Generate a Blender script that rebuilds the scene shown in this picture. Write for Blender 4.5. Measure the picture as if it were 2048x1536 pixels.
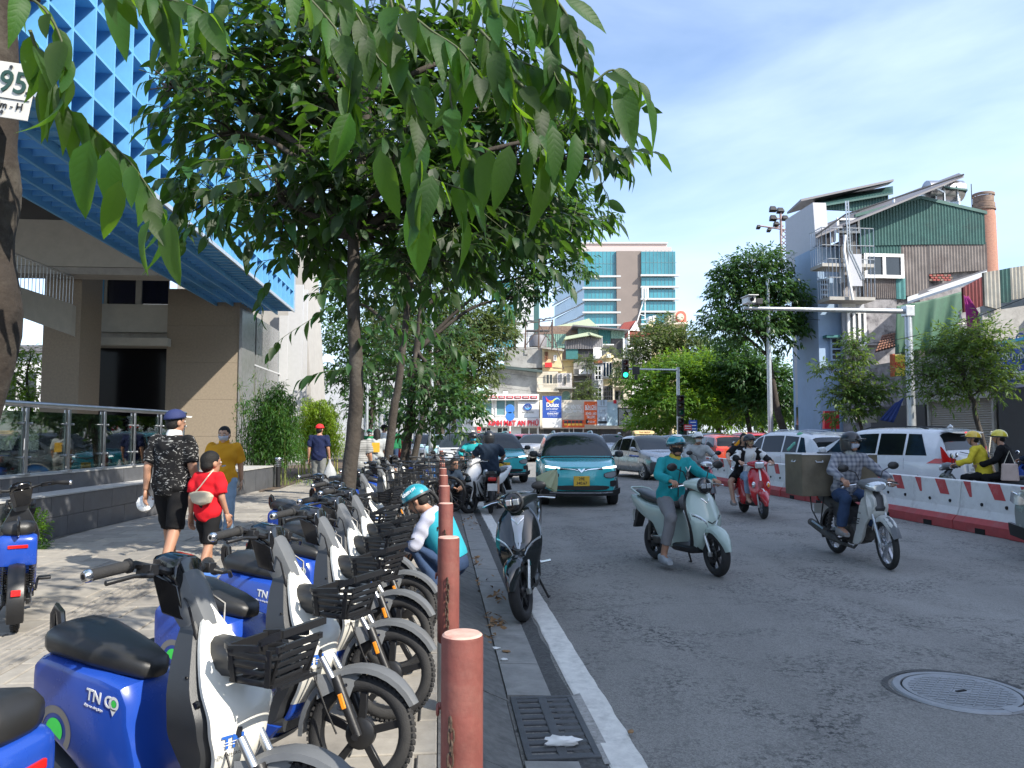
import bpy,math,random
import numpy as np
from mathutils import Vector,Matrix,noise
random.seed(11);np.random.seed(11)
for o in list(bpy.data.objects):bpy.data.objects.remove(o)
SC=bpy.context.scene
COL=SC.collection
PI=math.pi
R=math.radians
CAMH=1.45;FPX=1539.0;TH=math.atan(97/1539)
cd=bpy.data.cameras.new('camera');cam=bpy.data.objects.new('camera',cd);COL.objects.link(cam)
cd.sensor_width=36;cd.lens=36*FPX/2048;cd.clip_start=.05;cd.clip_end=3000
cam.location=(0,0,CAMH);cam.rotation_euler=(PI/2+TH,0,0)
SC.camera=cam
SUN=Vector((1,-.72,1.0)).normalized()
w=bpy.data.worlds.new('World');SC.world=w;w.use_nodes=True
nt=w.node_tree;nt.nodes.clear()
def wn(t,**k):
 n=nt.nodes.new(t)
 for a,b in k.items():setattr(n,a,b)
 return n
sky=wn('ShaderNodeTexSky',sky_type='NISHITA',sun_disc=False)
sky.sun_elevation=math.asin(SUN.z);sky.sun_rotation=math.atan2(SUN.x,SUN.y)
sky.air_density=1.0;sky.dust_density=1.0;sky.ozone_density=3.0;sky.altitude=0
tc=wn('ShaderNodeTexCoord');mp=wn('ShaderNodeMapping');mp.inputs['Scale'].default_value=(1.1,1.1,3.6)
mp.inputs['Rotation'].default_value=(.25,.9,.35)
ns=wn('ShaderNodeTexNoise');ns.inputs['Scale'].default_value=1.6;ns.inputs['Detail'].default_value=7
ns.inputs['Roughness'].default_value=.52;ns.inputs['Distortion'].default_value=.5
rp=wn('ShaderNodeValToRGB');rp.color_ramp.elements[0].position=.22;rp.color_ramp.elements[1].position=.95
rp.color_ramp.elements[1].color=(.75,.75,.75,1)
mx=wn('ShaderNodeMix',data_type='RGBA');mx.inputs[7].default_value=(5.6,6.5,8.4,1)
bg=wn('ShaderNodeBackground');bg.inputs['Strength'].default_value=.12
out=wn('ShaderNodeOutputWorld')
L=nt.links.new
L(tc.outputs['Generated'],mp.inputs[0]);L(mp.outputs[0],ns.inputs['Vector']);L(ns.outputs['Fac'],rp.inputs[0])
L(rp.outputs['Color'],mx.inputs[0]);L(sky.outputs[0],mx.inputs[6]);L(mx.outputs[2],bg.inputs['Color']);L(bg.outputs[0],out.inputs[0])
sd=bpy.data.lights.new('sun','SUN');sd.energy=3.7;sd.angle=R(.5);sd.color=(1,.94,.84)
so=bpy.data.objects.new('sun',sd);COL.objects.link(so)
so.rotation_euler=(-SUN).to_track_quat('-Z','Y').to_euler();so.location=SUN*60
vs=SC.view_settings
vs.view_transform='Standard';vs.look='None';vs.exposure=1.2;vs.gamma=1
try:vs.use_curve_mapping=False
except Exception:pass
SC.cycles.max_bounces=7;SC.cycles.transparent_max_bounces=12
SC.cycles.sample_clamp_indirect=6
AL=math.atan(.0936);CA,SA=math.cos(AL),math.sin(AL)
ROAD=-.15
def ST(s,t,z=0):return Vector((t*CA-s*SA,s*CA+t*SA,z))
def at(px,py,Y):
 u=(px-1024)/FPX;v=(768-py)/FPX
 k=Y/(math.cos(TH)-v*math.sin(TH))
 return Vector((u*k,Y,CAMH+k*(math.sin(TH)+v*math.cos(TH))))
def gnd(px,py,z=0):
 u=(px-1024)/FPX;v=(768-py)/FPX
 k=(z-CAMH)/(math.sin(TH)+v*math.cos(TH))
 return Vector((u*k,k*(math.cos(TH)-v*math.sin(TH)),z))
SROT=AL
MATS={}
def mat(name,col=(.5,.5,.5),rough=.5,metal=0,var=.12,scale=6,bump=0,bscale=120,coat=0,spec=.5,emit=0,dirt=0,dcol=(.12,.10,.08),island=0,trans=None,sheen=0):
 if name in MATS:return MATS[name]
 m=bpy.data.materials.new(name);m.use_nodes=True;n=m.node_tree;N=n.nodes;K=n.links.new
 b=N['Principled BSDF'];MATS[name]=m
 b.inputs['Roughness'].default_value=rough;b.inputs['Metallic'].default_value=metal
 b.inputs['Specular IOR Level'].default_value=spec
 if coat:b.inputs['Coat Weight'].default_value=coat;b.inputs['Coat Roughness'].default_value=.06
 if sheen:b.inputs['Sheen Weight'].default_value=sheen
 tc=N.new('ShaderNodeTexCoord')
 nz=N.new('ShaderNodeTexNoise');nz.inputs['Scale'].default_value=scale;nz.inputs['Detail'].default_value=6;nz.inputs['Roughness'].default_value=.65
 K(tc.outputs['Object'],nz.inputs['Vector'])
 rp=N.new('ShaderNodeValToRGB');rp.color_ramp.elements[0].position=.3;rp.color_ramp.elements[1].position=.7
 c0=[max(0,c*(1-var))for c in col];c1=[min(1,c*(1+var))for c in col]
 rp.color_ramp.elements[0].color=(*c0,1);rp.color_ramp.elements[1].color=(*c1,1)
 K(nz.outputs['Fac'],rp.inputs[0]);cur=rp.outputs['Color']
 if dirt:
  n2=N.new('ShaderNodeTexNoise');n2.inputs['Scale'].default_value=scale*.45;n2.inputs['Detail'].default_value=9;n2.inputs['Roughness'].default_value=.72
  K(tc.outputs['Object'],n2.inputs['Vector'])
  r2=N.new('ShaderNodeValToRGB');r2.color_ramp.elements[0].position=.5;r2.color_ramp.elements[1].position=.68
  r2.color_ramp.elements[1].color=(dirt,dirt,dirt,1);r2.color_ramp.elements[0].color=(0,0,0,1)
  K(n2.outputs['Fac'],r2.inputs[0])
  x=N.new('ShaderNodeMix');x.data_type='RGBA';x.inputs[7].default_value=(*dcol,1)
  K(r2.outputs['Color'],x.inputs[0]);K(cur,x.inputs[6]);cur=x.outputs[2]
 if island:
  g=N.new('ShaderNodeNewGeometry');h=N.new('ShaderNodeHueSaturation')
  q=N.new('ShaderNodeMapRange');q.inputs[3].default_value=1-island;q.inputs[4].default_value=1+island
  K(g.outputs['Random Per Island'],q.inputs[0]);K(q.outputs[0],h.inputs['Value']);K(cur,h.inputs['Color']);cur=h.outputs['Color']
 K(cur,b.inputs['Base Color'])
 rr=N.new('ShaderNodeMapRange');rr.inputs[3].default_value=max(.02,rough-.08);rr.inputs[4].default_value=min(1,rough+.1)
 K(nz.outputs['Fac'],rr.inputs[0]);K(rr.outputs[0],b.inputs['Roughness'])
 if bump:
  n3=N.new('ShaderNodeTexNoise');n3.inputs['Scale'].default_value=bscale;n3.inputs['Detail'].default_value=4
  K(tc.outputs['Object'],n3.inputs['Vector'])
  bp=N.new('ShaderNodeBump');bp.inputs['Strength'].default_value=bump;bp.inputs['Distance'].default_value=.01
  K(n3.outputs['Fac'],bp.inputs['Height']);K(bp.outputs[0],b.inputs['Normal'])
 if emit:
  b.inputs['Emission Color'].default_value=(*col,1);b.inputs['Emission Strength'].default_value=emit
 if trans:
  o=N['Material Output'];tr=N.new('ShaderNodeBsdfTranslucent');ms=N.new('ShaderNodeMixShader');ms.inputs[0].default_value=trans[1]
  tr.inputs['Color'].default_value=(*trans[0],1)
  K(b.outputs[0],ms.inputs[1]);K(tr.outputs[0],ms.inputs[2]);K(ms.outputs[0],o.inputs[0])
 return m
def glass(name,tint=(.8,.95,.9),refl=.12,rough=.02):
 if name in MATS:return MATS[name]
 m=bpy.data.materials.new(name);m.use_nodes=True;n=m.node_tree;N=n.nodes;K=n.links.new;N.clear();MATS[name]=m
 o=N.new('ShaderNodeOutputMaterial');t=N.new('ShaderNodeBsdfTransparent');g=N.new('ShaderNodeBsdfGlossy');x=N.new('ShaderNodeMixShader')
 t.inputs[0].default_value=(*tint,1);g.inputs['Roughness'].default_value=rough
 lw=N.new('ShaderNodeLayerWeight');lw.inputs[0].default_value=.35
 mr=N.new('ShaderNodeMapRange');mr.inputs[3].default_value=refl;mr.inputs[4].default_value=.95
 K(lw.outputs['Fresnel'],mr.inputs[0]);K(mr.outputs[0],x.inputs[0]);K(t.outputs[0],x.inputs[1]);K(g.outputs[0],x.inputs[2]);K(x.outputs[0],o.inputs[0])
 return m
def props(o,label=None,cat=None,group=None,kind=None):
 if label:o['label']=label
 if cat:o['category']=cat
 if group:o['group']=group
 if kind:o['kind']=kind
 return o
def empty(name,loc=(0,0,0),rz=0,label=None,cat=None,group=None,parent=None):
 o=bpy.data.objects.new(name,None);COL.objects.link(o);o.location=loc;o.rotation_euler=(0,0,rz);o.empty_display_size=.2
 if parent:o.parent=parent
 return props(o,label,cat,group)
def inst(src,name=None,parent=None,loc=None,M=None):
 c=src.copy();COL.objects.link(c)
 if name:c.name=name
 c.parent=parent
 if M is not None:c.matrix_basis=M
 elif loc is not None:c.location=loc
 return c
def copy_tree(o,parent=None,loc=None,rz=None):
 c=o.copy();COL.objects.link(c);c.parent=parent
 for ch in list(o.children):copy_tree(ch,c)
 if loc is not None:c.location=loc
 if rz is not None:c.rotation_euler=(0,0,rz)
 return c
def frame_of(d,up=Vector((0,0,1))):
 d=d.normalized()
 if abs(d.dot(up))>.97:up=Vector((0,1,0))if abs(d.y)<.9 else Vector((1,0,0))
 x=d.cross(up).normalized();y=x.cross(d).normalized()
 return x,y
def TR(x=0,y=0,z=0):return Matrix.Translation((x,y,z))
def RX(a):return Matrix.Rotation(a,4,'X')
def RY(a):return Matrix.Rotation(a,4,'Y')
def RZ(a):return Matrix.Rotation(a,4,'Z')
class MB:
 def __init__(s,M=None):s.v=[];s.f=[];s.mi=[];s.sm=[];s.M=M
 def add(s,vs,fs,mi=0,sm=False,M=None):
  b=len(s.v)
  for p in vs:
   p=Vector(p)
   if M is not None:p=M@p
   if s.M is not None:p=s.M@p
   s.v.append(p)
  for f in fs:
   s.f.append([i+b for i in f]);s.mi.append(mi);s.sm.append(sm)
  return s
 def box(s,c,d,mi=0,M=None,tp=1.0):
  x,y,z=d[0]/2,d[1]/2,d[2]/2;c=Vector(c)
  vs=[c+Vector(q)for q in((-x,-y,-z),(x,-y,-z),(x,y,-z),(-x,y,-z),(-x*tp,-y*tp,z),(x*tp,-y*tp,z),(x*tp,y*tp,z),(-x*tp,y*tp,z))]
  return s.add(vs,[(0,3,2,1),(4,5,6,7),(0,1,5,4),(1,2,6,5),(2,3,7,6),(3,0,4,7)],mi,False,M)
 def loft(s,rings,mi=0,sm=True,caps=True,M=None,closed=True):
  n=len(rings[0]);vs=[p for r in rings for p in r];fs=[]
  for i in range(len(rings)-1):
   for j in range(n if closed else n-1):
    k=(j+1)%n
    fs.append((i*n+j,i*n+k,(i+1)*n+k,(i+1)*n+j))
  if caps and closed:
   fs.append(tuple(reversed(range(n))));fs.append(tuple((len(rings)-1)*n+j for j in range(n)))
  return s.add(vs,fs,mi,sm,M)
 def tube(s,pts,r,n=8,mi=0,M=None,caps=True,ry=None,up=Vector((0,0,1)),sm=True):
  pts=[Vector(p)for p in pts];m=len(pts);rings=[]
  rr=r if isinstance(r,(list,tuple))else[r]*m
  qq=ry if isinstance(ry,(list,tuple))else([ry]*m if ry else rr)
  x=None
  for i,p in enumerate(pts):
   d=(pts[min(i+1,m-1)]-pts[max(i-1,0)])
   if d.length<1e-9:d=Vector((0,0,1))
   d.normalize()
   if x is None:x,y=frame_of(d,up)
   else:
    x=(x-d*x.dot(d)).normalized();y=x.cross(d).normalized()
   rings.append([p+x*math.cos(2*PI*j/n)*rr[i]+y*math.sin(2*PI*j/n)*qq[i]for j in range(n)])
  return s.loft(rings,mi,sm,caps,M)
 def lathe(s,prof,n=20,mi=0,M=None,sm=True,a0=0,a1=2*PI,caps=False):
  full=abs(a1-a0-2*PI)<1e-6;c=n if full else n+1
  vs=[];fs=[]
  for(r,z)in prof:
   for j in range(c):
    a=a0+(a1-a0)*j/n
    vs.append((r*math.cos(a),r*math.sin(a),z))
  for i in range(len(prof)-1):
   for j in range(n):
    k=(j+1)%c
    fs.append((i*c+j,i*c+k,(i+1)*c+k,(i+1)*c+j))
  if full and caps:
   if prof[0][0]>1e-5:fs.append(tuple(reversed(range(c))))
   if prof[-1][0]>1e-5:fs.append(tuple((len(prof)-1)*c+j for j in range(c)))
  return s.add(vs,fs,mi,sm,M)
 def ell(s,c,r,mi=0,nu=14,nv=9,M=None):
  prof=[(max(1e-4,math.sin(PI*i/nv)),-math.cos(PI*i/nv))for i in range(nv+1)]
  T=TR(*c)@Matrix.Diagonal((r[0],r[1],r[2],1))
  return s.lathe(prof,nu,mi,(M@T)if M is not None else T)
 def prism(s,poly,h,mi=0,M=None,sm=False):
  n=len(poly)
  vs=[(p[0],p[1],0)for p in poly]+[(p[0],p[1],h)for p in poly]
  fs=[tuple(reversed(range(n))),tuple(range(n,2*n))]+[(i,(i+1)%n,n+(i+1)%n,n+i)for i in range(n)]
  return s.add(vs,fs,mi,sm,M)
 def quad(s,a,b,c,d,mi=0):return s.add([a,b,c,d],[(0,1,2,3)],mi)
 def build(s,name,mats,parent=None,bev=0,seg=2,sub=0,sharp=38,M=None):
  me=bpy.data.meshes.new(name);me.from_pydata([tuple(p)for p in s.v],[],s.f)
  if not isinstance(mats,(list,tuple)):mats=[mats]
  for m in mats:me.materials.append(m)
  me.polygons.foreach_set('material_index',s.mi);me.polygons.foreach_set('use_smooth',[bool(x)for x in s.sm])
  me.update()
  if any(s.sm)and sharp:me.set_sharp_from_angle(angle=R(sharp))
  o=bpy.data.objects.new(name,me);COL.objects.link(o)
  if parent:o.parent=parent
  if M is not None:o.matrix_basis=M
  if bev:
   b=o.modifiers.new('bevel','BEVEL');b.width=bev;b.segments=seg;b.limit_method='ANGLE';b.angle_limit=R(40)
  if sub:
   b=o.modifiers.new('subdiv','SUBSURF');b.levels=sub;b.render_levels=sub
  return o
def XZ(y0=0):return Matrix(((1,0,0,0),(0,0,1,y0),(0,1,0,0),(0,0,0,1)))
def YZ(x0=0):return Matrix(((0,0,1,x0),(1,0,0,0),(0,1,0,0),(0,0,0,1)))
def realize(o):
 dg=bpy.context.evaluated_depsgraph_get();dg.update()
 me=bpy.data.meshes.new_from_object(o.evaluated_get(dg));old=o.data
 o.modifiers.clear();o.data=me;bpy.data.meshes.remove(old);return o
FONTC={}
def text(body,size,m,M,parent=None,name='lettering',ext=.001,bold=0,width=None,align='CENTER',shear=0):
 cu=bpy.data.curves.new('t','FONT');cu.body=body;cu.size=size;cu.extrude=ext;cu.offset=bold*size;cu.align_x=align;cu.align_y='CENTER';cu.shear=shear
 cu.resolution_u=3
 t=bpy.data.objects.new('t',cu);COL.objects.link(t)
 dg=bpy.context.evaluated_depsgraph_get();dg.update()
 me=bpy.data.meshes.new_from_object(t.evaluated_get(dg));bpy.data.objects.remove(t);bpy.data.curves.remove(cu)
 if width:
  xs=[v.co.x for v in me.vertices]
  if xs:
   k=width/max(1e-6,max(xs)-min(xs))
   for v in me.vertices:v.co.x*=k
 me.materials.clear();me.materials.append(m);me.name=name
 o=bpy.data.objects.new(name,me);COL.objects.link(o);o.parent=parent;o.matrix_basis=M
 return o
def face_cam(loc,rz=0):
 return Matrix.Translation(loc)@RZ(rz)@RX(PI/2)
def smooth_pts(P,n=6,closed=False):
 P=[np.array(p,float)for p in P];o=[]
 m=len(P);rng=range(m if closed else m-1)
 for i in rng:
  g=(lambda k:P[k%m])if closed else(lambda k:P[min(max(k,0),m-1)])
  a,b,c,d=g(i-1),g(i),g(i+1),g(i+2)
  for j in range(n):
   t=j/n
   o.append(.5*((2*b)+(-a+c)*t+(2*a-5*b+4*c-d)*t*t+(-a+3*b-3*c+d)*t**3))
 if not closed:o.append(P[-1])
 return o
m_black=mat('black plastic',(.012,.012,.013),.42,bump=.05)
m_gloss=mat('glossy black',(.008,.008,.009),.12,coat=.6,var=.05)
m_rub=mat('tyre rubber',(.018,.018,.019),.8,bump=.3,bscale=180,dirt=.5,dcol=(.05,.047,.042))
m_chrome=mat('chrome',(.75,.75,.76),.16,1,var=.05)
m_steel=mat('brushed steel',(.42,.42,.43),.32,1,bump=.05)
m_dgrey=mat('dark grey plastic',(.028,.030,.033),.45,bump=.1,bscale=300)
m_mgrey=mat('mid grey plastic',(.105,.11,.115),.45,bump=.08,bscale=300)
m_white=mat('white paint',(.78,.77,.74),.4,var=.04,dirt=.10)
m_red=mat('red paint',(.55,.03,.03),.35)
m_redlens=mat('red lens',(.5,.012,.01),.12,coat=.4)
m_amber=mat('amber lens',(.75,.26,.02),.15,coat=.4)
m_galv=mat('galvanised steel',(.50,.53,.55),.38,.7,var=.1)
m_glassdark=mat('dark window glass',(.012,.016,.018),.04,spec=.8,var=.3,scale=1.5)
m_lens=mat('lamp lens',(.55,.58,.6),.06,.6,coat=.5)
m_ink=mat('black lettering',(.015,.015,.015),.5)
m_wht=mat('white lettering',(.82,.82,.80),.5,var=.03)
# ================================================================== SETTING: ground, road, pavement
def asphalt():
 m=bpy.data.materials.new('asphalt');m.use_nodes=True;n=m.node_tree;N=n.nodes;K=n.links.new;b=N['Principled BSDF']
 tc=N.new('ShaderNodeTexCoord')
 def noi(sc,det=4,ro=.6,dist=0):
  q=N.new('ShaderNodeTexNoise');q.inputs['Scale'].default_value=sc;q.inputs['Detail'].default_value=det;q.inputs['Roughness'].default_value=ro;q.inputs['Distortion'].default_value=dist
  K(tc.outputs['Object'],q.inputs['Vector']);return q.outputs['Fac']
 def ramp(f,p0,p1,c0,c1):
  r=N.new('ShaderNodeValToRGB');e=r.color_ramp.elements;e[0].position=p0;e[1].position=p1
  e[0].color=(*c0,1);e[1].color=(*c1,1);K(f,r.inputs[0]);return r.outputs['Color']
 def mixc(f,a,bb,mode='MIX',fac=None):
  x=N.new('ShaderNodeMix');x.data_type='RGBA';x.blend_type=mode
  if f is None:x.inputs[0].default_value=fac
  else:K(f,x.inputs[0])
  K(a,x.inputs[6])
  if isinstance(bb,tuple):x.inputs[7].default_value=bb
  else:K(bb,x.inputs[7])
  return x.outputs[2]
 big=ramp(noi(.35,5,.6),.3,.7,(.20,.193,.178),(.26,.25,.23))
 vo=N.new('ShaderNodeTexVoronoi');vo.inputs['Scale'].default_value=130;K(tc.outputs['Object'],vo.inputs['Vector'])
 agg=ramp(vo.outputs['Color'],.1,.95,(.75,.75,.75),(1.28,1.28,1.28))
 c=mixc(None,big,agg,'MULTIPLY',1)
 sp=ramp(noi(30,3,.7),.50,.58,(0,0,0),(1,1,1));pa=ramp(noi(.9,5,.65,.8),.42,.64,(0,0,0),(1,1,1))
 f=mixc(None,sp,pa,'MULTIPLY',1)
 c=mixc(f,c,(.035,.036,.037,1))
 st=ramp(noi(.8,6,.7,1.2),.60,.72,(0,0,0),(.45,.45,.45));c=mixc(st,c,(.10,.096,.088,1))
 fl=ramp(noi(160,2,.5),.735,.76,(0,0,0),(1,1,1));c=mixc(fl,c,(.33,.33,.32,1))
 mpp=N.new('ShaderNodeMapping');mpp.inputs['Scale'].default_value=(1.3,.07,1);mpp.inputs['Rotation'].default_value=(0,0,-AL);K(tc.outputs['Object'],mpp.inputs[0]);sn=N.new('ShaderNodeTexNoise');sn.inputs['Scale'].default_value=1;sn.inputs['Detail'].default_value=5;K(mpp.outputs[0],sn.inputs['Vector'])
 c=mixc(None,c,ramp(sn.outputs['Fac'],.3,.72,(.84,.84,.84),(1.14,1.14,1.14)),'MULTIPLY',1)
 cr=N.new('ShaderNodeTexVoronoi');cr.feature='DISTANCE_TO_EDGE';cr.inputs['Scale'].default_value=.23;nv=N.new('ShaderNodeTexNoise');nv.inputs['Scale'].default_value=1.6;nv.inputs['Detail'].default_value=6;K(tc.outputs['Object'],nv.inputs['Vector']);vm=N.new('ShaderNodeVectorMath');vm.operation='ADD';K(tc.outputs['Object'],vm.inputs[0]);K(nv.outputs['Color'],vm.inputs[1]);K(vm.outputs[0],cr.inputs['Vector'])
 c=mixc(ramp(cr.outputs['Distance'],.0,.0035,(.42,.42,.42),(0,0,0)),c,(.03,.03,.03,1))
 K(c,b.inputs['Base Color']);b.inputs['Roughness'].default_value=.82;b.inputs['Specular IOR Level'].default_value=.45
 bp=N.new('ShaderNodeBump');bp.inputs['Strength'].default_value=.8;bp.inputs['Distance'].default_value=.006
 K(vo.outputs['Distance'],bp.inputs['Height']);K(bp.outputs[0],b.inputs['Normal'])
 return m
m_asph=asphalt()
m_soil=mat('soil',(.09,.065,.045),.95,var=.4,scale=12,bump=.6,bscale=40)
m_slab=mat('granite paving',(.29,.265,.225),.8,var=.16,scale=9,bump=.2,bscale=260,dirt=.5,dcol=(.17,.15,.125),island=.10)
m_slab2=mat('granite paving darker',(.235,.215,.185),.78,var=.18,scale=7,bump=.18,bscale=260,dirt=.4,dcol=(.13,.12,.105),island=.1)
m_kerb=mat('dark granite kerb',(.15,.148,.14),.75,spec=.2,var=.3,scale=14,bump=.3,bscale=60,dirt=.55,dcol=(.05,.05,.05))
m_gut=mat('gutter stone',(.25,.245,.23),.7,var=.18,scale=8,bump=.15,bscale=150,dirt=.4,dcol=(.08,.08,.08))
m_line=mat('worn road paint',(.66,.64,.59),.75,var=.14,scale=16,bump=.35,bscale=90,dirt=.55,dcol=(.34,.33,.31))
m_iron=mat('cast iron',(.085,.088,.092),.55,.35,var=.25,scale=14,bump=.2)
m_ironl=mat('worn cast iron',(.27,.28,.29),.5,.4,var=.12,scale=10,bump=.15)
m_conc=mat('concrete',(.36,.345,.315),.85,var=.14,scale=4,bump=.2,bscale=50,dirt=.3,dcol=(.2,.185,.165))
m_hole=mat('drain hole',(.006,.006,.006),.9)
def sheet(name,pts,z,m,kind='structure'):
 b=MB();b.add([(p.x,p.y,z)for p in pts],[tuple(range(len(pts)))]);o=b.build(name,m);props(o,kind=kind);return o
sheet('ground',[Vector((-1500,-300,0)),Vector((1500,-300,0)),Vector((1500,1800,0)),Vector((-1500,1800,0))],ROAD-.02,m_conc)
sheet('road',[ST(-30,.41),ST(-30,17),ST(140,17),ST(140,60),ST(150,60),ST(150,-90),ST(48,-90),ST(48,.41)],ROAD,m_asph)
pb=MB();
def slabbox(b,s0,s1,t0,t1,z0,z1,mi=0,dz=0):
 g=.006
 P=[ST(s0+g,t0+g),ST(s0+g,t1-g),ST(s1-g,t1-g),ST(s1-g,t0+g)]
 q=.012
 Q=[ST(s0+q,t0+q),ST(s0+q,t1-q),ST(s1-q,t1-q),ST(s1-q,t0+q)]
 vs=[(p.x,p.y,z0)for p in P]+[(p.x,p.y,z1-.006)for p in P]+[(p.x,p.y,z1)for p in Q]
 fs=[(4,5,1,0)]
 fs=[(i,(i+1)%4,4+(i+1)%4,4+i)for i in range(4)]+[(4+i,4+(i+1)%4,8+(i+1)%4,8+i)for i in range(4)]+[(8,9,10,11)]
 b.add(vs,fs,mi)
def prism_st(b,s0,s1,prof,mi=0,g=.004):
 n=len(prof);A=[ST(s0+g,t,z)for t,z in prof];B=[ST(s1-g,t,z)for t,z in prof]
 b.add(A+B,[tuple(range(n)),tuple(reversed(range(n,2*n)))]+[((i+1)%n,i,n+i,n+(i+1)%n)for i in range(n)],mi)
pave=MB();prism_st(pave,-8,48,[(-70,-.02),(.10,-.02),(.10,-.3),(-70,-.3)]);pave=props(pave.build('pavement',mat('paving joint',(.11,.10,.09),.95)),kind='structure')
TREEPITS=[(8,-1.0),(14,-1.0),(20.2,-1.0),(27,-1.0),(34,-1.0)]
def inpit(s0,s1,t0,t1):return any(s0<a+.4 and s1>a-.4 and t0<b+.4 and t1>b-.4 for a,b in TREEPITS)
cells=[]
s=1.2;r=0
while s<46:
 t=-5.2-(.3 if r%2 else 0)
 while t<-.02:
  t1=min(t+.6,-.0)
  a,b_=max(t,-5.2),t1
  if a<-2.62 and b_>-2.98:
   if a<-2.98:cells.append((s,s+.4,a,-2.98))
   if b_>-2.62:cells.append((s,s+.4,-2.62,b_))
  elif b_-a>.05 and not inpit(s,s+.4,a,b_):cells.append((s,s+.4,a,b_))
  t+=.6
 s+=.4;r+=1
cells.sort(key=lambda c:c[0]);rest=MB()
for i,c in enumerate(cells):
 dz=random.uniform(-.003,.003)
 if i<290:
  b=MB();slabbox(b,*c,-.05,dz);o=b.build('paving_slab',random.choice([m_slab,m_slab,m_slab2]),pave)
 else:slabbox(rest,*c,-.05,dz,random.choice([0,0,1]))
props(rest.build('paving_slab',[m_slab,m_slab2],pave),kind='stuff')
tac0=None;restt=MB()
for k in range(100):
 s0=1.2+k*.36
 if k<50:b=MB()
 else:b=restt
 slabbox(b,s0,s0+.36,-2.98,-2.62,-.05,.0,0)
 for j in range(5):
  t0=-2.95+j*.068
  prism_st(b,s0+.01,s0+.35,[(t0,0),(t0+.008,.007),(t0+.03,.007),(t0+.038,0)])
 if k<50:b.build('tactile_tile',m_slab2,pave)
props(restt.build('tactile_tile',m_slab2,pave),kind='stuff')
for k,(a,c)in enumerate(TREEPITS):
 b=MB();vs=[];n=8
 for i in range(n+1):
  for j in range(n+1):
   vs.append(ST(a-.42+.84*i/n,c-.42+.84*j/n,-.02+random.uniform(0,.035)))
 b.add(vs,[(i*(n+1)+j,i*(n+1)+j+1,(i+1)*(n+1)+j+1,(i+1)*(n+1)+j)for i in range(n)for j in range(n)],0,True)
 props(b.build('tree_pit_soil',m_soil),kind='structure')
kerb=empty('kerb',(0,0,0));kerb['kind']='structure'
gut=empty('gutter',(0,0,0));gut['kind']='structure'
k=0;s=.6
while s<46:
 ln=1.0
 b=MB();d=random.uniform(-.004,.004)
 prism_st(b,s,s+ln,[(0.0,-.25),(0.0,.0+d),(.14,-.002+d),(.40+d,-.118),(.41+d,-.25)][::-1])
 b.build('kerb_stone',m_kerb,kerb);s+=ln
s=.9-.72
while s<46:
 if not(s+.75>3.75 and s<4.7)or True:
  s1=s+.74
  if s1>3.8 and s<4.72:
   segs=[]
   if s<3.8:segs.append((s,3.8))
   if s1>4.72:segs.append((4.72,s1))
  else:segs=[(s,s1)]
  for a,c in segs:
   b=MB();d=random.uniform(-.003,.003)
   prism_st(b,a,c,[(.415,-.25),(.415,-.128+d),(.68,-.141+d),(.68,-.25)][::-1]);b.build('gutter_slab',m_gut,gut)
 s+=.74
m_seam=mat('broken asphalt seam',(.075,.075,.073),.9,var=.5,scale=40,bump=1,bscale=90)
b=MB();rng=random.Random(4);n=260;vs=[]
for i in range(n+1):
 s=.6+i*.17
 vs+=[ST(s,.675,ROAD+.006),ST(s,.745+rng.uniform(-.01,.01),ROAD+.011),ST(s,.80+rng.uniform(-.015,.02),ROAD+.004)]
b.add(vs,[(i*3+j,i*3+j+1,i*3+j+4,i*3+j+3)for i in range(n)for j in range(2)],0,True)
props(b.build('asphalt_seam',m_seam),kind='structure')
b=MB();vs=[]
for i in range(n+1):
 s=.6+i*.17;near=3.6<s<4.8
 vs+=[ST(s,.82+rng.uniform(-.006,.006),ROAD+.004),ST(s,.83,ROAD+.009),ST(s,.995,ROAD+.009),ST(s,1.0+rng.uniform(-.008,.008),ROAD+.004)]
b.add(vs,[(i*4+j,i*4+j+1,i*4+j+5,i*4+j+4)for i in range(n)for j in range(3)])
props(b.build('edge_line',m_line),kind='structure')
b=MB();prism_st(b,-10,120,[(17,-.3),(17,-.03),(17.25,0),(60,0),(60,-.3)][::-1]);props(b.build('far_pavement',m_slab2),kind='structure')
b=MB();prism_st(b,64,66.2,[(-60,-.3),(-60,0),(60,0),(60,-.3)][::-1]);props(b.build('shop_pavement',m_slab2),kind='structure')
g=empty('drain_grate',ST(4.26,.615,ROAD),SROT,'black cast iron drain grate with two columns of slots in the gutter','drain grate')
b=MB();b.box((0,0,-.06),(.36,.88,.02));b.build('pit',m_hole,g)
b=MB()
for x in(-.17,0,.17):b.box((x,0,.002),(.035 if x else.05,.86,.03))
for y in(-.43,.43):b.box((0,y,.004),(.37,.03,.03))
b.build('frame',m_iron,g,.004)
for c in(-1,1):
 for i in range(10):
  b=MB();b.box((c*.087,-.40+i*.089,0),(.145,.045,.026));b.build('bar',m_iron,g,.006)
b=MB();b.add([ST(3.75,.80,ROAD+.008),ST(3.75,.86,ROAD+.008),ST(4.75,.86,ROAD+.012),ST(4.72,.80,ROAD+.008)],[(0,1,2,3)])
props(b.build('mortar_patch',mat('cracked mortar',(.33,.32,.30),.9,var=.3,scale=30,bump=.8,bscale=60,dirt=.7,dcol=(.12,.12,.11))),kind='structure')
p=gnd(1922,1385,ROAD)
mh=empty('manhole_cover',p,R(20),'round grey iron manhole cover with diamond tread in the road','manhole cover');mh.scale=(.93,.93,1)
b=MB();b.lathe([(.36,.004),(.362,.013),(.405,.012),(.415,.002)],64);b.build('frame',m_ironl,mh)
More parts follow.
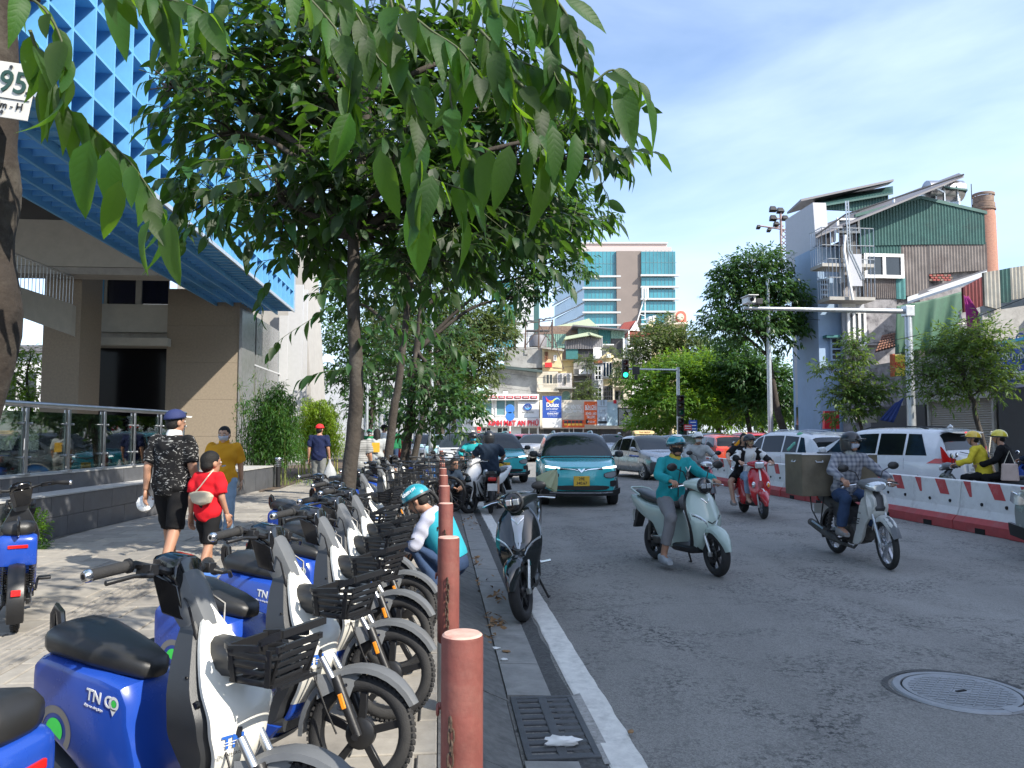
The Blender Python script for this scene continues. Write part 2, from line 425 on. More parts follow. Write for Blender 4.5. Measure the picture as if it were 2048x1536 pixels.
b=MB();b.lathe([(.0001,.0085),(.315,.0085),(.32,.012),(.347,.012),(.349,.003)],64);b.box((0,-.36,.008),(.12,.09,.012));b.build('cover',m_ironl,mh)
b=MB();b.box((0,0,.0105),(.08,.022,.005));b.build('keyhole',m_hole,mh)
b=MB()
for sgn in(-1,1):
 for i in range(-11,12):
  d=i*.052;h=math.sqrt(max(0,.31**2-d*d))
  if h<.04:continue
  a=sgn*R(33);M=RZ(a)@TR(0,d,.010)
  if abs(d)<.03:
   b.box(((h+.07)/2,0,0),(h-.07,.010,.006),0,M);b.box((-(h+.07)/2,0,0),(h-.07,.010,.006),0,M)
  else:b.box((0,0,0),(2*h,.010,.006),0,M)
b.build('tread',m_ironl,mh)
b=MB();b.lathe([(.349,.004),(.36,.0045)],64);b.build('gap',m_hole,mh)
p2=MB();rng=random.Random(3);N_=90;vs=[]
for i in range(N_+1):
 a=R(10)+i/N_*R(200);r0=.405;r1=.425+.025*math.sin(a)+.012*math.sin(5*a)+rng.uniform(-.004,.004)
 vs+=[p+Vector((r0*math.cos(a),r0*math.sin(a),.005)),p+Vector((r1*math.cos(a),r1*math.sin(a),.003))]
p2.add(vs,[(2*i,2*i+1,2*i+3,2*i+2)for i in range(N_)]);props(p2.build('road_patch',m_seam),kind='structure')
m_brick=mat('weathered red bollard paint',(.165,.047,.036),.65,var=.3,scale=7,bump=.15,bscale=60,dirt=.6,dcol=(.23,.105,.08))
m_bcap=mat('faded bollard cap',(.50,.33,.27),.7,var=.2,scale=20,dirt=.6,dcol=(.40,.10,.07))
m_bwhite=mat('dirty white bollard paint',(.46,.45,.41),.6,var=.15,scale=7,bump=.1,dirt=.4,dcol=(.25,.23,.2))
m_rust=mat('rusty chain',(.11,.075,.055),.6,.55,var=.4,scale=60,bump=.3)
def bollard():
 t=empty('bollard',(0,0,0))
 b=MB();b.lathe([(.0001,0),(.0575,0),(.0575,.36),(.0576,.361)],28);b.build('foot',m_bwhite,t)
 b=MB();n=28;vs=[];rr=random.Random(2)
 b.lathe([(.058,.352),(.058,.885),(.056,.892)],28);o=b.build('post',m_brick,t)
 for v in o.data.vertices:
  if v.co.z<.36:v.co.z+=rr.uniform(-.008,.008)
 b=MB();b.lathe([(.0001,.898),(.05,.897),(.056,.892)],28);b.build('cap',m_bcap,t)
 b=MB();b.tube([(-.058,0,.70),(-.066,0,.70)],.010,6);b.tube([(-.0665+.0*math.cos(a),.014*math.sin(a),.69+.014*math.cos(a))for a in[i*PI/6 for i in range(13)]],.004,6);b.build('lug',m_brick,t)
 return t
boll=bollard();ORD=['nearest','second','third','fourth','fifth','sixth','seventh','eighth','ninth','tenth']
link_me=None
def ring_link():
 b=MB();pts=[]
 for i in range(13):
  a=2*PI*i/12;pts.append((.008*math.cos(a),0,.014*math.sin(a)+(.006 if math.sin(a)>0 else-.006)))
 b.tube(pts,.0032,6,caps=False);return b
for k in range(12):
 s=2.17+1.98*k
 o=boll if k==0 else copy_tree(boll)
 o.location=ST(s,.065 if k==0 else.05);o.rotation_euler=(0,0,0)
 lab={0:'nearest and largest red and white bollard, its faded top close to the camera',1:'second red and white bollard, whole down to its white foot, behind the nearest one',2:'third bollard, dull red, right beside the crouching man in teal'}.get(k)
 if k<7 and not lab:lab='%s dull red bollard counted from the camera along the kerb'%ORD[k]
 if not lab:lab='far dull red bollard, %s from the camera, small among the parked scooters'%(ORD[k]if k<10 else('eleventh','last')[k-10])
 props(o,lab,'bollard','bollards along the kerb')
 nl=21 if k<3 else 12
 c=empty('chain',ST(s,.05)+Vector((-.012 if k==0 else 0,-.066,.675)),0,{0:'rusty chain hanging down the nearest bollard',1:'rusty chain hanging down the second bollard from the camera',2:'rusty chain hanging down the third bollard beside the crouching man'}.get(k,'rusty chain hanging on the %s bollard of the row'%(ORD[k]if k<10 else 'farthest')),'chain','chains hanging from the bollards')
 if k>5:bpy.data.objects.remove(c);continue
 for i in range(nl):
  M=TR(.003*math.sin(i),0,-.031*i)@RZ(R(25)if i%2 else R(115))
  if i==0 and link_me is None:q=ring_link().build('link',m_rust,c);q.matrix_basis=M;link_me=q
  else:inst(link_me,'link',c,M=M)
for o in boll.children:pass
# ================================================================== LEFT: lattice building, balustrade, walls
def pst(px,py,s):
 r=(px-1024)/FPX;t=s*(r*CA+SA)/(CA-r*SA);Y=s*CA+t*SA
 return t,at(px,py,Y).z
def psf(px,py,t):
 r=(px-1024)/FPX;s=t*(CA-r*SA)/(r*CA+SA);Y=s*CA+t*SA
 return s,at(px,py,Y).z
m_blue=mat('blue lattice paint',(.125,.36,.62),.45,var=.06,scale=3,dirt=.15,dcol=(.06,.16,.32))
m_bluep=mat('blue cladding panel',(.10,.28,.52),.35,var=.12,scale=1.2)
m_trim=mat('pale steel edge trim',(.40,.45,.50),.4,.3)
m_cream=mat('cream concrete',(.44,.42,.365),.85,var=.08,scale=3,bump=.15,bscale=60,dirt=.2,dcol=(.3,.28,.23))
m_stone=mat('brown stone cladding',(.25,.205,.15),.7,var=.14,scale=14,bump=.25,bscale=30,dirt=.25,dcol=(.19,.155,.115))
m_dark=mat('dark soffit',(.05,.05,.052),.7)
m_navy=mat('navy glazing',(.008,.012,.035),.06,spec=.7)
m_blackgl=mat('black glazing',(.006,.006,.007),.12,spec=.12,var=.2,scale=.6)
m_polish=mat('polished grey stone',(.17,.17,.17),.2,var=.15,scale=4,coat=.15)
m_wfin=mat('white metal fin',(.48,.48,.48),.35,var=.04)
m_teal=mat('teal curtain glass',(.03,.07,.08),.08,spec=.4,var=.15,scale=1)
ob=empty('office_building',(0,0,0),SROT,'modern building with a bright blue lattice facade and stone pillars','building')
S0,S1,Z0,CELL=8.0,32.0,6.45,.8
NC=int((S1-S0)/CELL);NR=15;ZT=Z0+NR*CELL;D=.62;TO=-6.0
for i in range(NC+1):
 s=S0+i*CELL
 b=MB();b.box((TO-D/2,s,(Z0+ZT)/2),(D,.045,ZT-Z0));b.build('fin',m_blue,ob)
for k in range(NR+1):
 b=MB();b.box((TO-D/2-.004,(S0+S1)/2,Z0+k*CELL),(D-.02,S1-S0,.045));b.build('shelf',m_blue,ob)
for i in range(NC):
 s=S0+(i+.5)*CELL;hole={12:(2,4),13:(3,4)}.get(i)  # panels left off in these columns so sun can streak the beam behind
 b=MB()
 if hole:
  b.box((TO-D-.02,s,Z0+hole[0]*CELL/2),(.03,CELL-.02,hole[0]*CELL));b.box((TO-D-.02,s,(Z0+hole[1]*CELL+ZT)/2),(.03,CELL-.02,ZT-Z0-hole[1]*CELL))
 else:b.box((TO-D-.02,s,(Z0+ZT)/2),(.03,CELL-.02,ZT-Z0))
 b.build('panel',m_bluep,ob)
b=MB();b.box((TO+.02,(S0+S1)/2,Z0-.03),(.05,S1-S0+.1,.10));b.box((TO-.3,S1+.04,(Z0+ZT)/2),(.7,.04,ZT-Z0));b.build('edge_trim',m_trim,ob)
b=MB()
for t in(-6.66,-7.3,-7.9,-8.5):b.box((t,(S0+S1)/2,Z0-.02),(.06,S1-S0,.34))
b.build('soffit_beam',m_blue,ob)
for i in range(NC*2):
 b=MB();b.box((-7.25,S0+(i+.5)*CELL/2,Z0+.06),(2.5,.03,.26));b.build('soffit_slat',m_blue,ob)
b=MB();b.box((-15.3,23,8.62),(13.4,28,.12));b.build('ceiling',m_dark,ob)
b=MB();b.box((-16,23,13.4),(14.4,18,9.4));b.build('wall',mat('pale render',(.42,.43,.44),.7),ob)
def sbox(bm_,px0,px1,py0,py1,s,depth,mi=0):
 t0,z1=pst(px0,py0,s);t1,_=pst(px1,py0,s);_,z0=pst((px0+px1)/2,py1,s)
 _,z1=pst((px0+px1)/2,py0,s)
 bm_.box(((t0+t1)/2,s+depth/2,(z0+z1)/2),(abs(t1-t0),depth,z1-z0),mi);return min(t0,t1),max(t0,t1),z0,z1
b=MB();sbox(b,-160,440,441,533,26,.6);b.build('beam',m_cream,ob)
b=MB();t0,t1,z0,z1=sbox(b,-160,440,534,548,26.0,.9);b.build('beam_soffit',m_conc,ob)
b=MB();t0,z1=pst(80,530,27);t1,_=pst(155,530,27);b.box(((t0+t1)/2,27.8,4),(t1-t0,1.6,8.4));b.build('pillar',m_stone,ob)
b=MB();t0,_=pst(330,600,30);t1,_=pst(476,600,30)
for k in range(5):b.box(((t0+t1)/2,31.0,-.1+k*1.4+.7),(t1-t0,2.0,1.394))
b.build('pillar',m_stone,ob)
TP=t1
b=MB();sbox(b,160,331,608,664,30.2,.3);b.build('spandrel',m_cream,ob)
b=MB();sbox(b,156,331,675,691,29.6,1.0);b.build('canopy',m_cream,ob)
b=MB();sbox(b,170,331,664,675,30.6,.2);b.build('recess',m_conc,ob)
for a,c in((205,264),(276,331)):
 b=MB();sbox(b,a,c,540,608,30.5,.1);b.build('window',m_navy,ob)
b=MB();sbox(b,186,200,540,608,30.4,.2);b.build('window_reveal',m_blue,ob)
b=MB();sbox(b,199,206,540,608,30.42,.2);sbox(b,264,276,540,608,30.42,.2);b.build('mullion',m_cream,ob)
b=MB();sbox(b,154,331,691,950,30.8,.1);b.build('entrance_glazing',m_blackgl,ob)
rp0,rz0=pst(-40,560,20);b=MB()
t_,z_=pst(137,608,26.2);t2,z2=pst(137,670,26.2);u0,y0=pst(-60,545,21.5);u1,y1=pst(-60,600,21.5)
A=[(u0,21.5,y1),(t_,26.2,z2),(t_,26.2,z_),(u0,21.5,y0)]
b.add([Vector(p)for p in A]+[Vector(p)+Vector((-.1,.5,0))for p in A],[(0,1,2,3),(7,6,5,4),(0,4,5,1),(1,5,6,2),(2,6,7,3),(3,7,4,0)]);b.build('ramp_beam',m_cream,ob)
b=MB()
for k in range(26):
 f=k/25;p=Vector((u0+(t_-u0)*f,21.6+4.6*f,y0+(z_-y0)*f));b.tube([p,p+Vector((0,0,.9))],.012,5)
b.tube([(u0,21.6,y0+.9),(t_,26.2,z_+.9)],.03,6);b.build('railing',m_galv,ob)
b=MB();b.box((TP+.05,31.0,2.9),(.1,2.1,6.6));b.build('stone_return',m_polish,ob)
b=MB();b.box((TP-.02,36.2,2.9),(.08,8.2,6.6));b.build('curtain_wall',m_teal,ob)
for k in range(3):
 b=MB();s=37.2+k*1.5;b.box((TP+.2,s,3.3),(.4,.12,7.4));b.build('mullion_fin',m_wfin,ob)
for k in range(4):
 b=MB();b.box((TP+.04,32.9+k*1.1,2.9),(.08,1.08,6.6));b.build('stone_panel',m_polish,ob)
b=MB();
for z in(2.2,4.2):b.box((TP+.06,36.2,z),(.06,8.2,.06))
b.build('transom',m_wfin,ob)
b=MB();b.add([(TP-6,41,-.2),(TP+1.15,41,-.2),(TP+.3,41,12),(TP-6,41,12),(TP-6,46,-.2),(TP+1.15,46,-.2),(TP+.3,46,12),(TP-6,46,12)],[(0,1,2,3),(1,5,6,2),(5,4,7,6),(3,2,6,7)]);b.build('end_wall',mat('pale raw concrete',(.35,.335,.31),.85,var=.1,scale=1.6,dirt=.35,dcol=(.36,.33,.30)),ob)
for dx in(0,.9):
 b=MB();b.box((TP+.5,38.6+dx*1.4,4),(.7,.2,9.5));b.build('slanted_fin',m_wfin,ob)
m_tile=mat('dark grey wall tile',(.075,.078,.085),.38,var=.22,scale=5,bump=.1,bscale=80,dirt=.3,dcol=(.16,.155,.15))
m_ledge=mat('pale stone ledge',(.40,.39,.365),.75,var=.12,dirt=.3,dcol=(.2,.19,.18))
lw=empty('low_wall',(-6.3,0,0),0,'low stepped wall of dark grey tiles carrying the glass balustrade','wall')
b=MB();b.box((-1.0,11,.20),(1.96,11.4,.74));b.box((-1.2,11,.66),(1.5,11.4,.34));b.box((-.6,18.6,.25),(1.1,3.8,.6));b.build('core',m_conc,lw)
for r_ in range(2):
 y=5.4+(-.4 if r_ else 0)
 while y<16.6:
  y1=min(y+.8,16.6);y0=max(y,5.4)
  b=MB();b.box((-.01,(y0+y1)/2,.145+r_*.285),(.03,y1-y0-.008,.278));b.build('wall_tile',m_tile,lw);y+=.8
y=5.4
while y<16.6:
 b=MB();b.box((-.44,y+.4,.705),(.03,.792,.25));b.build('wall_tile',m_tile,lw);y+=.8
y=16.7
while y<20.4:
 b=MB();b.box((-.04,y+.4,.27),(.03,.792,.56));b.build('wall_tile',m_tile,lw);y+=.8
b=MB();b.box((-.21,11,.585),(.46,11.2,.02));b.box((-.75,11,.845),(.66,11.2,.02));b.box((-.5,18.6,.56),(1.0,3.8,.03));b.build('ledge',m_ledge,lw)
gb=empty('glass_balustrade',(-6.75,0,.855),0,'glass balustrade with steel posts and round handrail above the dark wall','balustrade')
ys=[6.6+i*1.02 for i in range(10)]
m_glass=glass('balustrade glass',(.70,.84,.80),.14)
for i,y in enumerate(ys):
 b=MB();b.box((-.03,y,.47),(.02,.06,.94));b.box((.03,y,.47),(.02,.06,.94));b.box((0,y,.02),(.12,.12,.03))
 for z in(.25,.72):b.tube([(-.05,y-.09,z),(.05,y-.09,z)],.018,8);b.tube([(-.05,y+.09,z),(.05,y+.09,z)],.018,8);b.box((0,y,z),(.02,.2,.015))
 b.build('post',m_steel,gb,.004)
 if i<len(ys)-1:
  b=MB();b.box((0,y+.51,.46),(.012,.93,.86));b.build('glass_pane',m_glass,gb)
b=MB();b.tube([(0,4,1.0),(0,15.9,.985),(-.15,16.1,.98)],.042,14);b.build('handrail',m_steel,gb)
b=MB();b.box((0,5.6,.46),(.012,1.8,.86));b.build('glass_pane',m_glass,gb)
p=gnd(556,975);bl=empty('bollard_lamp',p,0,'small black garden bollard lamp in front of the bamboo','lamp')
b=MB();b.lathe([(.09,0),(.09,.02),(.06,.03),(.06,.55),(.001,.55)],16);b.build('post',m_black,bl)
b=MB()
for k in range(4):b.lathe([(.07,.57+k*.045),(.09,.56+k*.045),(.09,.57+k*.045),(.06,.59+k*.045)],16)
b.lathe([(.05,.55),(.05,.75),(.09,.75),(.08,.79),(.001,.80)],16);b.build('lamp_head',m_steel,bl)
rb=empty('apartment_block',ST(27.5,0),SROT,'six storey rendered apartment block on the right side of the street','building')
rb.location=(0,0,0)
b=MB();b.box((26,-16,10.7),(12,52,21.7));b.build('wall',mat('grey render block',(.20,.20,.19),.85,var=.1),rb)
wf=None
for k in range(6):
 for j in range(12):
  s=-40+j*4.2
  if wf is None:
   b=MB();b.box((19.97,0,0),(.1,1.7,1.6));wf=b.build('window',m_glassdark,rb);wf.location=(0,s,2+k*3.2)
  else:inst(wf,'window',rb,loc=(0,s,2+k*3.2))
# ================================================================== FAR: tower, old houses, shops
def RC(px0,py0,px1,py1,Y):
 a=at(px0,py1,Y);b_=at(px1,py0,Y);return a.x,b_.x,a.z,b_.z
def pbox(b,px0,py0,px1,py1,Y,d=.2,mi=0):
 x0,x1,z0,z1=RC(px0,py0,px1,py1,Y);b.box(((x0+x1)/2,Y+d/2,(z0+z1)/2),(x1-x0,d,z1-z0),mi)
def part(name,m,root,px0,py0,px1,py1,Y,d=.2,bev=0):
 b=MB();pbox(b,px0,py0,px1,py1,Y,d);o=b.build(name,m,root,bev);return o
def poly(name,m,root,pts,Y,d=.2):
 P=[at(x,y,Y)for x,y in pts];b=MB();b.prism([(p.x,p.z)for p in P],d,0,XZ(Y));return b.build(name,m,root)
def win(root,px0,py0,px1,py1,Y,fm,pm=None,nx=2,ny=1,fr=.08):
 pm=pm or m_glassdark
 x0,x1,z0,z1=RC(px0,py0,px1,py1,Y)
 b=MB();fw=fr
 for i in range(nx+1):b.box((x0+(x1-x0)*i/nx,Y-.03,(z0+z1)/2),(fw,.12,z1-z0+fw))
 for j in range(ny+1):b.box(((x0+x1)/2,Y-.028,z0+(z1-z0)*j/ny),(x1-x0,.11,fw))
 f=b.build('window',fm,root)
 b=MB();b.box(((x0+x1)/2,Y-.005,(z0+z1)/2),(x1-x0,.05,z1-z0));b.build('pane',pm,f)
 return f
m_tglass=mat('teal tower glass',(.045,.20,.24),.08,spec=.7,var=.3,scale=.10)
m_tglass2=mat('pale tower glass',(.20,.28,.34),.08,spec=.7,var=.2,scale=.1)
m_tstone=mat('taupe tower cladding',(.19,.155,.135),.7,var=.08,scale=.3)
m_tled=mat('grey tower ledge',(.45,.46,.46),.5)
m_aged=mat('mouldy grey render',(.30,.295,.275),.9,var=.2,scale=1.2,dirt=.75,dcol=(.075,.07,.065))
m_yel=mat('yellow render',(.56,.47,.27),.85,var=.12,scale=1.5,dirt=.3,dcol=(.3,.25,.16))
m_crm=mat('cream render',(.55,.50,.40),.85,var=.12,scale=1.5,dirt=.35,dcol=(.25,.22,.18))
m_gcor=mat('grey corrugated sheet',(.16,.155,.165),.6,.2,var=.1)
m_green=mat('green metal sheet',(.16,.27,.22),.55,.1,var=.15,dirt=.3,dcol=(.1,.12,.1))
m_tealp=mat('teal metal sheet',(.035,.15,.15),.55,.1,var=.15)
m_pgreen=mat('pale green metal roof',(.42,.48,.33),.6,.1)
m_brick=mat('weathered brick wall',(.20,.135,.10),.9,var=.35,scale=5,bump=.3,bscale=20,dirt=.5,dcol=(.16,.15,.14))
m_rooft=mat('red roof tile',(.26,.055,.045),.7,var=.2)
m_wood=mat('brown shutter wood',(.16,.07,.03),.6,var=.2)
m_wframe=mat('white window frame',(.70,.70,.68),.5,var=.05)
Y=220
tw=empty('glass_tower',at(1240,870,Y)*Vector((1,1,0))if False else(0,0,0),0,'tall teal glass office tower with a brown central stripe on the skyline','tower')
x0,x1,z0,z1=RC(1168,503,1351,900,Y)
b=MB();b.box(((x0+x1)/2,Y+12.5,(z1-10)/2),(x1-x0-.6,24,z1+10));b.build('wall',m_tstone,tw)
part('stripe',m_tstone,tw,1236,502,1283,880,Y-.9,1)
rows=[(503,552),(555,575),(579,599),(603,624),(628,649),(653,675)]
for(a,c)in rows:
 for(l,r_)in((1168.5,1236.5),(1283,1350.5)):
  part('glass_band',m_tglass,tw,l,a,r_,c,Y-.1 if l<1200 else Y-1.6,.4 if l<1200 else 1.9)
  yy=Y-.1 if l<1200 else Y-1.6
  bx=RC(l,c,r_,c+4,Y)
  b=MB();b.box(((bx[0]+bx[1])/2,yy-.3,bx[3]-.25),(bx[1]-bx[0]+1.2,1.2,.5));b.build('ledge',m_tled,tw)
  b=MB();nx=9;gx=RC(l,a,r_,c,Y)
  for i in range(1,nx):b.box((gx[0]+(gx[1]-gx[0])*i/nx,yy-.03,(gx[2]+gx[3])/2),(.12,.1,gx[3]-gx[2]))
  if a==503:b.box(((gx[0]+gx[1])/2,yy-.03,(gx[2]+gx[3])/2),(gx[1]-gx[0],.1,.12))
  b.build('mullion',mat('teal mullion',(.10,.22,.25),.5),tw)
A=at(1168,503,Y);Bp=at(1128,520,Y+30)
lx0,lx1=Bp.x,A.x;b=MB()
for(a,c)in[(545,575),(579,603),(607,628),(632,653),(657,680),(503,541)]:
 zt=at(1168,a,Y).z;zb=at(1168,c,Y).z
 b.add([(lx1,Y,zb),(lx0-3.2,Y+30,zb),(lx0-3.2,Y+30,zt),(lx1,Y,zt)],[(1,0,3,2)])
b.build('side_glazing',m_tglass2,tw)
b=MB()
for c in(577,605,630,655,543):
 zb=at(1168,c,Y).z;b.add([(lx1+.3,Y-.5,zb-.3),(lx0-4,Y+30,zb-.3),(lx0-4,Y+30,zb+.2),(lx1+.3,Y-.5,zb+.2)],[(1,0,3,2),(0,1,2,3)])
b.build('side_ledge',m_tled,tw)
part('parapet',mat('pinkish parapet',(.46,.40,.38),.8),tw,1150,494,1343,503.5,Y+1.5,20)
part('roof_fence',m_tled,tw,1150,484,1336,487,Y+6,.3);part('roof_screen',mat('faded roof panel',(.50,.40,.36),.8),tw,1160,487,1334,494,Y+6.5,6)
t2=empty('office_tower',(0,0,0),0,'pale office tower with green glass half hidden behind the left trees','tower');Y=160
part('wall',mat('white cladding',(.50,.52,.52),.5,dirt=.1),t2,1020,556,1068,890,Y,10)
for k in range(12):part('window_band',m_tglass,t2,985,560+k*24,1031,575+k*24,Y-.4,1)
for k in range(6):part('joint',m_tled,t2,1033,590+k*40,1067,591.5+k*40,Y-.1,.2)
part('corner_glass',mat('dark green glass',(.04,.10,.09),.1),t2,1068,556,1078,890,Y,10)
h=empty('weathered_house',(0,0,0),0,'old grey mouldy house with blank side wall and yellow upper front','house')
part('side_wall',m_aged,h,1008,694,1085,736,78,8);part('side_wall',m_aged,h,976,738,1074,890,75,10)
part('front_wall',m_yel,h,1085,697,1124,742,77.6,7);part('front_wall',m_crm,h,1074,743,1116,890,74.6,9)
poly('lean_to_roof',mat('dark sheet roof',(.05,.075,.07),.6),h,[(992,729),(1085,740),(1085,745),(990,734)],74,3)
poly('roof_edge',m_conc,h,[(1082,692),(1128,699),(1128,702),(1082,696)],77,7)
win(h,1090,704,1095,719,77.5,m_wood,m_wood,1,3);win(h,1108,711,1112,721,77.5,m_wframe,None,1,1)
win(h,1092,749,1105,769,74.5,m_crm,None,2,1);win(h,984,751,993,771,74.9,m_aged,None,1,4)
part('air_conditioner',m_red,h,1090,725,1104,734,76.8,.7)
part('vent_patch',m_aged,h,1049,698,1056,709,77.9,.2)
b=MB();bx=RC(1076,769,1115,783,74)
b.box(((bx[0]+bx[1])/2,73.9,bx[2]),(bx[1]-bx[0]+.2,1.4,.15));b.box(((bx[0]+bx[1])/2,73.3,bx[3]),(bx[1]-bx[0]+.2,.12,.1))
n=16
for i in range(n):b.box((bx[0]+(bx[1]-bx[0])*(i+.5)/n,73.3,(bx[2]+bx[3])/2),(.07,.08,bx[3]-bx[2]))
b.build('balcony',m_crm,h)
tk=empty('water_tank',at(1076,690,79),0,'dark round water tank on the old grey house roof','tank')
b=MB();b.lathe([(.9,-.2),(.95,.6),(.75,1.0),(.0001,1.1)],20);b.build('tank_shell',m_gcor,tk)
b=MB();b.box((0,0,1.45),(2.4,1.6,.06));
for sx in(-1.1,1.1):b.box((sx,0,.6),(.05,.05,1.7))
b.build('shelter',m_gcor,tk)
bf=empty('billboard_frame',(0,0,0),0,'bare rusty steel billboard frame with torn dark sheeting on top','frame');Y=73
b=MB();P=lambda x,y:at(x,y,Y)
for x in(1031,1052,1079,1105):b.tube([P(x,639),P(x-3 if x<1100 else x,697)],.06,5);b.tube([P(x,639)+Vector((0,1.6,0)),P(x,697)+Vector((0,1.6,0))],.06,5)
for(a,c)in(((1028,650),(1106,640)),((1028,668),(1106,668)),((1079,695),(1105,645)),((1105,690),(1079,650)),((1052,690),(1079,655)),((1105,668),(1128,738)),((1105,736),(1128,738))):b.tube([P(*a),P(*c)],.045,5)
b.build('frame',mat('rusty steel',(.12,.085,.07),.7,.4,var=.3),bf)
b=MB();rng=random.Random(5);vs=[]
for i in range(20):
 x=1024+i*4.2;vs+=[P(x,646-i*.6+rng.uniform(-1.5,1.5)),P(x,650-i*.75+rng.uniform(-1,1.5)+(i%5==0)*3)]
b.add(vs,[(2*i,2*i+1,2*i+3,2*i+2)for i in range(19)]);b.build('torn_sheet',mat('torn dark sheet',(.06,.06,.065),.7),bf)
h=empty('arched_house',(0,0,0),0,'small pinkish old house with arched windows and slab balcony','house')
part('wall',mat('faded pinkish render',(.45,.42,.40),.9,var=.15,dirt=.5,dcol=(.2,.19,.18)),h,1115,746,1144,890,74.2,9)
def arch(root,px0,py0,px1,py1,Y,fm,pm):
 x0,x1,z0,z1=RC(px0,py0,px1,py1,Y);r_=(x1-x0)/2;cx=(x0+x1)/2
 pts=[(x0,z0),(x1,z0)]+[(cx+r_*math.cos(a),z1-r_+r_*math.sin(a))for a in[PI*i/8 for i in range(9)]]
 o=[(cx+(p[0]-cx)*1.25,z0+(p[1]-z0)*1.1-.05)for p in pts]
 b=MB();b.prism(o,.1,0,XZ(Y-.08));f=b.build('window',fm,root)
 b=MB();b.prism(pts,.1,0,XZ(Y-.12));b.build('pane',pm,f)
arch(h,1119,748,1124,762,74.2,m_wframe,m_mgrey);arch(h,1135,748,1140,762,74.2,m_wframe,m_mgrey);arch(h,1128,752,1132,768,74.2,m_crm,m_dgrey)
part('slab',m_aged,h,1113,774,1152,777,73,1.6);arch(h,1124,782,1140,815,74.1,m_crm,m_green)
h=empty('yellow_house',(0,0,0),0,'plain yellow blank walled house behind the arched one','house')
part('wall',m_yel,h,1122,720,1148,860,80,8);part('coping',m_crm,h,1121,719,1149,721,79.8,8.4)
h=empty('metal_clad_house',(0,0,0),0,'house topped by a grey corrugated cabin with pale green gable roof','house');Y=79
part('wall',m_aged,h,1148,720,1192,890,Y+.5,8)
def corr(name,m,root,px0,py0,px1,py1,Y,n,d=.08,ptop=None):
 x0,x1,z0,z1=RC(px0,py0,px1,py1,Y);b=MB();vs=[];m_=n*2
 for i in range(m_+1):
  x=x0+(x1-x0)*i/m_;y=Y-(d if i%2 else 0);zt=z1 if ptop is None else ptop(i/m_)
  vs+=[(x,y,z0),(x,y,zt)]
 b.add(vs,[(2*i,2*i+2,2*i+3,2*i+1)for i in range(m_)]);b.box(((x0+x1)/2,Y+.6,(z0+min(z1,zt))/2),(x1-x0,1,min(z1,zt)-z0-.1));return b.build(name,m,root)
corr('cabin_wall',m_gcor,h,1131,674,1185,698,Y,16);corr('cabin_wall',mat('lighter grey sheet',(.24,.235,.245),.6,.2),h,1185,672,1205,695,Y+.2,5)
poly('roof',m_pgreen,h,[(1128,678),(1131,673),(1178,664),(1186,668),(1178,671),(1131,679)],Y-.6,4);poly('roof',m_pgreen,h,[(1178,664),(1206,673),(1203,675),(1182,670)],Y-.7,4)
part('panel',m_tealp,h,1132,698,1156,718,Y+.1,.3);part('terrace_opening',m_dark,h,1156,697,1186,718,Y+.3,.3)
part('air_conditioner',m_wframe,h,1191,709,1201,717,Y-.6,.6);part('wall',m_white,h,1187,695,1203,722,Y,3)
part('balcony',m_aged,h,1148,748,1184,751,Y-1.2,1.6);part('banner',m_white,h,1158,739,1184,748,Y-1.3,.08)
b=MB();bx=RC(1149,738,1158,749,Y-1.2)
for i in range(8):b.box((bx[0]+(bx[1]-bx[0])*i/7,Y-1.2,(bx[2]+bx[3])/2),(.05,.05,bx[3]-bx[2]))
b.build('balcony_rail',m_dgrey,h);part('wall',m_aged,h,1148,762,1186,764,Y-1,1.4)
h=empty('green_shed_house',(0,0,0),0,'taller block of brick and green metal sheds behind the cabin','house');Y=90
part('brick_wall',m_brick,h,1078,652,1160,760,Y+2,6);corr('shed_wall',m_green,h,1088,668,1132,696,Y,12);
poly('roof',m_pgreen,h,[(1112,652),(1150,644),(1178,637),(1195,652),(1160,655)],Y+3,6)
corr('shed_wall',m_green,h,1157,652,1198,674,Y,10);corr('shed_wall',m_tealp,h,1198,655,1221,688,Y-.3,7);corr('shed_wall',m_green,h,1222,660,1249,677,Y-.4,7)
poly('roof',m_gcor,h,[(1146,649),(1258,659),(1258,661),(1146,652)],Y-1.5,7)
part('wall',m_aged,h,1198,688,1252,860,Y,6);part('open_floor',m_dark,h,1223,678,1249,712,Y-.3,.5);part('awning',m_wframe,h,1206,688,1228,690,Y-2,1.6)
part('post',m_wframe,h,1246.5,676,1249,716,Y-.8,.3);part('post',m_wframe,h,1257,660,1259,700,Y-.8,.3)
h=empty('narrow_grey_house',(0,0,0),0,'tall narrow grey house with white gridded windows','house');Y=76
part('wall',mat('grey render',(.30,.30,.31),.8),h,1188,722,1206,890,Y,8);part('band',mat('orange tile',(.5,.17,.08),.7),h,1188,721,1205,726,Y-.2,.3)
win(h,1190,732,1202,760,Y-.05,m_wframe,None,2,3);win(h,1190,775,1203,803,Y-.05,m_wframe,None,2,3);part('air_conditioner',m_wframe,h,1197,762,1202,770,Y-.5,.5)
h=empty('cream_house',(0,0,0),0,'cream townhouse with tall dark blue window bays beside the grey one','house');Y=77
part('wall',m_yel,h,1205,712,1227,890,Y,8);win(h,1206,725,1224,754,Y-.1,m_wframe,mat('blue dark glass',(.015,.03,.06),.06),3,1);win(h,1206,772,1225,803,Y-.1,m_gcor,None,5,3)
poly('gable',m_yel,h,[(1204,713),(1216,704),(1228,710),(1228,715),(1204,717)],Y-.3,3);part('sill',m_crm,h,1204,756,1228,758,Y-.4,.5);part('air_conditioner',m_wframe,h,1214,708,1222,715,Y-.9,.5)
h=empty('balcony_house',(0,0,0),0,'shadowy townhouse with plant filled balconies left of the trees','house');Y=76
part('wall',m_crm,h,1226,716,1262,890,Y+1,8)
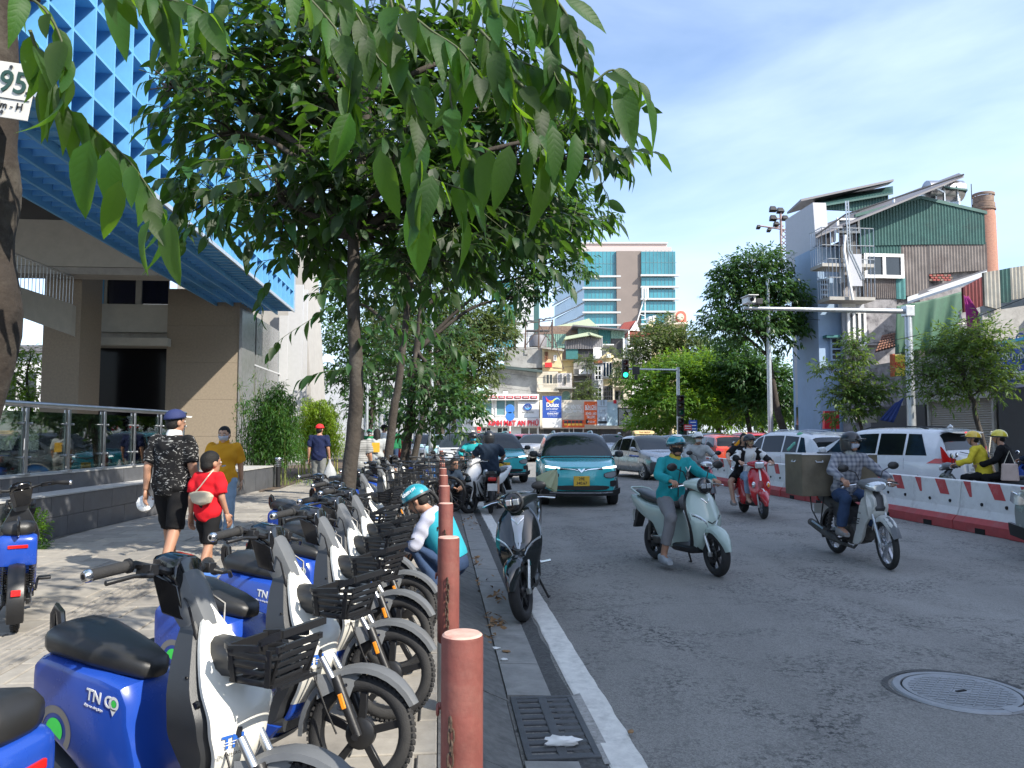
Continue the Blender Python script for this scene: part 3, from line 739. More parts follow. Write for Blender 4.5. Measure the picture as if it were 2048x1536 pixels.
for(a,c)in((722,724),(763,766),(772,774)):part('balcony',m_crm,h,1226,a,1258,c,Y-.6,1.8)
win(h,1230,738,1246,757,Y+.95,m_wframe,None,3,1);win(h,1230,782,1246,803,Y+.95,m_gcor,None,2,1);part('column',m_crm,h,1226,735,1228.5,800,Y-.5,.3)
h=empty('villa',(0,0,0),0,'white villa with red tiled roof and gable dormer among the trees','house');Y=98
part('wall',m_white,h,1256,672,1302,870,Y,8);poly('roof',m_rooft,h,[(1238,660),(1248,645),(1272,641),(1276,662),(1255,664)],Y-1,6);poly('gable',m_white,h,[(1260,661),(1272,642),(1280,662)],Y-1.4,1)
poly('roof',m_rooft,h,[(1256,664),(1305,664),(1310,671),(1254,671)],Y-1.6,5)
for a in(1262,1270,1281):win(h,a,676,a+5,695,Y-.05,m_wood,None,1,1,.12)
part('balcony',m_white,h,1254,694,1304,698,Y-1.6,1.8)
h=empty('yellow_block',(0,0,0),0,'yellow colonial building with a round red emblem on its parapet','building');Y=110
part('wall',m_yel,h,1300,648,1368,870,Y,10);part('wall',m_yel,h,1345,640,1372,870,Y-1,6);part('cornice',m_crm,h,1340,644,1377,648,Y-2,8);part('parapet',m_crm,h,1336,630,1362,645,Y-1.2,2)
arch(h,1351,622,1372,645,Y-1.4,m_crm,mat('faded red emblem',(.5,.13,.09),.7));
b=MB();c_=at(1361,634,Y-1.7);b.lathe([(.45,0),(.5,.05),(.3,.08),(.0001,.05)],16,0,TR(*c_)@RX(PI/2));b.build('emblem_rosette',m_crm,h)
part('roof_unit',m_wframe,h,1298,633,1304,642,Y+1,2);part('roof_unit',m_wframe,h,1306,631,1312,641,Y+1,2)
an=empty('antenna_mast',(0,0,0),0,'white lattice phone antenna mast on a roof in front of the tower','antenna');Y=115;P=lambda x,y:at(x,y,Y)
b=MB();b.tube([P(1274,645),P(1287,600),P(1287,572)],.09,6);b.tube([P(1290,640),P(1290,575)],.07,6);b.tube([P(1278,628),P(1290,632)],.05,5);b.tube([P(1282,640),P(1294,638)],.05,5);b.build('mast',m_wframe,an)
for x,a,c in((1284,576,597),(1290,574,600),(1294.5,574,598)):part('antenna_panel',m_wframe,an,x,a,x+2.6,c,Y-.6,.4)
Y=68
m_shopw=mat('white shop cladding',(.74,.73,.70),.6,var=.04,dirt=.1)
m_sred=mat('sign red',(.62,.02,.035),.4);m_sblue=mat('sign blue',(.03,.085,.36),.35);m_sgrey=mat('sign grey',(.25,.26,.28),.5)
h=empty('eyewear_shop',(0,0,0),0,'white two storey eyewear shop with red letters and red logo band','shop')
part('wall',m_shopw,h,947,790,1078,906,Y,8);part('column',m_shopw,h,943,790,950,906,Y-.3,.6)
for l,r_ in((956,984.5),(992,1030)):
 f=win(h,l,800,r_,831,Y-.02,m_shopw,mat('frosted teal glass',(.14,.26,.28),.2,var=.15,scale=.8),2,1,.1)
part('fascia',m_shopw,h,946,788,1078,800,Y-.6,.6)
for i in range(8):
 x=949+i*16;part('logo_plate',m_sred,h,x,791.5,x+13.5,797,Y-.66,.06,.1)
 bx=RC(x,791.5,x+13.5,797,Y-.66);b=MB();b.box(((bx[0]+bx[1])/2,Y-.69,(bx[2]+bx[3])/2),((bx[1]-bx[0])*.7,.03,.06));b.build('logo_line',m_wht,h)
part('logo_board',m_shopw,h,1036,803,1078,835,Y-.35,.3)
b=MB();c_=at(1055.5,814,Y-.4);
b.lathe([(.27,0),(.36,0),(.36,.03),(.27,.03)],24,0,TR(*c_)@Matrix.Diagonal((1.05,1,.85,1))@RX(PI/2))
for dx in(-.12,.13):b.lathe([(.07,0),(.12,0),(.12,.03),(.07,.03)],16,0,TR(c_.x+dx,c_.y,c_.z+.1)@RX(PI/2))
b.build('logo',m_sblue,h)
b=MB();b.prism([(c_.x-.3,c_.z-.05),(c_.x-.1,c_.z-.1),(c_.x+.3,c_.z-.02),(c_.x+.22,c_.z-.24),(c_.x,c_.z-.3),(c_.x-.22,c_.z-.22)],.03,0,XZ(Y-.42));b.build('logo_wave',mat('logo cyan',(.1,.35,.7),.4),h)
text('KÍNH MẮT AN PHÚ',.22,m_ink,face_cam((c_.x+.02,Y-.38,at(0,825,Y).z)),h,width=1.05)
part('sign_board',m_shopw,h,947,836,1080,853,Y-.55,.5)
text('KÍNH MẮT AN PHÚ',.62,m_sred,face_cam(at(1027,846.5,Y-.6)),h,'lettering',.03,.03,width=100/1539*67.4)
text('120',.34,m_sgrey,face_cam(at(962.5,839.5,Y-.58)),h,ext=.01,width=.34);text('Đường Bà',.16,m_sgrey,face_cam(at(962.5,845,Y-.58)),h,ext=.01);text('ĐT: 0983 . 733 888',.14,m_sgrey,face_cam(at(962.5,849,Y-.58)),h,ext=.01,width=.85)
for l,r_ in((963,982),(994,1016),(1041,1075)):win(h,l,855,r_,892,Y-.02,m_shopw,None,2,1,.1)
text('MẮT',.34,m_wht,face_cam(at(972,864,Y-.2)),h,ext=.01)
poly('roof',mat('grey sheet roof',(.36,.37,.34),.6),h,[(924,779),(998,784),(1008,789),(940,789)],Y-.4,6)
part('side_annex',m_shopw,h,925,789,944,906,Y+.2,8);part('annex_window',m_glassdark,h,932,801,943,828,Y+.1,.2);part('annex_band',m_red,h,926,790,943,796,Y,.2)
text('HC',.5,m_ink,face_cam(at(940,845,Y)),h,bold=.02);
part('roof_unit',m_white,h,1006,783,1016,789,Y+1,1)
fl=empty('red_flag',at(958,857,Y-1),0,'small red flag with yellow star hanging at the eyewear shop','flag')
b=MB();b.box((0,0,-.25),(.34,.02,.8));b.build('cloth',m_sred,fl);
st=[(.11*(1 if i%2==0 else.42)*math.sin(PI*i/5),.11*(1 if i%2==0 else.42)*math.cos(PI*i/5)-.2)for i in range(10)]
b=MB();b.prism(st,.01,0,XZ(-.025));b.build('star',mat('star yellow',(.8,.6,.05),.5),fl)
sg=empty('shop_sign',at(932,872,Y-1),0,'small dark blue hanging sign left of the eyewear shop door','sign')
b=MB();b.box((0,0,-.1),(.62,.06,.45));b.build('board',mat('deep navy',(.03,.03,.12),.4),sg);text('DY',.28,m_wht,face_cam((0,-.04,-.1)),sg,shear=.3)
s_=empty('paint_sign',(0,0,0),0,'tall blue paint shop sign with a rainbow flourish over white panel','sign');Y=66.5
part('board',m_sblue,s_,1085,792,1123,836,Y,.35);part('lower_board',m_white,s_,1085,836,1123,855,Y+.02,.3)
cxx=at(1104,0,Y).x;k=Y/FPX
text('Dulux',.54,m_wht,face_cam((cxx-.08,Y-.03,at(0,810,Y).z)),s_,bold=.025,width=25*k);text("Let's colour",.3,m_wht,face_cam((cxx-.12,Y-.03,at(0,817.5,Y).z)),s_,width=23*k)
text('Trung tâm phối màu',.1,m_wht,face_cam((cxx-.05,Y-.03,at(0,823,Y).z)),s_,width=14*k);text('KHANG PHÁT',.22,m_wht,face_cam((cxx-.05,Y-.03,at(0,827.5,Y).z)),s_,bold=.02,width=22*k);text('ĐC: 120 - ĐT 0912 345 ',.09,m_wht,face_cam((cxx-.05,Y-.03,at(0,832,Y).z)),s_,width=18*k)
cols=[(.7,.05,.25),(.75,.05,.05),(.85,.25,.03),(.9,.6,.04),(.55,.7,.15),(.3,.6,.75)]
C_=smooth_pts([(1091,793.5),(1095,802),(1103,804.5),(1109,799.5),(1115,797),(1119,800),(1119,806)],3)
wd=[.5,2,3.2,3.6,3.4,3.2,3,2.8,2.5,2.2,2,1.8,1.6,1.4,1.2,1.1,1,.8,.5]
for i in range(len(C_)-1):
 a,c=C_[i],C_[i+1]
 pa=[(at(a[0],a[1]-wd[i],Y).x,at(a[0],a[1]-wd[i],Y).z),(at(a[0],a[1]+wd[i]*.6,Y).x,at(a[0],a[1]+wd[i]*.6,Y).z),(at(c[0],c[1]+wd[i+1]*.6,Y).x,at(c[0],c[1]+wd[i+1]*.6,Y).z),(at(c[0],c[1]-wd[i+1],Y).x,at(c[0],c[1]-wd[i+1],Y).z)]
 ci=min(5,int(i*6/12));b=MB();b.prism(pa,.02,0,XZ(Y-.03));b.build('flourish',mat('flourish %d'%ci,cols[ci],.4),s_)
s_=empty('shop_sign',(0,0,0),0,'wide beige shop sign with faint pale letters right of the blue sign','sign')
m_beige=mat('beige sign',(.55,.51,.43),.7,dirt=.3,dcol=(.4,.36,.3))
part('board',m_beige,s_,1125,808,1169,838,Y,.3);k=Y/FPX
text('PHỤ KIỆN TÓC',.38,m_wht,face_cam(at(1147,814.5,Y-.03)),s_,width=31*k,bold=.02);text('PHỤ LIỆU MAY THÊU',.34,m_wht,face_cam(at(1147,823,Y-.03)),s_,width=40*k,bold=.02);
text('GIÁ RẺ BÁN BUÔN BÁN LẺ',.14,mat('pale print',(.48,.44,.37),.6),face_cam(at(1147,833,Y-.03)),s_,width=38*k)
s_=empty('awning_sign',(0,0,0),0,'orange and yellow lit awning sign under the beige board','sign')
part('board',mat('orange awning',(.75,.13,.03),.5),s_,1125,840,1169,855,Y-.1,.5);part('strip',mat('amber strip',(.85,.5,.07),.4),s_,1127,847,1167,851,Y-.16,.05);part('strip',m_dark,s_,1127,841,1165,846,Y-.16,.05)
for i in range(6):part('divider',m_sred,s_,1127+i*7.6,841,1128+i*7.6,852,Y-.19,.03)
m_or=mat('sign orange',(.78,.12,.02),.45)
s_=empty('shop_sign',(0,0,0),0,'tall bright orange food shop sign with white letters','sign')
part('board',m_or,s_,1169,803,1195,849,Y-.3,.3)
for y,tx,sz,wd_ in((815,'BÚN CHẢ',.5,23),(827.5,'XÉ MÓI - XÀO',.3,22),(834.5,'TÀI LƯỢC',.32,17),(844,'MỞ CỬA 24h',.2,15)):text(tx,sz,m_wht,face_cam(at(1182,y,Y-.33)),s_,bold=.025,width=wd_*Y/FPX)
part('stripe',m_wht,s_,1170,819,1194,820,Y-.33,.03)
b=MB();c_=at(1174,843,Y-.32);b.lathe([(.0001,0),(.14,0),(.14,.02)],16,0,TR(*c_)@RX(PI/2)@Matrix.Diagonal((.8,1.5,1,1)));b.build('emblem',m_ink,s_)
s_=empty('shop_sign',(0,0,0),0,'pale blue grey signboard numbered 11 with a red corner','sign')
m_pb=mat('pale blue sign',(.50,.58,.66),.5,var=.05);part('board',m_pb,s_,1195,800,1214.5,851,Y-.4,.3);part('board',mat('ice blue sign',(.42,.55,.62),.45,var=.15,scale=1.2),s_,1214.5,804,1235,851,Y-.3,.25)
text('11',.6,m_sgrey,face_cam(at(1205,806,Y-.43)),s_,bold=.02,width=.3);text('CHANEL',.26,m_sgrey,face_cam(at(1205,821.5,Y-.43)),s_,width=13*Y/FPX);text('NƯỚC HOA',.12,m_sgrey,face_cam(at(1205,826,Y-.43)),s_)
part('band',m_dgrey,s_,1196,842,1214,847,Y-.43,.03);part('corner',m_sred,s_,1227,800,1233,807,Y-.4,.06);part('divider',m_sgrey,s_,1196,813,1214,813.6,Y-.43,.02)
b=MB();
for x0_,h0 in((1198,6),(1201,9),(1210,7)):pbox(b,x0_,841-h0,x0_+1.6,841,Y-.43,.02)
b.build('print',m_sgrey,s_)
s_=empty('shop_sign',(0,0,0),0,'grey framed coffee shop sign with a black bird like logo','sign')
part('board',mat('warm grey sign',(.42,.41,.39),.5),s_,1237,817,1267,850,Y,.3)
for(a,c,d,e)in((1236,815.5,1268,817),(1236,850,1268,851.5),(1266.5,815.5,1268,851.5),(1235.5,815.5,1237,851.5)):part('frame',m_ink,s_,a,c,d,e,Y-.1,.4)
text('Coffee - Beyond',.3,m_ink,face_cam(at(1252,839,Y-.03)),s_,bold=.02,width=23*Y/FPX,shear=.2)
P=[at(x,y,Y)for x,y in((1247,832),(1249,826),(1253,829),(1257,825),(1251,827),(1250,821),(1254,826),(1256,830),(1251,834))]
b=MB();b.tube([Vector((p.x,Y-.03,p.z))for p in P],.06,5);b.build('logo',m_ink,s_)
h=empty('shop_row',(0,0,0),0,'dark shop fronts under the row of signboards','shop');
part('wall',m_aged,h,1080,856,1330,906,69.5,6);part('wall',m_crm,h,1080,800,1270,858,69.2,4)
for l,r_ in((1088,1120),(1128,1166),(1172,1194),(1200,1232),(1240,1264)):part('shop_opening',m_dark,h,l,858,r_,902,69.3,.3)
for x in(1138,1147,1166):part('post',m_wframe,h,x,852,x+1,902,66.8,.1)
part('banner',mat('dark red banner',(.28,.02,.03),.6),h,1268,834,1290,852,67,.2)
for(x,y,lb)in((1119,873,'slanting red flag with yellow star below the blue paint sign'),):
 fl=empty('red_flag',at(x,y,65),0,lb,'flag');b=MB();b.tube([(-.35,0,-.9),(.22,0,.45)],.02,5);b.build('pole',m_wframe,fl)
 b=MB();b.prism([(-.3,-.65),(.2,.4),(.25,-.5),(-.1,-.8)],.02,0,XZ(0));b.build('cloth',m_sred,fl)
 b=MB();b.prism([(x_*.7+.03,z_-.05)for x_,z_ in st],.01,0,XZ(-.02));b.build('star',mat('star yellow'),fl)
h=empty('far_house',(0,0,0),0,'pale distant block with ribbed wall seen between the left tree trunks','house');Y=75
part('wall',mat('pale grey render',(.42,.43,.44),.8,dirt=.2),h,640,740,935,905,Y,10)
for k in range(5):part('window',m_glassdark,h,765+k*34,770,785+k*34,795,Y-.1,.2)
for k in range(18):part('rib',mat('grey rib',(.30,.31,.32),.7),h,700+k*10,815,704+k*10,895,Y-.15,.2)
h=empty('far_house',(0,0,0),0,'low pale building beyond the left ramp behind garden trees','house');Y=60
part('wall',m_white,h,-60,700,90,900,Y,8)
for k in range(3):part('window',m_glassdark,h,-30+k*40,745,-8+k*40,800,Y-.1,.2)
part('roof',m_gcor,h,-70,690,92,702,Y-.6,9)
# ================================================================== RIGHT: tin clad houses, shops, chimney
m_corg=mat('green corrugated sheet',(.03,.088,.078),.5,.25,var=.2,scale=2,dirt=.5,dcol=(.035,.05,.045))
m_corb=mat('rusty brown corrugated sheet',(.155,.135,.125),.6,.25,var=.25,scale=1.5,dirt=.5,dcol=(.075,.05,.045))
m_corl=mat('bare zinc sheet',(.36,.34,.29),.45,.4,var=.2,scale=1.5,dirt=.3,dcol=(.2,.13,.09))
m_lblue=mat('light blue render',(.27,.37,.50),.85,var=.06,scale=2,dirt=.2,dcol=(.2,.25,.3))
m_pan=mat('grey white panel',(.37,.38,.41),.6,var=.05)
m_mould=mat('mottled mouldy wall',(.25,.24,.245),.95,var=.3,scale=3,dirt=1.0,dcol=(.035,.03,.04),bump=.2,bscale=20)
def P2(px,py,s):
 t,z=pst(px,py,s);return Vector((t,s,z))
def F2(px,py,t):
 s,z=psf(px,py,t);return Vector((t,s,z))
def epoly(name,m,root,pts,s,d=.15,bev=0):
 b=MB();q=[P2(x,y,s)for x,y in pts];b.add(q+[p+Vector((0,d,0))for p in q],[tuple(range(len(q)))[::-1],tuple(range(len(q),2*len(q)))]+[(i,(i+1)%len(q),len(q)+(i+1)%len(q),len(q)+i)for i in range(len(q))]);return b.build(name,m,root)
def fpoly(name,m,root,pts,t,d=.15):
 b=MB();q=[F2(x,y,t)for x,y in pts];b.add(q+[p+Vector((d,0,0))for p in q],[tuple(range(len(q)))[::-1],tuple(range(len(q),2*len(q)))]+[(i,(i+1)%len(q),len(q)+(i+1)%len(q),len(q)+i)for i in range(len(q))]);return b.build(name,m,root)
def ecorr(name,m,root,top,bot,s,pitch=.16,d=.035):
 T=[P2(x,y,s)for x,y in top];B_=[P2(x,y,s)for x,y in bot]
 def ev(L_,t):
  for i in range(len(L_)-1):
   if L_[i].x<=t<=L_[i+1].x or i==len(L_)-2:
    f=(t-L_[i].x)/max(1e-6,L_[i+1].x-L_[i].x);return L_[i].z+(L_[i+1].z-L_[i].z)*f
 t0,t1=max(T[0].x,B_[0].x),min(T[-1].x,B_[-1].x);n=int((t1-t0)/pitch*2);vs=[]
 for i in range(n+1):
  t=t0+(t1-t0)*i/n;y=s-(d if i%2 else 0);vs+=[(t,y,ev(B_,t)),(t,y,ev(T,t)),(t,s+.1,ev(T,t)),(t,s+.1,ev(B_,t))]
 b=MB();b.add(vs,[(4*i,4*i+4,4*i+5,4*i+1)for i in range(n)]+[(4*i+1,4*i+5,4*i+6,4*i+2)for i in range(n)]+[(4*i+3,4*i+2,4*i+6,4*i+7)for i in range(n)]);return b.build(name,m,root)
def swin(root,px0,py0,px1,py1,s,nx=2,ny=1,fr=.09,fm=None,pm=None):
 a=P2(px0,py1,s);c=P2(px1,py0,s);b=MB()
 for i in range(nx+1):b.box((a.x+(c.x-a.x)*i/nx,s-.05,(a.z+c.z)/2),(fr,.12,c.z-a.z+fr))
 for j in range(ny+1):b.box(((a.x+c.x)/2,s-.048,a.z+(c.z-a.z)*j/ny),(c.x-a.x,.11,fr))
 f=b.build('window',fm or m_wframe,root)
 b=MB();b.box(((a.x+c.x)/2,s-.01,(a.z+c.z)/2),(c.x-a.x,.05,c.z-a.z));b.build('pane',pm or m_glassdark,f);return f
def sheetroof(name,m,root,q,d=.08):
 b=MB();q=[Vector(p)for p in q];b.add(q+[p-Vector((0,0,d))for p in q],[(0,1,2,3),(7,6,5,4)]+[(i,4+i,4+(i+1)%4,(i+1)%4)for i in range(4)]);return b.build(name,m,root)
h=empty('tube_house',(0,0,0),SROT,'narrow light blue and white tube house with a box sign over black shopfront','house')
s1=39.0
b=MB();b.box((24,s1+1.5,5.2),(8,3,10.4));b.build('wall',m_lblue,h)
b=MB();xa,xb=P2(1641,700,36.7).x,P2(1702,700,36.7).x;b.box(((xa+xb)/2,37.9,5.9),(xb-xa,2.4,9.8));b.build('wall',m_lblue,h)
b=MB();b.box((26,s1+1.5,11.2),(4.5,2.9,1.8));b.build('upper_wall',m_lblue,h)
fpoly('front_panel',m_pan,h,[(1592,812),(1651,785),(1637,560),(1588,575)],19.7,.12)
fpoly('box_sign',m_pan,h,[(1579,548),(1640,490),(1636,405),(1579,440)],18.9,.7)
b=MB();b.box((19.3,s1+.1,11.4),(.75,.15,3.0));b.build('box_sign_side',m_dgrey,h)
b=MB()
for(a,c)in(((1603,585),(1612,515)),((1612,515),(1625,570)),((1634,560),(1622,500)),((1600,585),(1636,565))):b.tube([F2(*a,19.6),F2(*c,19.6)],.10,4)
b.build('window_brace',m_wframe,h);fpoly('window',m_glassdark,h,[(1600,585),(1637,562),(1637,500),(1600,530)],19.85,.1)
fpoly('shop_sign',m_gloss,h,[(1592,850),(1655,850),(1655,790),(1592,815)],19.4,.5);fpoly('shop_front',m_dark,h,[(1590,880),(1655,880),(1655,850),(1590,850)],19.9,.1)
b=MB();c_=F2(1627,803,19.36);b.lathe([(.0001,0),(.16,0),(.16,.05)],14,0,TR(*c_)@RY(-PI/2)@Matrix.Diagonal((2,1,1,1)));b.build('emblem',m_wht,h)
b=MB();b.box((19.95,s1-.06,5),(.25,.1,10));b.build('drain_strip',m_dgrey,h)
for(a,c,d,e)in((1664,677,1685,720),(1645,560,1662,600)):swin(h,a,c,d,e,36.65,1,4,.08,m_lblue,m_dgrey)
epoly('window_hood',m_tealp,h,[(1657,670),(1690,670),(1690,675),(1657,675)],36.3,.4)
epoly('pipe',m_galv,h,[(1660,740),(1662,740),(1662,420),(1660,420)],s1-.1,.05)
sheetroof('roof',m_gcor,h,[F2(1583,424,19.5),P2(1612,398,s1),P2(1802,358,s1),P2(1790,366,s1+3)],.12)
sheetroof('roof',m_corg,h,[P2(1640,412,s1-.4),P2(1800,385,s1-.4),P2(1800,372,s1+2),P2(1640,398,s1+2)],.1)
ecorr('gable_sheet',m_corg,h,[(1632,412),(1790,384)],[(1632,418),(1790,425)],s1-.1)
for k in range(2):epoly('air_conditioner',m_wframe,h,[(1690+k*14,618-k*3),(1703+k*14,618-k*3),(1703+k*14,602-k*3),(1690+k*14,602-k*3)],36.0,.4)
s2=36.2
h=empty('tin_clad_house',(0,0,0),SROT,'ramshackle house clad in green and brown corrugated tin with a slanting roof','house')
t0,_=pst(1690,600,s2);t1,_=pst(1988,500,s2)
b=MB();b.box(((t0+t1)/2+.1,s2+1.4,5.6),(t1-t0-.2,2.4,11.0));b.build('core_wall',m_mould,h)
ecorr('tin_sheet',m_corg,h,[(1727,433),(1856,396),(1983,426)],[(1727,492),(1856,489),(1860,489),(1983,489)],s2-.12)
ecorr('tin_sheet',m_corg,h,[(1732,480),(1812,480)],[(1732,508),(1812,508)],s2-.06)
ecorr('tin_sheet',m_corb,h,[(1812,484),(1866,484)],[(1812,592),(1866,590)],s2-.05)
ecorr('tin_sheet',m_corb,h,[(1867,484),(1985,484)],[(1867,548),(1985,540)],s2-.07)
ecorr('tin_sheet',m_corb,h,[(1735,556),(1800,556)],[(1735,597),(1800,597)],s2-.06,.1)
ecorr('tin_sheet',m_tealp,h,[(1800,553),(1819,553)],[(1800,598),(1819,598)],s2-.09,.2)
epoly('roof_trim',m_corg,h,[(1722,434),(1856,397),(1990,428),(1990,422),(1856,391),(1722,428)],s2-.2,.15)
swin(h,1738,512,1812,553,s2-.16,2,1,.16)
swin(h,1684,440,1726,464,s2-.1,1,1,.1)
epoly('mouldy_wall',m_mould,h,[(1735,690),(1800,690),(1800,597),(1735,597)],s2-.03,.1)
epoly('stair_wall',m_pan,h,[(1690,700),(1738,700),(1738,600),(1690,610)],s2-.02,.1)
swin(h,1700,625,1733,690,s2-.1,3,1,.12)
for r_ in range(3):
 for j in range(6):
  a=P2(1867+j*7.5+(3 if r_%2 else 0),560-r_*4.5,s2-.06);b=MB();b.box((a.x+.07,a.y,a.z),(.155,.1,.085));b.build('brick',m_rooft if(r_+j)%3 else m_brick,h)
def balc(pxs,z_top,z_bot,name):
 b=MB();a=P2(pxs[0],z_bot,s2-1.2);c=P2(pxs[1],z_bot,s2-.1);zt=P2(pxs[1],z_top,s2).z
 b.box(((a.x+c.x)/2,s2-.6,a.z-.1),(c.x-a.x,1.2,.16));b.build('balcony_slab',m_conc,h)
 b=MB();zb=a.z
 n=12
 for i in range(n+1):x=a.x+(c.x-a.x)*i/n;b.tube([(x,s2-1.2,zb),(x,s2-1.2,zt)],.018,4)
 for i in range(6):b.tube([(a.x,s2-1.2+i*.22,zb),(a.x,s2-1.2+i*.22,zt)],.018,4)
 for z in(zt,(zt+zb)/2):b.tube([(c.x,s2-1.2,z),(a.x,s2-1.2,z),(a.x,s2,z)],.025,4)
 b.build(name,m_galv,h)
balc((1652,1732),470,525,'balcony_rail');balc((1665,1732),530,592,'balcony_cage')
epoly('balcony_recess',m_dark,h,[(1690,525),(1735,525),(1735,440),(1690,452)],s2-.02,.1)
epoly('balcony_screen',m_pan,h,[(1703,572),(1732,572),(1732,508),(1706,508)],s2-1.3,.08)
lau=[(1660,465,10,30,(.03,.03,.035)),(1672,460,9,26,(.25,.24,.24)),(1688,470,10,20,(.02,.02,.03)),(1686,535,9,32,(.5,.5,.5))]
for x,y,w_,hh,c in lau:epoly('hung_cloth',mat('cloth %d'%x,c,.9),h,[(x,y+hh),(x+w_,y+hh-3),(x+w_,y),(x,y)],s2-.9,.05)
b=MB()
for x in(1703,1708):b.tube([P2(x,402,s2-1.3),P2(x+2,500,s2-1.3),P2(x+28,560,s2-1.3)],.035,5)
for k in range(14):b.tube([P2(1703+k*.2,405+k*7,s2-1.3),P2(1708+k*.2,405+k*7,s2-1.3)],.02,4)
b.build('ladder',m_galv,h)
b=MB();b.tube([P2(1700,470,s2-1.35),P2(1697,500,s2-1.35),P2(1706,560,s2-1.35),P2(1712,600,s2-1.35)],.07,6);b.build('pipe',m_white,h)
sheetroof('roof',m_gcor,h,[P2(1640,472,s2-1.2),P2(1945,351,s2-1.2),P2(1935,346,s2+3),P2(1640,455,s2+3)],.10)
b=MB();b.tube([P2(1641,470,s2-1.25),P2(1700,430,s2-1.25),P2(1945,349,s2-1.25)],.045,5);b.build('roof_gutter',m_dgrey,h)
b=MB()
for(a,c)in(((1903,402),(1903,365)),((1903,385),(1882,374)),((1905,370),(1918,362)),((1930,402),(1930,372)),((1800,412),(1800,395))):b.tube([P2(*a,s2+.4),P2(*c,s2+.4)],.07,5)
b.build('roof_post',m_galv,h)
sheetroof('roof',m_corg,h,[P2(1905,372,s2+.2),P2(1952,378,s2+.2),P2(1938,395,s2+1.5),P2(1915,376,s2+1.5)],.08)
tk=empty('water_tank',ST(*[P2(1902,405,s2+1.2).y,P2(1902,405,s2+1.2).x],P2(1902,405,s2+1.2).z),0,'horizontal steel water tank under the slanting roof by the chimney','tank')
b=MB();b.tube([(-1,0,.6),(-.9,0,.6),(.9,0,.6),(1,0,.6)],[.3,.55,.55,.3],18);b.build('tank_shell',m_steel,tk)
b=MB();b.box((-.6,0,0),(.08,.8,.5));b.box((.6,0,0),(.08,.8,.5));b.build('cradle',m_galv,tk)
cs=46.0;a=P2(1983,540,cs);zt=P2(1980,386,cs).z
ch=empty('brick_chimney',ST(cs,a.x,0),0,'tall round tapering brick chimney behind the tin house','chimney')
def brickmat():
 m=bpy.data.materials.new('chimney brick');m.use_nodes=True;n=m.node_tree;N=n.nodes;K=n.links.new;b_=N['Principled BSDF'];b_.inputs['Roughness'].default_value=.9
 tc=N.new('ShaderNodeTexCoord');sp=N.new('ShaderNodeSeparateXYZ');K(tc.outputs['Object'],sp.inputs[0])
 at2=N.new('ShaderNodeMath');at2.operation='ARCTAN2';K(sp.outputs[0],at2.inputs[0]);K(sp.outputs[1],at2.inputs[1])
 cb=N.new('ShaderNodeCombineXYZ');K(at2.outputs[0],cb.inputs[0]);K(sp.outputs[2],cb.inputs[1])
 br=N.new('ShaderNodeTexBrick');br.inputs['Scale'].default_value=3.6;br.inputs['Color1'].default_value=(.34,.15,.095,1);br.inputs['Color2'].default_value=(.26,.11,.075,1);br.inputs['Mortar'].default_value=(.34,.25,.2,1);br.inputs['Mortar Size'].default_value=.02
 K(cb.outputs[0],br.inputs['Vector']);K(br.outputs['Color'],b_.inputs['Base Color']);return m
b=MB();b.lathe([(.78,0),(.66,zt-1.6),(.60,zt-1.15)],28);b.build('shaft',brickmat(),ch)
b=MB()
for r_,z0,z1 in((.70,zt-1.2,zt-1.05),(.66,zt-1.05,zt-.7),(.60,zt-.7,zt-.25),(.66,zt-.25,zt-.05),(.52,zt-.05,zt-.02)):b.lathe([(r_-.04,z0),(r_,z0+.03),(r_,z1-.03),(r_-.04,z1)],28)
b.build('cap_ring',m_brick,ch)
b=MB();b.tube([(-.75,0,zt-2.5),(-.75,0,zt+.6)],.03,5);b.build('lightning_rod',m_dgrey,ch)
h=empty('awning_house',(0,0,0),SROT,'low house with slanting tin awning roof over tarpaulins and closed roller shutters','house')
b=MB();b.box((24.5,30.2,2.3),(8.6,10.6,4.6));b.build('wall',m_aged,h)
b=MB();b.box((26,27.5,5.6),(7,5,2.4));b.build('upper_wall',m_aged,h)
b=MB();b.box((22.5,31.4,5.2),(4.6,1.2,1.4));b.build('dark_loft',m_dark,h)
sheetroof('awning_roof',m_wframe,h,[P2(1822,603,32.5),P2(1985,551,30),P2(1985,541,33),P2(1822,594,35)],.10)
sheetroof('awning_roof',m_gcor,h,[P2(1845,590,33.5),P2(1985,543,33),P2(1985,538,35),P2(1845,582,36)],.10)
ecorr('tin_sheet',m_corl,h,[(1978,545),(2010,540)],[(1978,612),(2010,620)],26.0,.14)
ecorr('tin_sheet',m_corg,h,[(2010,540),(2030,536)],[(2010,606),(2030,604)],26.05,.14)
ecorr('tin_sheet',m_corl,h,[(2030,536),(2110,524)],[(2030,600),(2110,590)],26.1,.14)
ecorr('tin_sheet',mat('red corrugated sheet',(.16,.035,.035),.6),h,[(1935,575),(1978,552)],[(1935,625),(1978,610)],27.6,.14)
epoly('side_wall',mat('pale cement wall',(.33,.32,.30),.9,var=.15,dirt=.5,dcol=(.16,.15,.14)),h,[(1972,690),(2090,690),(2090,606),(1972,625)],26.2,.15)
b=MB()
for(a,c)in(((1925,622),(1940,690)),((1918,648),(1945,648)),((1935,605),(1955,650))):b.tube([P2(*a,28),P2(*c,28)],.05,5)
b.build('awning_strut',m_wframe,h)
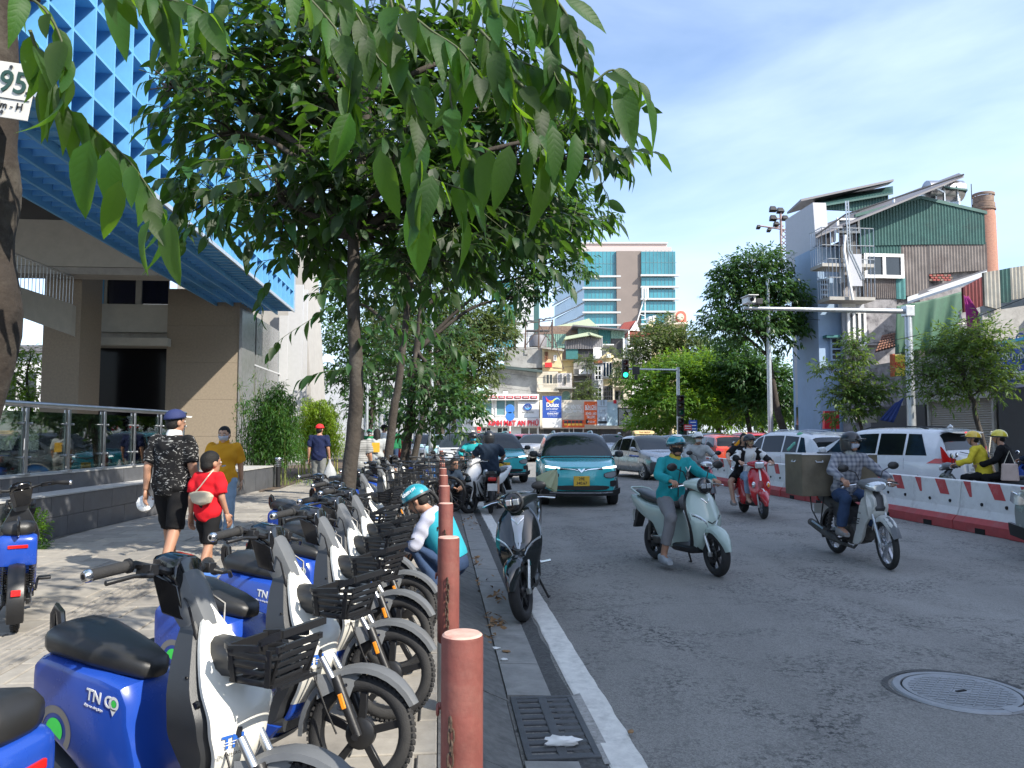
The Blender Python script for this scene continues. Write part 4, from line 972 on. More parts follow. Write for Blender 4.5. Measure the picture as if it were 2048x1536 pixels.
def shutter(px0,px1,ptop,pbot,lab):
 a=F2(px0,ptop,19.95);c=F2(px1,ptop,19.95);zt=a.z;s0,s1_=min(a.y,c.y),max(a.y,c.y);n=int((zt-.02)/.085);b=MB();vs=[]
 for i in range(n*2+1):
  z=.02+(zt-.02)*i/(n*2);x=19.95-(.025 if i%2 else 0);vs+=[(x,s0,z),(x,s1_,z)]
 b.add(vs,[(2*i,2*i+1,2*i+3,2*i+2)for i in range(n*2)]);b.build('roller_shutter',mat('shutter',(.30,.275,.24),.55,.2,var=.06),h)
 b=MB();b.box((19.85,(s0+s1_)/2,zt+.12),(.3,s1_-s0+.2,.26));b.box((19.9,s0-.05,zt/2),(.12,.1,zt));b.box((19.9,s1_+.05,zt/2),(.12,.1,zt));b.build('shutter_housing',m_conc,h)
shutter(1988,1862,795,850,'')
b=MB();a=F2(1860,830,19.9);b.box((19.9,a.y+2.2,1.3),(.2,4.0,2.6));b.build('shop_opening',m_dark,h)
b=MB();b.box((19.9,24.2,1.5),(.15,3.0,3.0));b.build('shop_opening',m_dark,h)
b=MB();tr=empty('tiled_roof_house',(0,0,0),SROT,'dark little house with an old red clay tile roof behind the young tree','house')
A,B_,C_,D_=P2(1752,706,31.2),P2(1808,690,31.2),P2(1808,664,34),P2(1768,672,34)
for i in range(6):
 for j in range(9):
  u0,u1,v0,v1=j/9,(j+.92)/9,i/6,(i+1.15)/6
  f=lambda u,v:A.lerp(B_,u).lerp(D_.lerp(C_,u),v)
  q=[f(u0,v0),f(u1,v0),f(u1,v1),f(u0,v1)];q[0].z+=.04;q[1].z+=.04;mm=(q[0]+q[1])/2+Vector((0,0,.05));m2=(q[2]+q[3])/2+Vector((0,0,.03))
  b=MB();b.add([q[0],mm,q[1],q[2],m2,q[3]],[(0,1,4,5),(1,2,3,4)]);b.add([p-Vector((0,0,.04))for p in q],[(3,2,1,0)])
  b.build('roof_tile',mat('old clay tile',(.17,.075,.045),.85,var=.4,scale=3),tr)
b=MB();b.box((20.9,34,2.2),(2,5,4.4));b.build('wall',m_mould,tr)
sg=empty('shop_sign',(0,0,0),SROT,'pale oil shop sign with dark blue letters at the right edge','sign')
a=F2(1995,700,19.4);c=F2(2120,690,19.4);zt=F2(2000,684,19.4).z;zb=a.z
b=MB();b.box((19.4,(a.y+c.y)/2,(zt+zb)/2),(.2,a.y-c.y,zt-zb));b.build('board',mat('pale sign',(.55,.60,.62),.5),sg)
SM=lambda x,y,z:TR(x,y,z)@RZ(-PI/2)@RX(PI/2)
text('Bimat Oil',.56,mat('sign navy',(.03,.06,.28),.4),SM(19.28,F2(2026,690,19.4).y,(zt+zb)/2+.08),sg,bold=.02)
b=MB();b.box((19.29,(a.y+c.y)/2,zt-.05),(.03,a.y-c.y,.1));b.build('stripe',mat('cyan stripe',(.03,.35,.6),.4),sg)
sg=empty('shop_sign',(0,0,0),SROT,'large bright blue shop sign below the oil sign at the right edge','sign')
z2=zb-.03;z3=F2(2010,765,19.4).z;ym=(a.y+c.y)/2
b=MB();b.box((19.45,ym,(z2+z3)/2),(.2,a.y-c.y,z2-z3));b.build('board',mat('bright sign blue',(.01,.06,.42),.4),sg)
for tx,px,py,sz in(('MOTOR',2006,715,.3),('CHUYÊN',2040,714,.24),('SỬA',2012,735,.26),('XE',2044,736,.16),('RỬA',2014,752,.26)):
 q=F2(px,py,19.4);text(tx,sz,m_wht,SM(19.33,q.y,q.z),sg,bold=.02)
q=F2(2042,750,19.4);b=MB();b.box((19.33,q.y,q.z),(.02,.7,.26));b.build('logo_plate',m_wht,sg)
sg=empty('shop_sign',ST(29.5,19.1,0),SROT,'yellow sign with orange edge half hidden behind the steel pole','sign');sg.location=(0,0,0)
a=P2(1789,752,28.6);c=P2(1822,710,28.6);b=MB();b.box(((a.x+c.x)/2,28.6,(a.z+c.z)/2),(c.x-a.x,.12,c.z-a.z));b.build('board',mat('sign yellow',(.62,.50,.06),.5),sg)
b=MB();b.box((a.x-.02,28.6,(a.z+c.z)/2),(.1,.2,c.z-a.z+.05));b.build('edge',mat('sign brick orange',(.45,.1,.04),.5),sg)
text('BÚN',.3,m_sred,TR((a.x+c.x)/2,28.53,(a.z+c.z)/2)@RX(PI/2),sg,bold=.02)
sg=empty('shop_sign',(0,0,0),SROT,'red shop panel low behind the young tree by the blue house','sign')
epoly('board',m_sred,sg,[(1648,858),(1678,858),(1678,822),(1650,822)],33.5,.2)
sg=empty('shop_canopy',(0,0,0),SROT,'cream canopy board over the low gate behind the young tree','canopy');epoly('board',m_cream,sg,[(1712,845),(1753,845),(1753,826),(1712,828)],31.5,.5)
def cloth(name,label,m,pts,s,n=16,amp=.12,seed=1):
 q=[P2(x,y,s)for x,y in pts];rng=random.Random(seed);vs=[];ph=rng.random()*6
 for j in range(n+1):
  for i in range(n+1):
   u,v=i/n,j/n;p=q[0].lerp(q[1],u).lerp(q[3].lerp(q[2],u),v);p=p+Vector((0,amp*(.25+.75*v)*(math.sin(u*19+ph+v*1.5)+.5*math.sin(u*41+v*3)),-.05*math.sin(PI*u)*(1-v)));vs.append(p)
 b=MB();b.add(vs,[(j*(n+1)+i,(j+1)*(n+1)+i,(j+1)*(n+1)+i+1,j*(n+1)+i+1)for j in range(n)for i in range(n)],0,True)
 o=b.build(name,m,None,sharp=0);o.rotation_euler=(0,0,SROT);sm=o.modifiers.new('solidify','SOLIDIFY');sm.thickness=.02;return props(o,label,'tarp')
cloth('tarpaulin','large dull green tarpaulin hanging under the awning beside the steel pole',mat('green tarpaulin',(.055,.13,.085),.7,var=.1),[(1800,612),(1936,582),(1920,690),(1797,708)],29.6,28,.13,2)
cloth('hung_cloth','bright magenta cloth hanging under the tin awning',mat('magenta cloth',(.36,.035,.22),.8),[(1936,590),(1944,592),(1978,655),(1940,662)],27.2,14,.06,5)
cloth('awning_cloth','blue and dark folded awning low beside the steel pole',mat('blue awning',(.02,.05,.22),.6),[(1790,806),(1812,790),(1785,845),(1758,840)],29,10,.05,7)
fm=empty('floodlight_mast',(0,0,0),SROT,'lattice mast carrying black floodlights behind the blue tube house','mast');s3=44
b=MB();L_=[P2(x,y,s3)for x,y in((1569,600),(1569,462),(1581,600),(1581,462))]
b.tube([L_[0],L_[1]],.06,5,0);b.tube([L_[2],L_[3]],.06,5)
for k in range(12):y=600-k*12;b.tube([P2(1569,y,s3),P2(1581,y-12,s3)],.03,4);b.tube([P2(1581,y,s3),P2(1569,y-12,s3)],.03,4)
b.tube([P2(1570,470,s3),P2(1570,420,s3)],.08,6);b.tube([P2(1552,440,s3),P2(1580,435,s3)],.05,5);b.tube([P2(1522,451,s3),P2(1580,460,s3)],.05,5);b.tube([P2(1545,458,s3),P2(1575,452,s3)],.04,5)
b.build('mast',mat('red and grey mast steel',(.28,.2,.19),.6,.3),fm)
for(x,y,w_)in((1554,418,.45),(1569,421,.45),(1554,436,.45),(1560,448,.35),(1578,436,.4),(1524,454,.25),(1545,460,.25)):
 p=P2(x,y,s3);b=MB();b.box((0,0,0),(w_,.3,w_*.7),0,TR(*p)@RX(-.4),.7);b.build('floodlight',m_black,fm,.03)
# ================================================================== poles, signals, signs, barrier
pol=empty('camera_gantry',ST(27.2,17.5,0),SROT,'galvanised steel pole with long arm carrying a traffic camera over the road','pole')
b=MB();b.lathe([(.17,0),(.13,6.15),(.0001,6.2)],12);b.lathe([(.26,0),(.26,.05),(.2,.06)],12);b.build('post',m_galv,pol)
b=MB();b.tube([(0,0,6.0),(-3,.1,6.02),(-6.3,.2,6.06)],[.10,.085,.06],10);b.build('arm',m_galv,pol)
b=MB();b.box((0,0,6.0),(.34,.34,.4));b.build('bracket',m_galv,pol,.02)
b=MB();b.box((-6.1,.2,6.34),(.30,.55,.22),0,TR(0,0,0));b.box((-6.1,.12,6.48),(.4,.75,.03));b.tube([(-6.1,.2,6.06),(-6.1,.2,6.25)],.03,6);b.build('camera_housing',m_wframe,pol,.01)
b=MB();b.box((-5.75,.2,6.30),(.22,.4,.2));b.tube([(-5.75,.2,6.06),(-5.75,.2,6.25)],.03,6);b.build('lamp_housing',m_dgrey,pol,.01)
b=MB();b.lathe([(.0001,0),(.08,0),(.08,.03)],12,0,TR(-6.1,-.1,6.34)@RX(PI/2));b.build('camera_lens',m_gloss,pol)
def signal(root,x,y,z,lit=None,sc=1.0,dark=False):
 b=MB();b.box((x,y,z),(.36*sc,.22,1.05*sc));o=b.build('signal_head',m_black,root,.03)
 for i,c in enumerate(((.3,.01,.01),(.3,.2,.01),(.01,.75,.35))):
  zz=z+(.33-.33*i)*sc
  b=MB();b.lathe([(.0001,.02),(.08*sc,.015),(.125*sc,0)],14,0,TR(x,y-.12,zz)@RX(PI/2))
  b.build('signal_lens',mat('green signal lit',(.02,.9,.42),.3,emit=2.2)if lit==i else mat('dark lens %d'%i,tuple(v*.12 for v in c),.15),o)
  b=MB();b.lathe([(.135*sc,0),(.14*sc,.2)],14,0,TR(x,y-.12,zz)@RX(PI/2),True,0,PI);b.build('visor',m_black,o)
p=at(1358,900,48);tg=empty('traffic_signal',(p.x,48,ROAD),0,'traffic signal pole with arm and lit green lamp over the junction','traffic light')
zt=at(1358,735,48).z-ROAD;b=MB();b.lathe([(.13,0),(.10,zt),(.0001,zt+.02)],12);b.build('post',m_galv,tg)
dx=(1252-1358)/FPX*48;b=MB();b.tube([(0,0,zt-.15),(dx,0,zt-.1)],[.06,.045],8);b.build('arm',m_galv,tg)
signal(tg,dx,-.1,zt-.1,2,1.15);b=MB();b.box((dx*.27-.0,-.1,zt-.15),(0.01,.01,.01));
b=MB();b.box((dx*.80,-.1,zt-.2),(.45,.2,.5));b.build('countdown_display',m_black,tg,.02)
b=MB();b.box((dx*.80,-.1,zt-.62),(.2,.16,.3));b.build('arrow_display',m_black,tg,.02)
signal(tg,.1,-.15,zt-2.4,None,1.25);signal(tg,.1,-.15,zt-3.7,None,1.0)
sg=empty('road_sign',(at(1362,0,47).x,47,0),0,'red and white notice plate on the signal pole','sign');z_=at(0,855,47).z
b=MB();b.box((0,-.2,z_),(.46,.04,.36));b.build('plate',m_sred,sg);b=MB();b.box((0,-.23,z_+.08),(.38,.02,.06));b.box((0,-.23,z_-.05),(.38,.02,.05));b.tube([(0,-.1,z_-2.2),(0,-.1,z_)],.03,6);b.build('print',m_wht,sg)
sg=empty('road_sign',(at(1372,0,47.5).x,47.5,0),0,'blue rectangular direction plate beside the signal pole','sign');z_=at(0,851,47).z
b=MB();b.box((0,-.2,z_),(.5,.04,.66));b.build('plate',mat('road sign blue',(.02,.09,.42),.4),sg)
b=MB();
for k in range(3):b.box((0,-.23,z_+.2-k*.2),(.36,.02,.06))
b.build('print',m_wht,sg);b=MB();b.tube([(.2,-.1,ROAD),(.2,-.1,z_)],.03,6);b.build('post',m_galv,sg)
p=at(1020,0,42);ds=empty('road_sign',(p.x,42,ROAD),0,'two round blue road signs on a red and white striped post','sign')
z1=at(0,818,42).z-ROAD;z2=at(0,833,42).z-ROAD;b=MB();nst=10;hh=z1-.1
for k in range(nst):b.lathe([(.045,hh*k/nst),(.045,hh*(k+1)/nst)],10,k%2)
b.build('post',[m_wht,m_sred],ds)
m_rsb=mat('road sign light blue',(.05,.20,.60),.4)
for z_ in(z1,z2):b=MB();b.lathe([(.0001,.02),(.24,.02),(.25,0),(.0001,0)],28,0,TR(0,-.08,z_)@RX(PI/2));b.build('disc',m_rsb,ds)
for(px,Y,ztop,r_,lb)in((1523,38,560,.12,'tall grey lamp column in front of the right trees'),(868,30,600,.09,'slim pale lamp column rising behind the forked tree'),(724,46,760,.06,'thin pale pole left in the gap between trunks'),(733,47,740,.07,'pale pole with red base between the left trunks'),(744,48,745,.09,'brownish concrete pole between the left trunks')):
 p=at(px,0,Y);zt=at(px,ztop,Y).z;o=empty('lamp_column',(p.x,Y,0),0,lb,'pole',None)
 b=MB();b.lathe([(r_*1.2,ROAD),(r_*.8,zt),(.0001,zt+.05)],10);b.build('shaft',m_galv,o);b=MB();b.lathe([(r_*1.5,ROAD),(r_*1.5,.5),(r_*1.2,.55)],10);b.build('base',m_galv,o)
def cable(pts,lab,r_=.02):
 P=[Vector(p)for p in pts];Q=[]
 for i in range(len(P)-1):
  for j in range(8):f=j/8;q=P[i].lerp(P[i+1],f);q.z-=.5*math.sin(PI*f)*(P[i+1]-P[i]).length/20;Q.append(q)
 Q.append(P[-1]);b=MB();b.tube(Q,r_,4);return props(b.build('cable',m_black),lab,'cable')
cable([at(1700,690,34),at(2100,575,20)],'thin black cable sagging across the tin houses on the right',.012)
cable([at(1376,640,100),at(1560,745,45)],'black cable running behind the big right tree',.02)
for i,(a,c,d,e)in enumerate((((935,700,70),(1130,690,72),'thin cable strung before the grey mouldy house',.015),((1000,735,70),(1260,720,70),'thin cable across the front of the old houses',.015),((1000,745,69),(1362,742,50),'thin cable running to the signal pole',.014),((940,765,69),(1240,790,69),'low thin cable above the shop signs',.013),((1120,660,80),(1300,690,85),'thin cable between the upper sheds and the villa',.014),((1420,600,45),(1640,640,38),'thin cable from the big right tree to the blue house',.012))):cable([at(*a),at(*c)],d,e)
m_bar=mat('white barrier paint',(.60,.60,.58),.75,var=.08,scale=5,bump=.15,bscale=50,dirt=.55,dcol=(.27,.26,.25))
m_barr=mat('red barrier base',(.36,.055,.055),.75,var=.18,scale=7,bump=.2,dirt=.55,dcol=(.20,.14,.13))
m_slash=mat('red slash paint',(.42,.05,.05),.7,var=.1,dirt=.4,dcol=(.5,.35,.33))
def barrier():
 r_=empty('road_barrier');b=MB();Lh=.645
 prof=[(-.20,.22),(-.15,.36),(-.10,.80),(.10,.80),(.15,.36),(.20,.22)];n=len(prof)
 b.add([(x,-Lh,z)for x,z in prof]+[(x,Lh,z)for x,z in prof],[tuple(range(n))[::-1]if False else tuple(range(n)),tuple(reversed(range(n,2*n)))]+[((i+1)%n,i,n+i,n+(i+1)%n)for i in range(n)]);b.build('body',m_bar,r_,.015)
 b=MB();prof=[(-.28,0),(-.28,.15),(-.21,.235),(.21,.235),(.28,.15),(.28,0)]
 b.add([(x,-Lh,z)for x,z in prof]+[(x,Lh,z)for x,z in prof],[tuple(range(n)),tuple(reversed(range(n,2*n)))]+[((i+1)%n,i,n+i,n+(i+1)%n)for i in range(n)])
 b.build('foot',m_barr,r_,.012)
 b=MB();b.box((0,0,.045),(.58,.22,.085));b.build('drain_slot',m_hole,r_)
 for y in(-.42,.12):
  b=MB();b.tube([(-.155,y,.45),(-.10,y,.45)],.028,8);b.build('lifting_hole',m_hole,r_)
 def sl(y0,w0,w1):
  z0,z1=.55,.795;f=lambda z:-.15+(z-.36)/.44*.05-.003
  b=MB();b.add([(f(z0),y0-.10,z0),(f(z0),y0-.10-w0,z0),(f(z1),y0+.08-w1,z1),(f(z1),y0+.08,z1)],[(0,1,2,3)]);b.build('red_slash',m_slash,r_)
 sl(-.05,.24,.27);sl(.52,.06,.18)
 return r_
b0=barrier();NB=15
for k in range(NB):
 o=b0 if k==0 else copy_tree(b0);s=7.6+k*1.3
 o.location=ST(s+random.uniform(-.01,.01),8.75+random.uniform(-.03,.03),ROAD);o.rotation_euler=(0,0,SROT+random.uniform(-.012,.012))
 nth=['nearest','second','third','fourth','fifth','sixth','seventh','eighth','ninth','tenth','eleventh','twelfth','thirteenth','second last'][min(k,13)]
 lab='red footed white barrier block, %s of the row from the right edge'%nth
 if k==NB-1:lab='last white barrier block far down the road, scribbled with black writing'
 props(o,lab,'barrier','concrete barriers dividing the road')
 if k==NB-1:
  for i,tx in enumerate(('KC BT','093 5.1','0976062','')):
   if tx:text(tx,.17,m_ink,TR(-.145+.036*(1-i)*.5,.1,.70-.17*i)@RZ(-PI/2)@RX(PI/2-.12),o,shear=.3,bold=.02)
# ================================================================== TREES
RNG=np.random.default_rng(5)
def leafmat(name,col,tcol,mixf=.35,rough=.42,isl=.32,vein=False):
 m=mat(name,col,rough,var=.25,scale=1.5,island=isl,trans=(tcol,mixf),spec=.35)
 if not vein:return m
 n=m.node_tree;N=n.nodes;K=n.links.new;b=N['Principled BSDF'];tc=N.new('ShaderNodeTexCoord');sx=N.new('ShaderNodeSeparateXYZ');K(tc.outputs['Object'],sx.inputs[0])
 def mth(op,a,c,d=None):
  q=N.new('ShaderNodeMath');q.operation=op
  for i,v in enumerate((a,c,d)):
   if v is None:continue
   if isinstance(v,(int,float)):q.inputs[i].default_value=v
   else:K(v,q.inputs[i])
  return q.outputs[0]
 oi=N.new('ShaderNodeObjectInfo');hs_=[q for q in N if q.type=='HUE_SAT'][0];l_=hs_.inputs['Value'].links[0];K(mth('MULTIPLY',l_.from_socket,mth('MULTIPLY_ADD',oi.outputs['Random'],1.1,.4)),hs_.inputs['Value']);K(mth('MULTIPLY_ADD',oi.outputs['Random'],.05,.475),hs_.inputs['Hue'])
 ay=mth('ABSOLUTE',sx.outputs[1],0);ph=mth('MULTIPLY',mth('SUBTRACT',sx.outputs[0],mth('MULTIPLY',ay,.9)),62);w_=mth('POWER',mth('MULTIPLY_ADD',mth('SINE',ph,0),.5,.5),5);rib=mth('LESS_THAN',ay,.008);v=mth('MAXIMUM',w_,mth('MULTIPLY',rib,1.5))
 bp=N.new('ShaderNodeBump');bp.inputs['Strength'].default_value=.09;bp.inputs['Distance'].default_value=.02;bp.invert=True;K(v,bp.inputs['Height']);K(bp.outputs[0],b.inputs['Normal'])
 for nd,sock in((b,'Base Color'),([q for q in N if q.type=='BSDF_TRANSLUCENT'][0],'Color')):
  i=nd.inputs[sock];x=N.new('ShaderNodeMix');x.data_type='RGBA';x.blend_type='MULTIPLY' if nd is not b else 'MIX'
  if i.links:K(i.links[0].from_socket,x.inputs[6])
  else:x.inputs[6].default_value=i.default_value
  x.inputs[7].default_value=(.45,.5,.4,1)if nd is not b else(col[0]*2.2,col[1]*1.9,col[2]*2,1);K(mth('MULTIPLY',v,.10),x.inputs[0]);K(x.outputs[2],i)
 return m
m_leafN=leafmat('near leaf',(.018,.052,.011),(.24,.46,.025),.42,.55,.3,vein=True)
m_leafA=leafmat('street tree leaf',(.016,.046,.012),(.17,.38,.03),.25,.5,vein=True)
m_leafB=leafmat('olive leaf',(.075,.10,.035),(.20,.30,.05),.28,.5)
m_leafC=leafmat('fresh feathery leaf',(.075,.165,.022),(.30,.48,.03),.38,.5)
m_leafD=leafmat('dark broad leaf',(.030,.075,.022),(.14,.30,.04),.28,.42)
m_leafE=leafmat('yellowish young leaf',(.05,.10,.024),(.26,.40,.05),.34,.5)
m_bam=leafmat('bamboo leaf',(.035,.095,.018),(.18,.36,.03),.3,.5)
m_bamb=leafmat('yellow green bamboo leaf',(.16,.26,.025),(.45,.60,.04),.42,.5)
def barkmat(name,c0,c1):
 m=mat(name,c0,.9,var=.35,scale=9,bump=.9,bscale=28,dirt=.6,dcol=c1);return m
m_bark=barkmat('grey brown bark',(.085,.068,.052),(.20,.19,.165))
m_barkd=barkmat('dark bark',(.042,.034,.027),(.11,.10,.085))
m_twig=mat('green twig',(.06,.075,.03),.7)
def blade(n=5,wd=.36,droop=.18,fold=.10,wave=0):
 vs=[];fs=[]
 for i in range(n+1):
  u=i/n;w_=wd*.5*(math.sin(PI*min(1,u**.72))**.85)*(1 if u<.98 else 0);z=-droop*u*u*1.2
  if i in(0,n):vs.append((u,0,z))
  else:vs+=[(u,-w_,z+fold*w_*2+wave*math.sin(9*u)),(u,0,z),(u,w_,z+fold*w_*2-wave*math.sin(9*u))]
 idx=[];k=0
 for i in range(n+1):
  if i in(0,n):idx.append((k,k,k));k+=1
  else:idx.append((k,k+1,k+2));k+=3
 for i in range(n):
  a,b=idx[i],idx[i+1]
  for s_ in(0,1):
   q=[a[s_],b[s_],b[s_+1],a[s_+1]];o=[]
   for v in q:
    if v not in o:o.append(v)
   if len(o)>2:fs.append(o)
 return np.array(vs),fs
def leaf_mesh(name,m,n=5,wd=.36,droop=.18,fold=.10,wave=0):
 v,f=blade(n,wd,droop,fold,wave);me=bpy.data.meshes.new(name);me.from_pydata(v.tolist(),[],f);me.materials.append(m);me.polygons.foreach_set('use_smooth',[True]*len(me.polygons));me.update();return me
LEAFV={}
def leafset(m):
 if m.name not in LEAFV:LEAFV[m.name]=[leaf_mesh('leaf',m,6,w_,d,fo,wv)for(w_,d,fo,wv)in((.41,.22,.12,.010),(.36,.38,.16,.016),(.43,.10,.20,.012),(.38,.60,.18,.02))]
 return LEAFV[m.name]
def joined(name,m,P,X,Z,S,parent,n=3,wd=.38,droop=.2,kind='stuff'):
 v,f=blade(n,wd,droop,.10);N_=len(P);Y_=np.cross(Z,X)
 W=P[:,None,:]+S[:,None,None]*(v[None,:,0:1]*X[:,None,:]+v[None,:,1:2]*Y_[:,None,:]+v[None,:,2:3]*Z[:,None,:])
 k=len(v);me=bpy.data.meshes.new(name)
 fl=np.array([i for q in f for i in q]);st=np.array([len(q)for q in f])
 loops=(fl[None,:]+(np.arange(N_)*k)[:,None]).ravel();tot=np.tile(st,N_);starts=np.concatenate([[0],np.cumsum(tot)[:-1]])
 me.vertices.add(N_*k);me.vertices.foreach_set('co',W.astype(np.float32).ravel())
 me.loops.add(len(loops));me.loops.foreach_set('vertex_index',loops.astype(np.int32))
 me.polygons.add(len(tot));me.polygons.foreach_set('loop_start',starts.astype(np.int32));me.polygons.foreach_set('loop_total',tot.astype(np.int32))
 me.update(calc_edges=True);me.polygons.foreach_set('use_smooth',[True]*len(tot));me.materials.append(m)
 o=bpy.data.objects.new(name,me);COL.objects.link(o);o.parent=parent
 if kind:o['kind']=kind
 return o
def unit(a):return a/np.maximum(1e-9,np.linalg.norm(a,axis=-1,keepdims=True))
def clump_leaves(clumps,N_,L0,per=6,droop=.5,tw=.9):
 """sprays of leaves: each spray has a twig direction outwards; leaves alternate along it and hang"""
 vol=np.array([c[1][0]*c[1][1]*c[1][2]for c in clumps]);vol=vol**.75;ns=max(1,N_//per);P=[];X=[];Z=[];S=[]
 ci=RNG.choice(len(clumps),ns,p=vol/vol.sum())
 d=unit(RNG.normal(size=(ns,3)));d[:,2]=np.abs(d[:,2])*1.0*np.where(RNG.random(ns)<.78,1,-1);d=unit(d)
 r=RNG.random(ns)**.42
 C=np.array([clumps[i][0]for i in ci]);Rr=np.array([clumps[i][1]for i in ci])
 base=C+d*Rr*r[:,None]
 tdir=unit(d*np.array([1,1,.55])+RNG.normal(size=(ns,3))*.5)
 for k in range(per):
  f=(k+.4)/per;side=1 if k%2 else-1
  b_=base+tdir*(f*tw*L0*2.2)
  lat=unit(np.cross(tdir,np.array([0,0,1.0]))+1e-6)
  x=unit(tdir*(.35+.6*f)+lat*side*(.9-.6*f)+np.array([0,0,-droop])+RNG.normal(size=(ns,3))*.28)
  z=np.array([0,0,1.0])+RNG.normal(size=(ns,3))*.35;z=unit(z-x*np.sum(z*x,1,keepdims=True))
  P.append(b_);X.append(x);Z.append(z);S.append(L0*RNG.uniform(.65,1.15,ns))
 return np.concatenate(P),np.concatenate(X),np.concatenate(Z),np.concatenate(S),base,tdir
def branches(root,m,trunk,clumps,r0,r1,name='trunk',wob=.06,lean=None,limb=True,nl=None):
 T=smooth_pts(trunk,6);n=len(T);rr=[r0+(r1-r0)*(i/(n-1))**.8 for i in range(n)];rr[0]*=1.35;rr[1]*=1.1
 b=MB();b.tube([Vector(t)+Vector((random.uniform(-1,1),random.uniform(-1,1),0))*wob*r0 for t in T],rr,12,0);b.build('trunk',m,root,sharp=0)
 if not limb:return
 b=MB();top=T[int(n*.55):]
 for c,r_ in clumps[:nl]if nl else clumps:
  a=min(top,key=lambda q:abs(q[2]-(c[2]-.6*np.linalg.norm(np.array(c[:2])-q[:2]))))
  a=np.array(a);c=np.array(c,float);mid=(a+c)/2+np.array([random.uniform(-.2,.2),random.uniform(-.2,.2),.12*np.linalg.norm(c-a)])
  Q=smooth_pts([a,mid,c,c+np.array([0,0,r_[2]*.5])],5);m_=len(Q);b.tube([Vector(q)for q in Q],[max(.006,r1*.85*(1-.88*i/(m_-1)))for i in range(m_)],7)
  for k in range(5):
   e=c+unit(RNG.normal(size=3))*np.array(r_)*.85;s_=Q[int(m_*.55)+k%3];b.tube([Vector(s_),Vector((s_+e)/2+np.array([0,0,.1*r_[2]])),Vector(e)],[r1*.35,r1*.22,.005],5)
 o=b.build('limb',m,root,sharp=0);o['kind']='stuff'
CAMP=np.array([0,0,CAMH])
def tree(label,base,trunk,clumps,N_,L0,m,mb,r0,r1,per=6,droop=.5,wd=.38,nobj=0,tn=3,tw=.9,limb=True,group=None,name='tree',cat='tree',nl=None):
 root=empty(name,tuple(base),0,label,cat,group);B_=np.array(base,float)
 tr=[np.array(t,float)-B_ for t in trunk];cl=[(tuple(np.array(c,float)-B_),r_)for c,r_ in clumps]
 branches(root,mb,tr,cl,r0,r1,limb=limb,nl=nl)
 P,X,Z,S,bs,td=clump_leaves(cl,N_,L0,per,droop,tw)
 if nobj:
  dist=np.linalg.norm(P+B_-CAMP,axis=1);px=S/dist;o_=np.argsort(-px+RNG.random(len(px))*px.mean()*.6);sel=o_[:nobj];rest=o_[nobj:]
  ms=leafset(m)
  for i in sel:
   Y_=np.cross(Z[i],X[i]);M_=Matrix([[*(S[i]*np.array([X[i][a],Y_[a],Z[i][a]])),P[i][a]]for a in range(3)]+[[0,0,0,1]])
   lf=bpy.data.objects.new('leaf',ms[int(RNG.integers(len(ms)))]);COL.objects.link(lf);lf.parent=root;lf.matrix_basis=M_
  P,X,Z,S=P[rest],X[rest],Z[rest],S[rest]
 joined('foliage',m,P,X,Z,S,root,tn,wd)
 b=MB()
 k=np.arange(0,len(bs),max(1,len(bs)//500))
 for i in k:b.tube([Vector(bs[i]-td[i]*L0*1.2),Vector(bs[i]+td[i]*L0*1.9)],[.006,.003],4)
 o=b.build('twig',m_twig,root);o['kind']='stuff'
 return root
def A(px,py,Y):return tuple(at(px,py,Y))
Y=8.0
def cl(lst,Y0=8.0):return[(A(x,y,Y0+dy),(rx*Y0/FPX,ry_,rz*Y0/FPX))for(x,y,dy,rx,ry_,rz)in lst]
base=ST(8,-1.0)
tkA=[base,A(706,880,7.95),A(713,760,7.9),A(706,600,7.9),A(710,450,7.9),A(722,330,7.9),A(735,190,8.0),A(740,60,8.0)]
cA=cl([(560,120,.4,130,.6,110),(460,260,.2,120,.6,80),(430,400,.3,75,.5,60),(560,400,-.2,120,.7,95),(640,250,.4,120,.7,120),(760,140,.7,150,.7,130),(780,340,-.5,110,.7,110),(900,250,.5,140,.7,120),(900,420,.3,120,.7,100),(1020,330,.6,110,.6,110),(1110,270,.3,110,.5,80),(1195,310,.2,55,.4,60),(1000,480,.7,100,.6,70),(860,530,.3,90,.6,60),(620,510,.3,60,.5,50),(1090,440,.9,80,.6,50),(430,130,.9,80,.5,60),(950,120,.7,130,.6,100),(580,30,.8,110,.6,50),(330,170,.5,60,.4,40),(690,430,.2,80,.6,70)])
tree('broad leaved street tree rising from the bikes with its crown filling the upper middle',base,tkA,cA,6000,.25,m_leafA,m_barkd,.085,.05,7,.55,.40,nobj=290,tn=4)
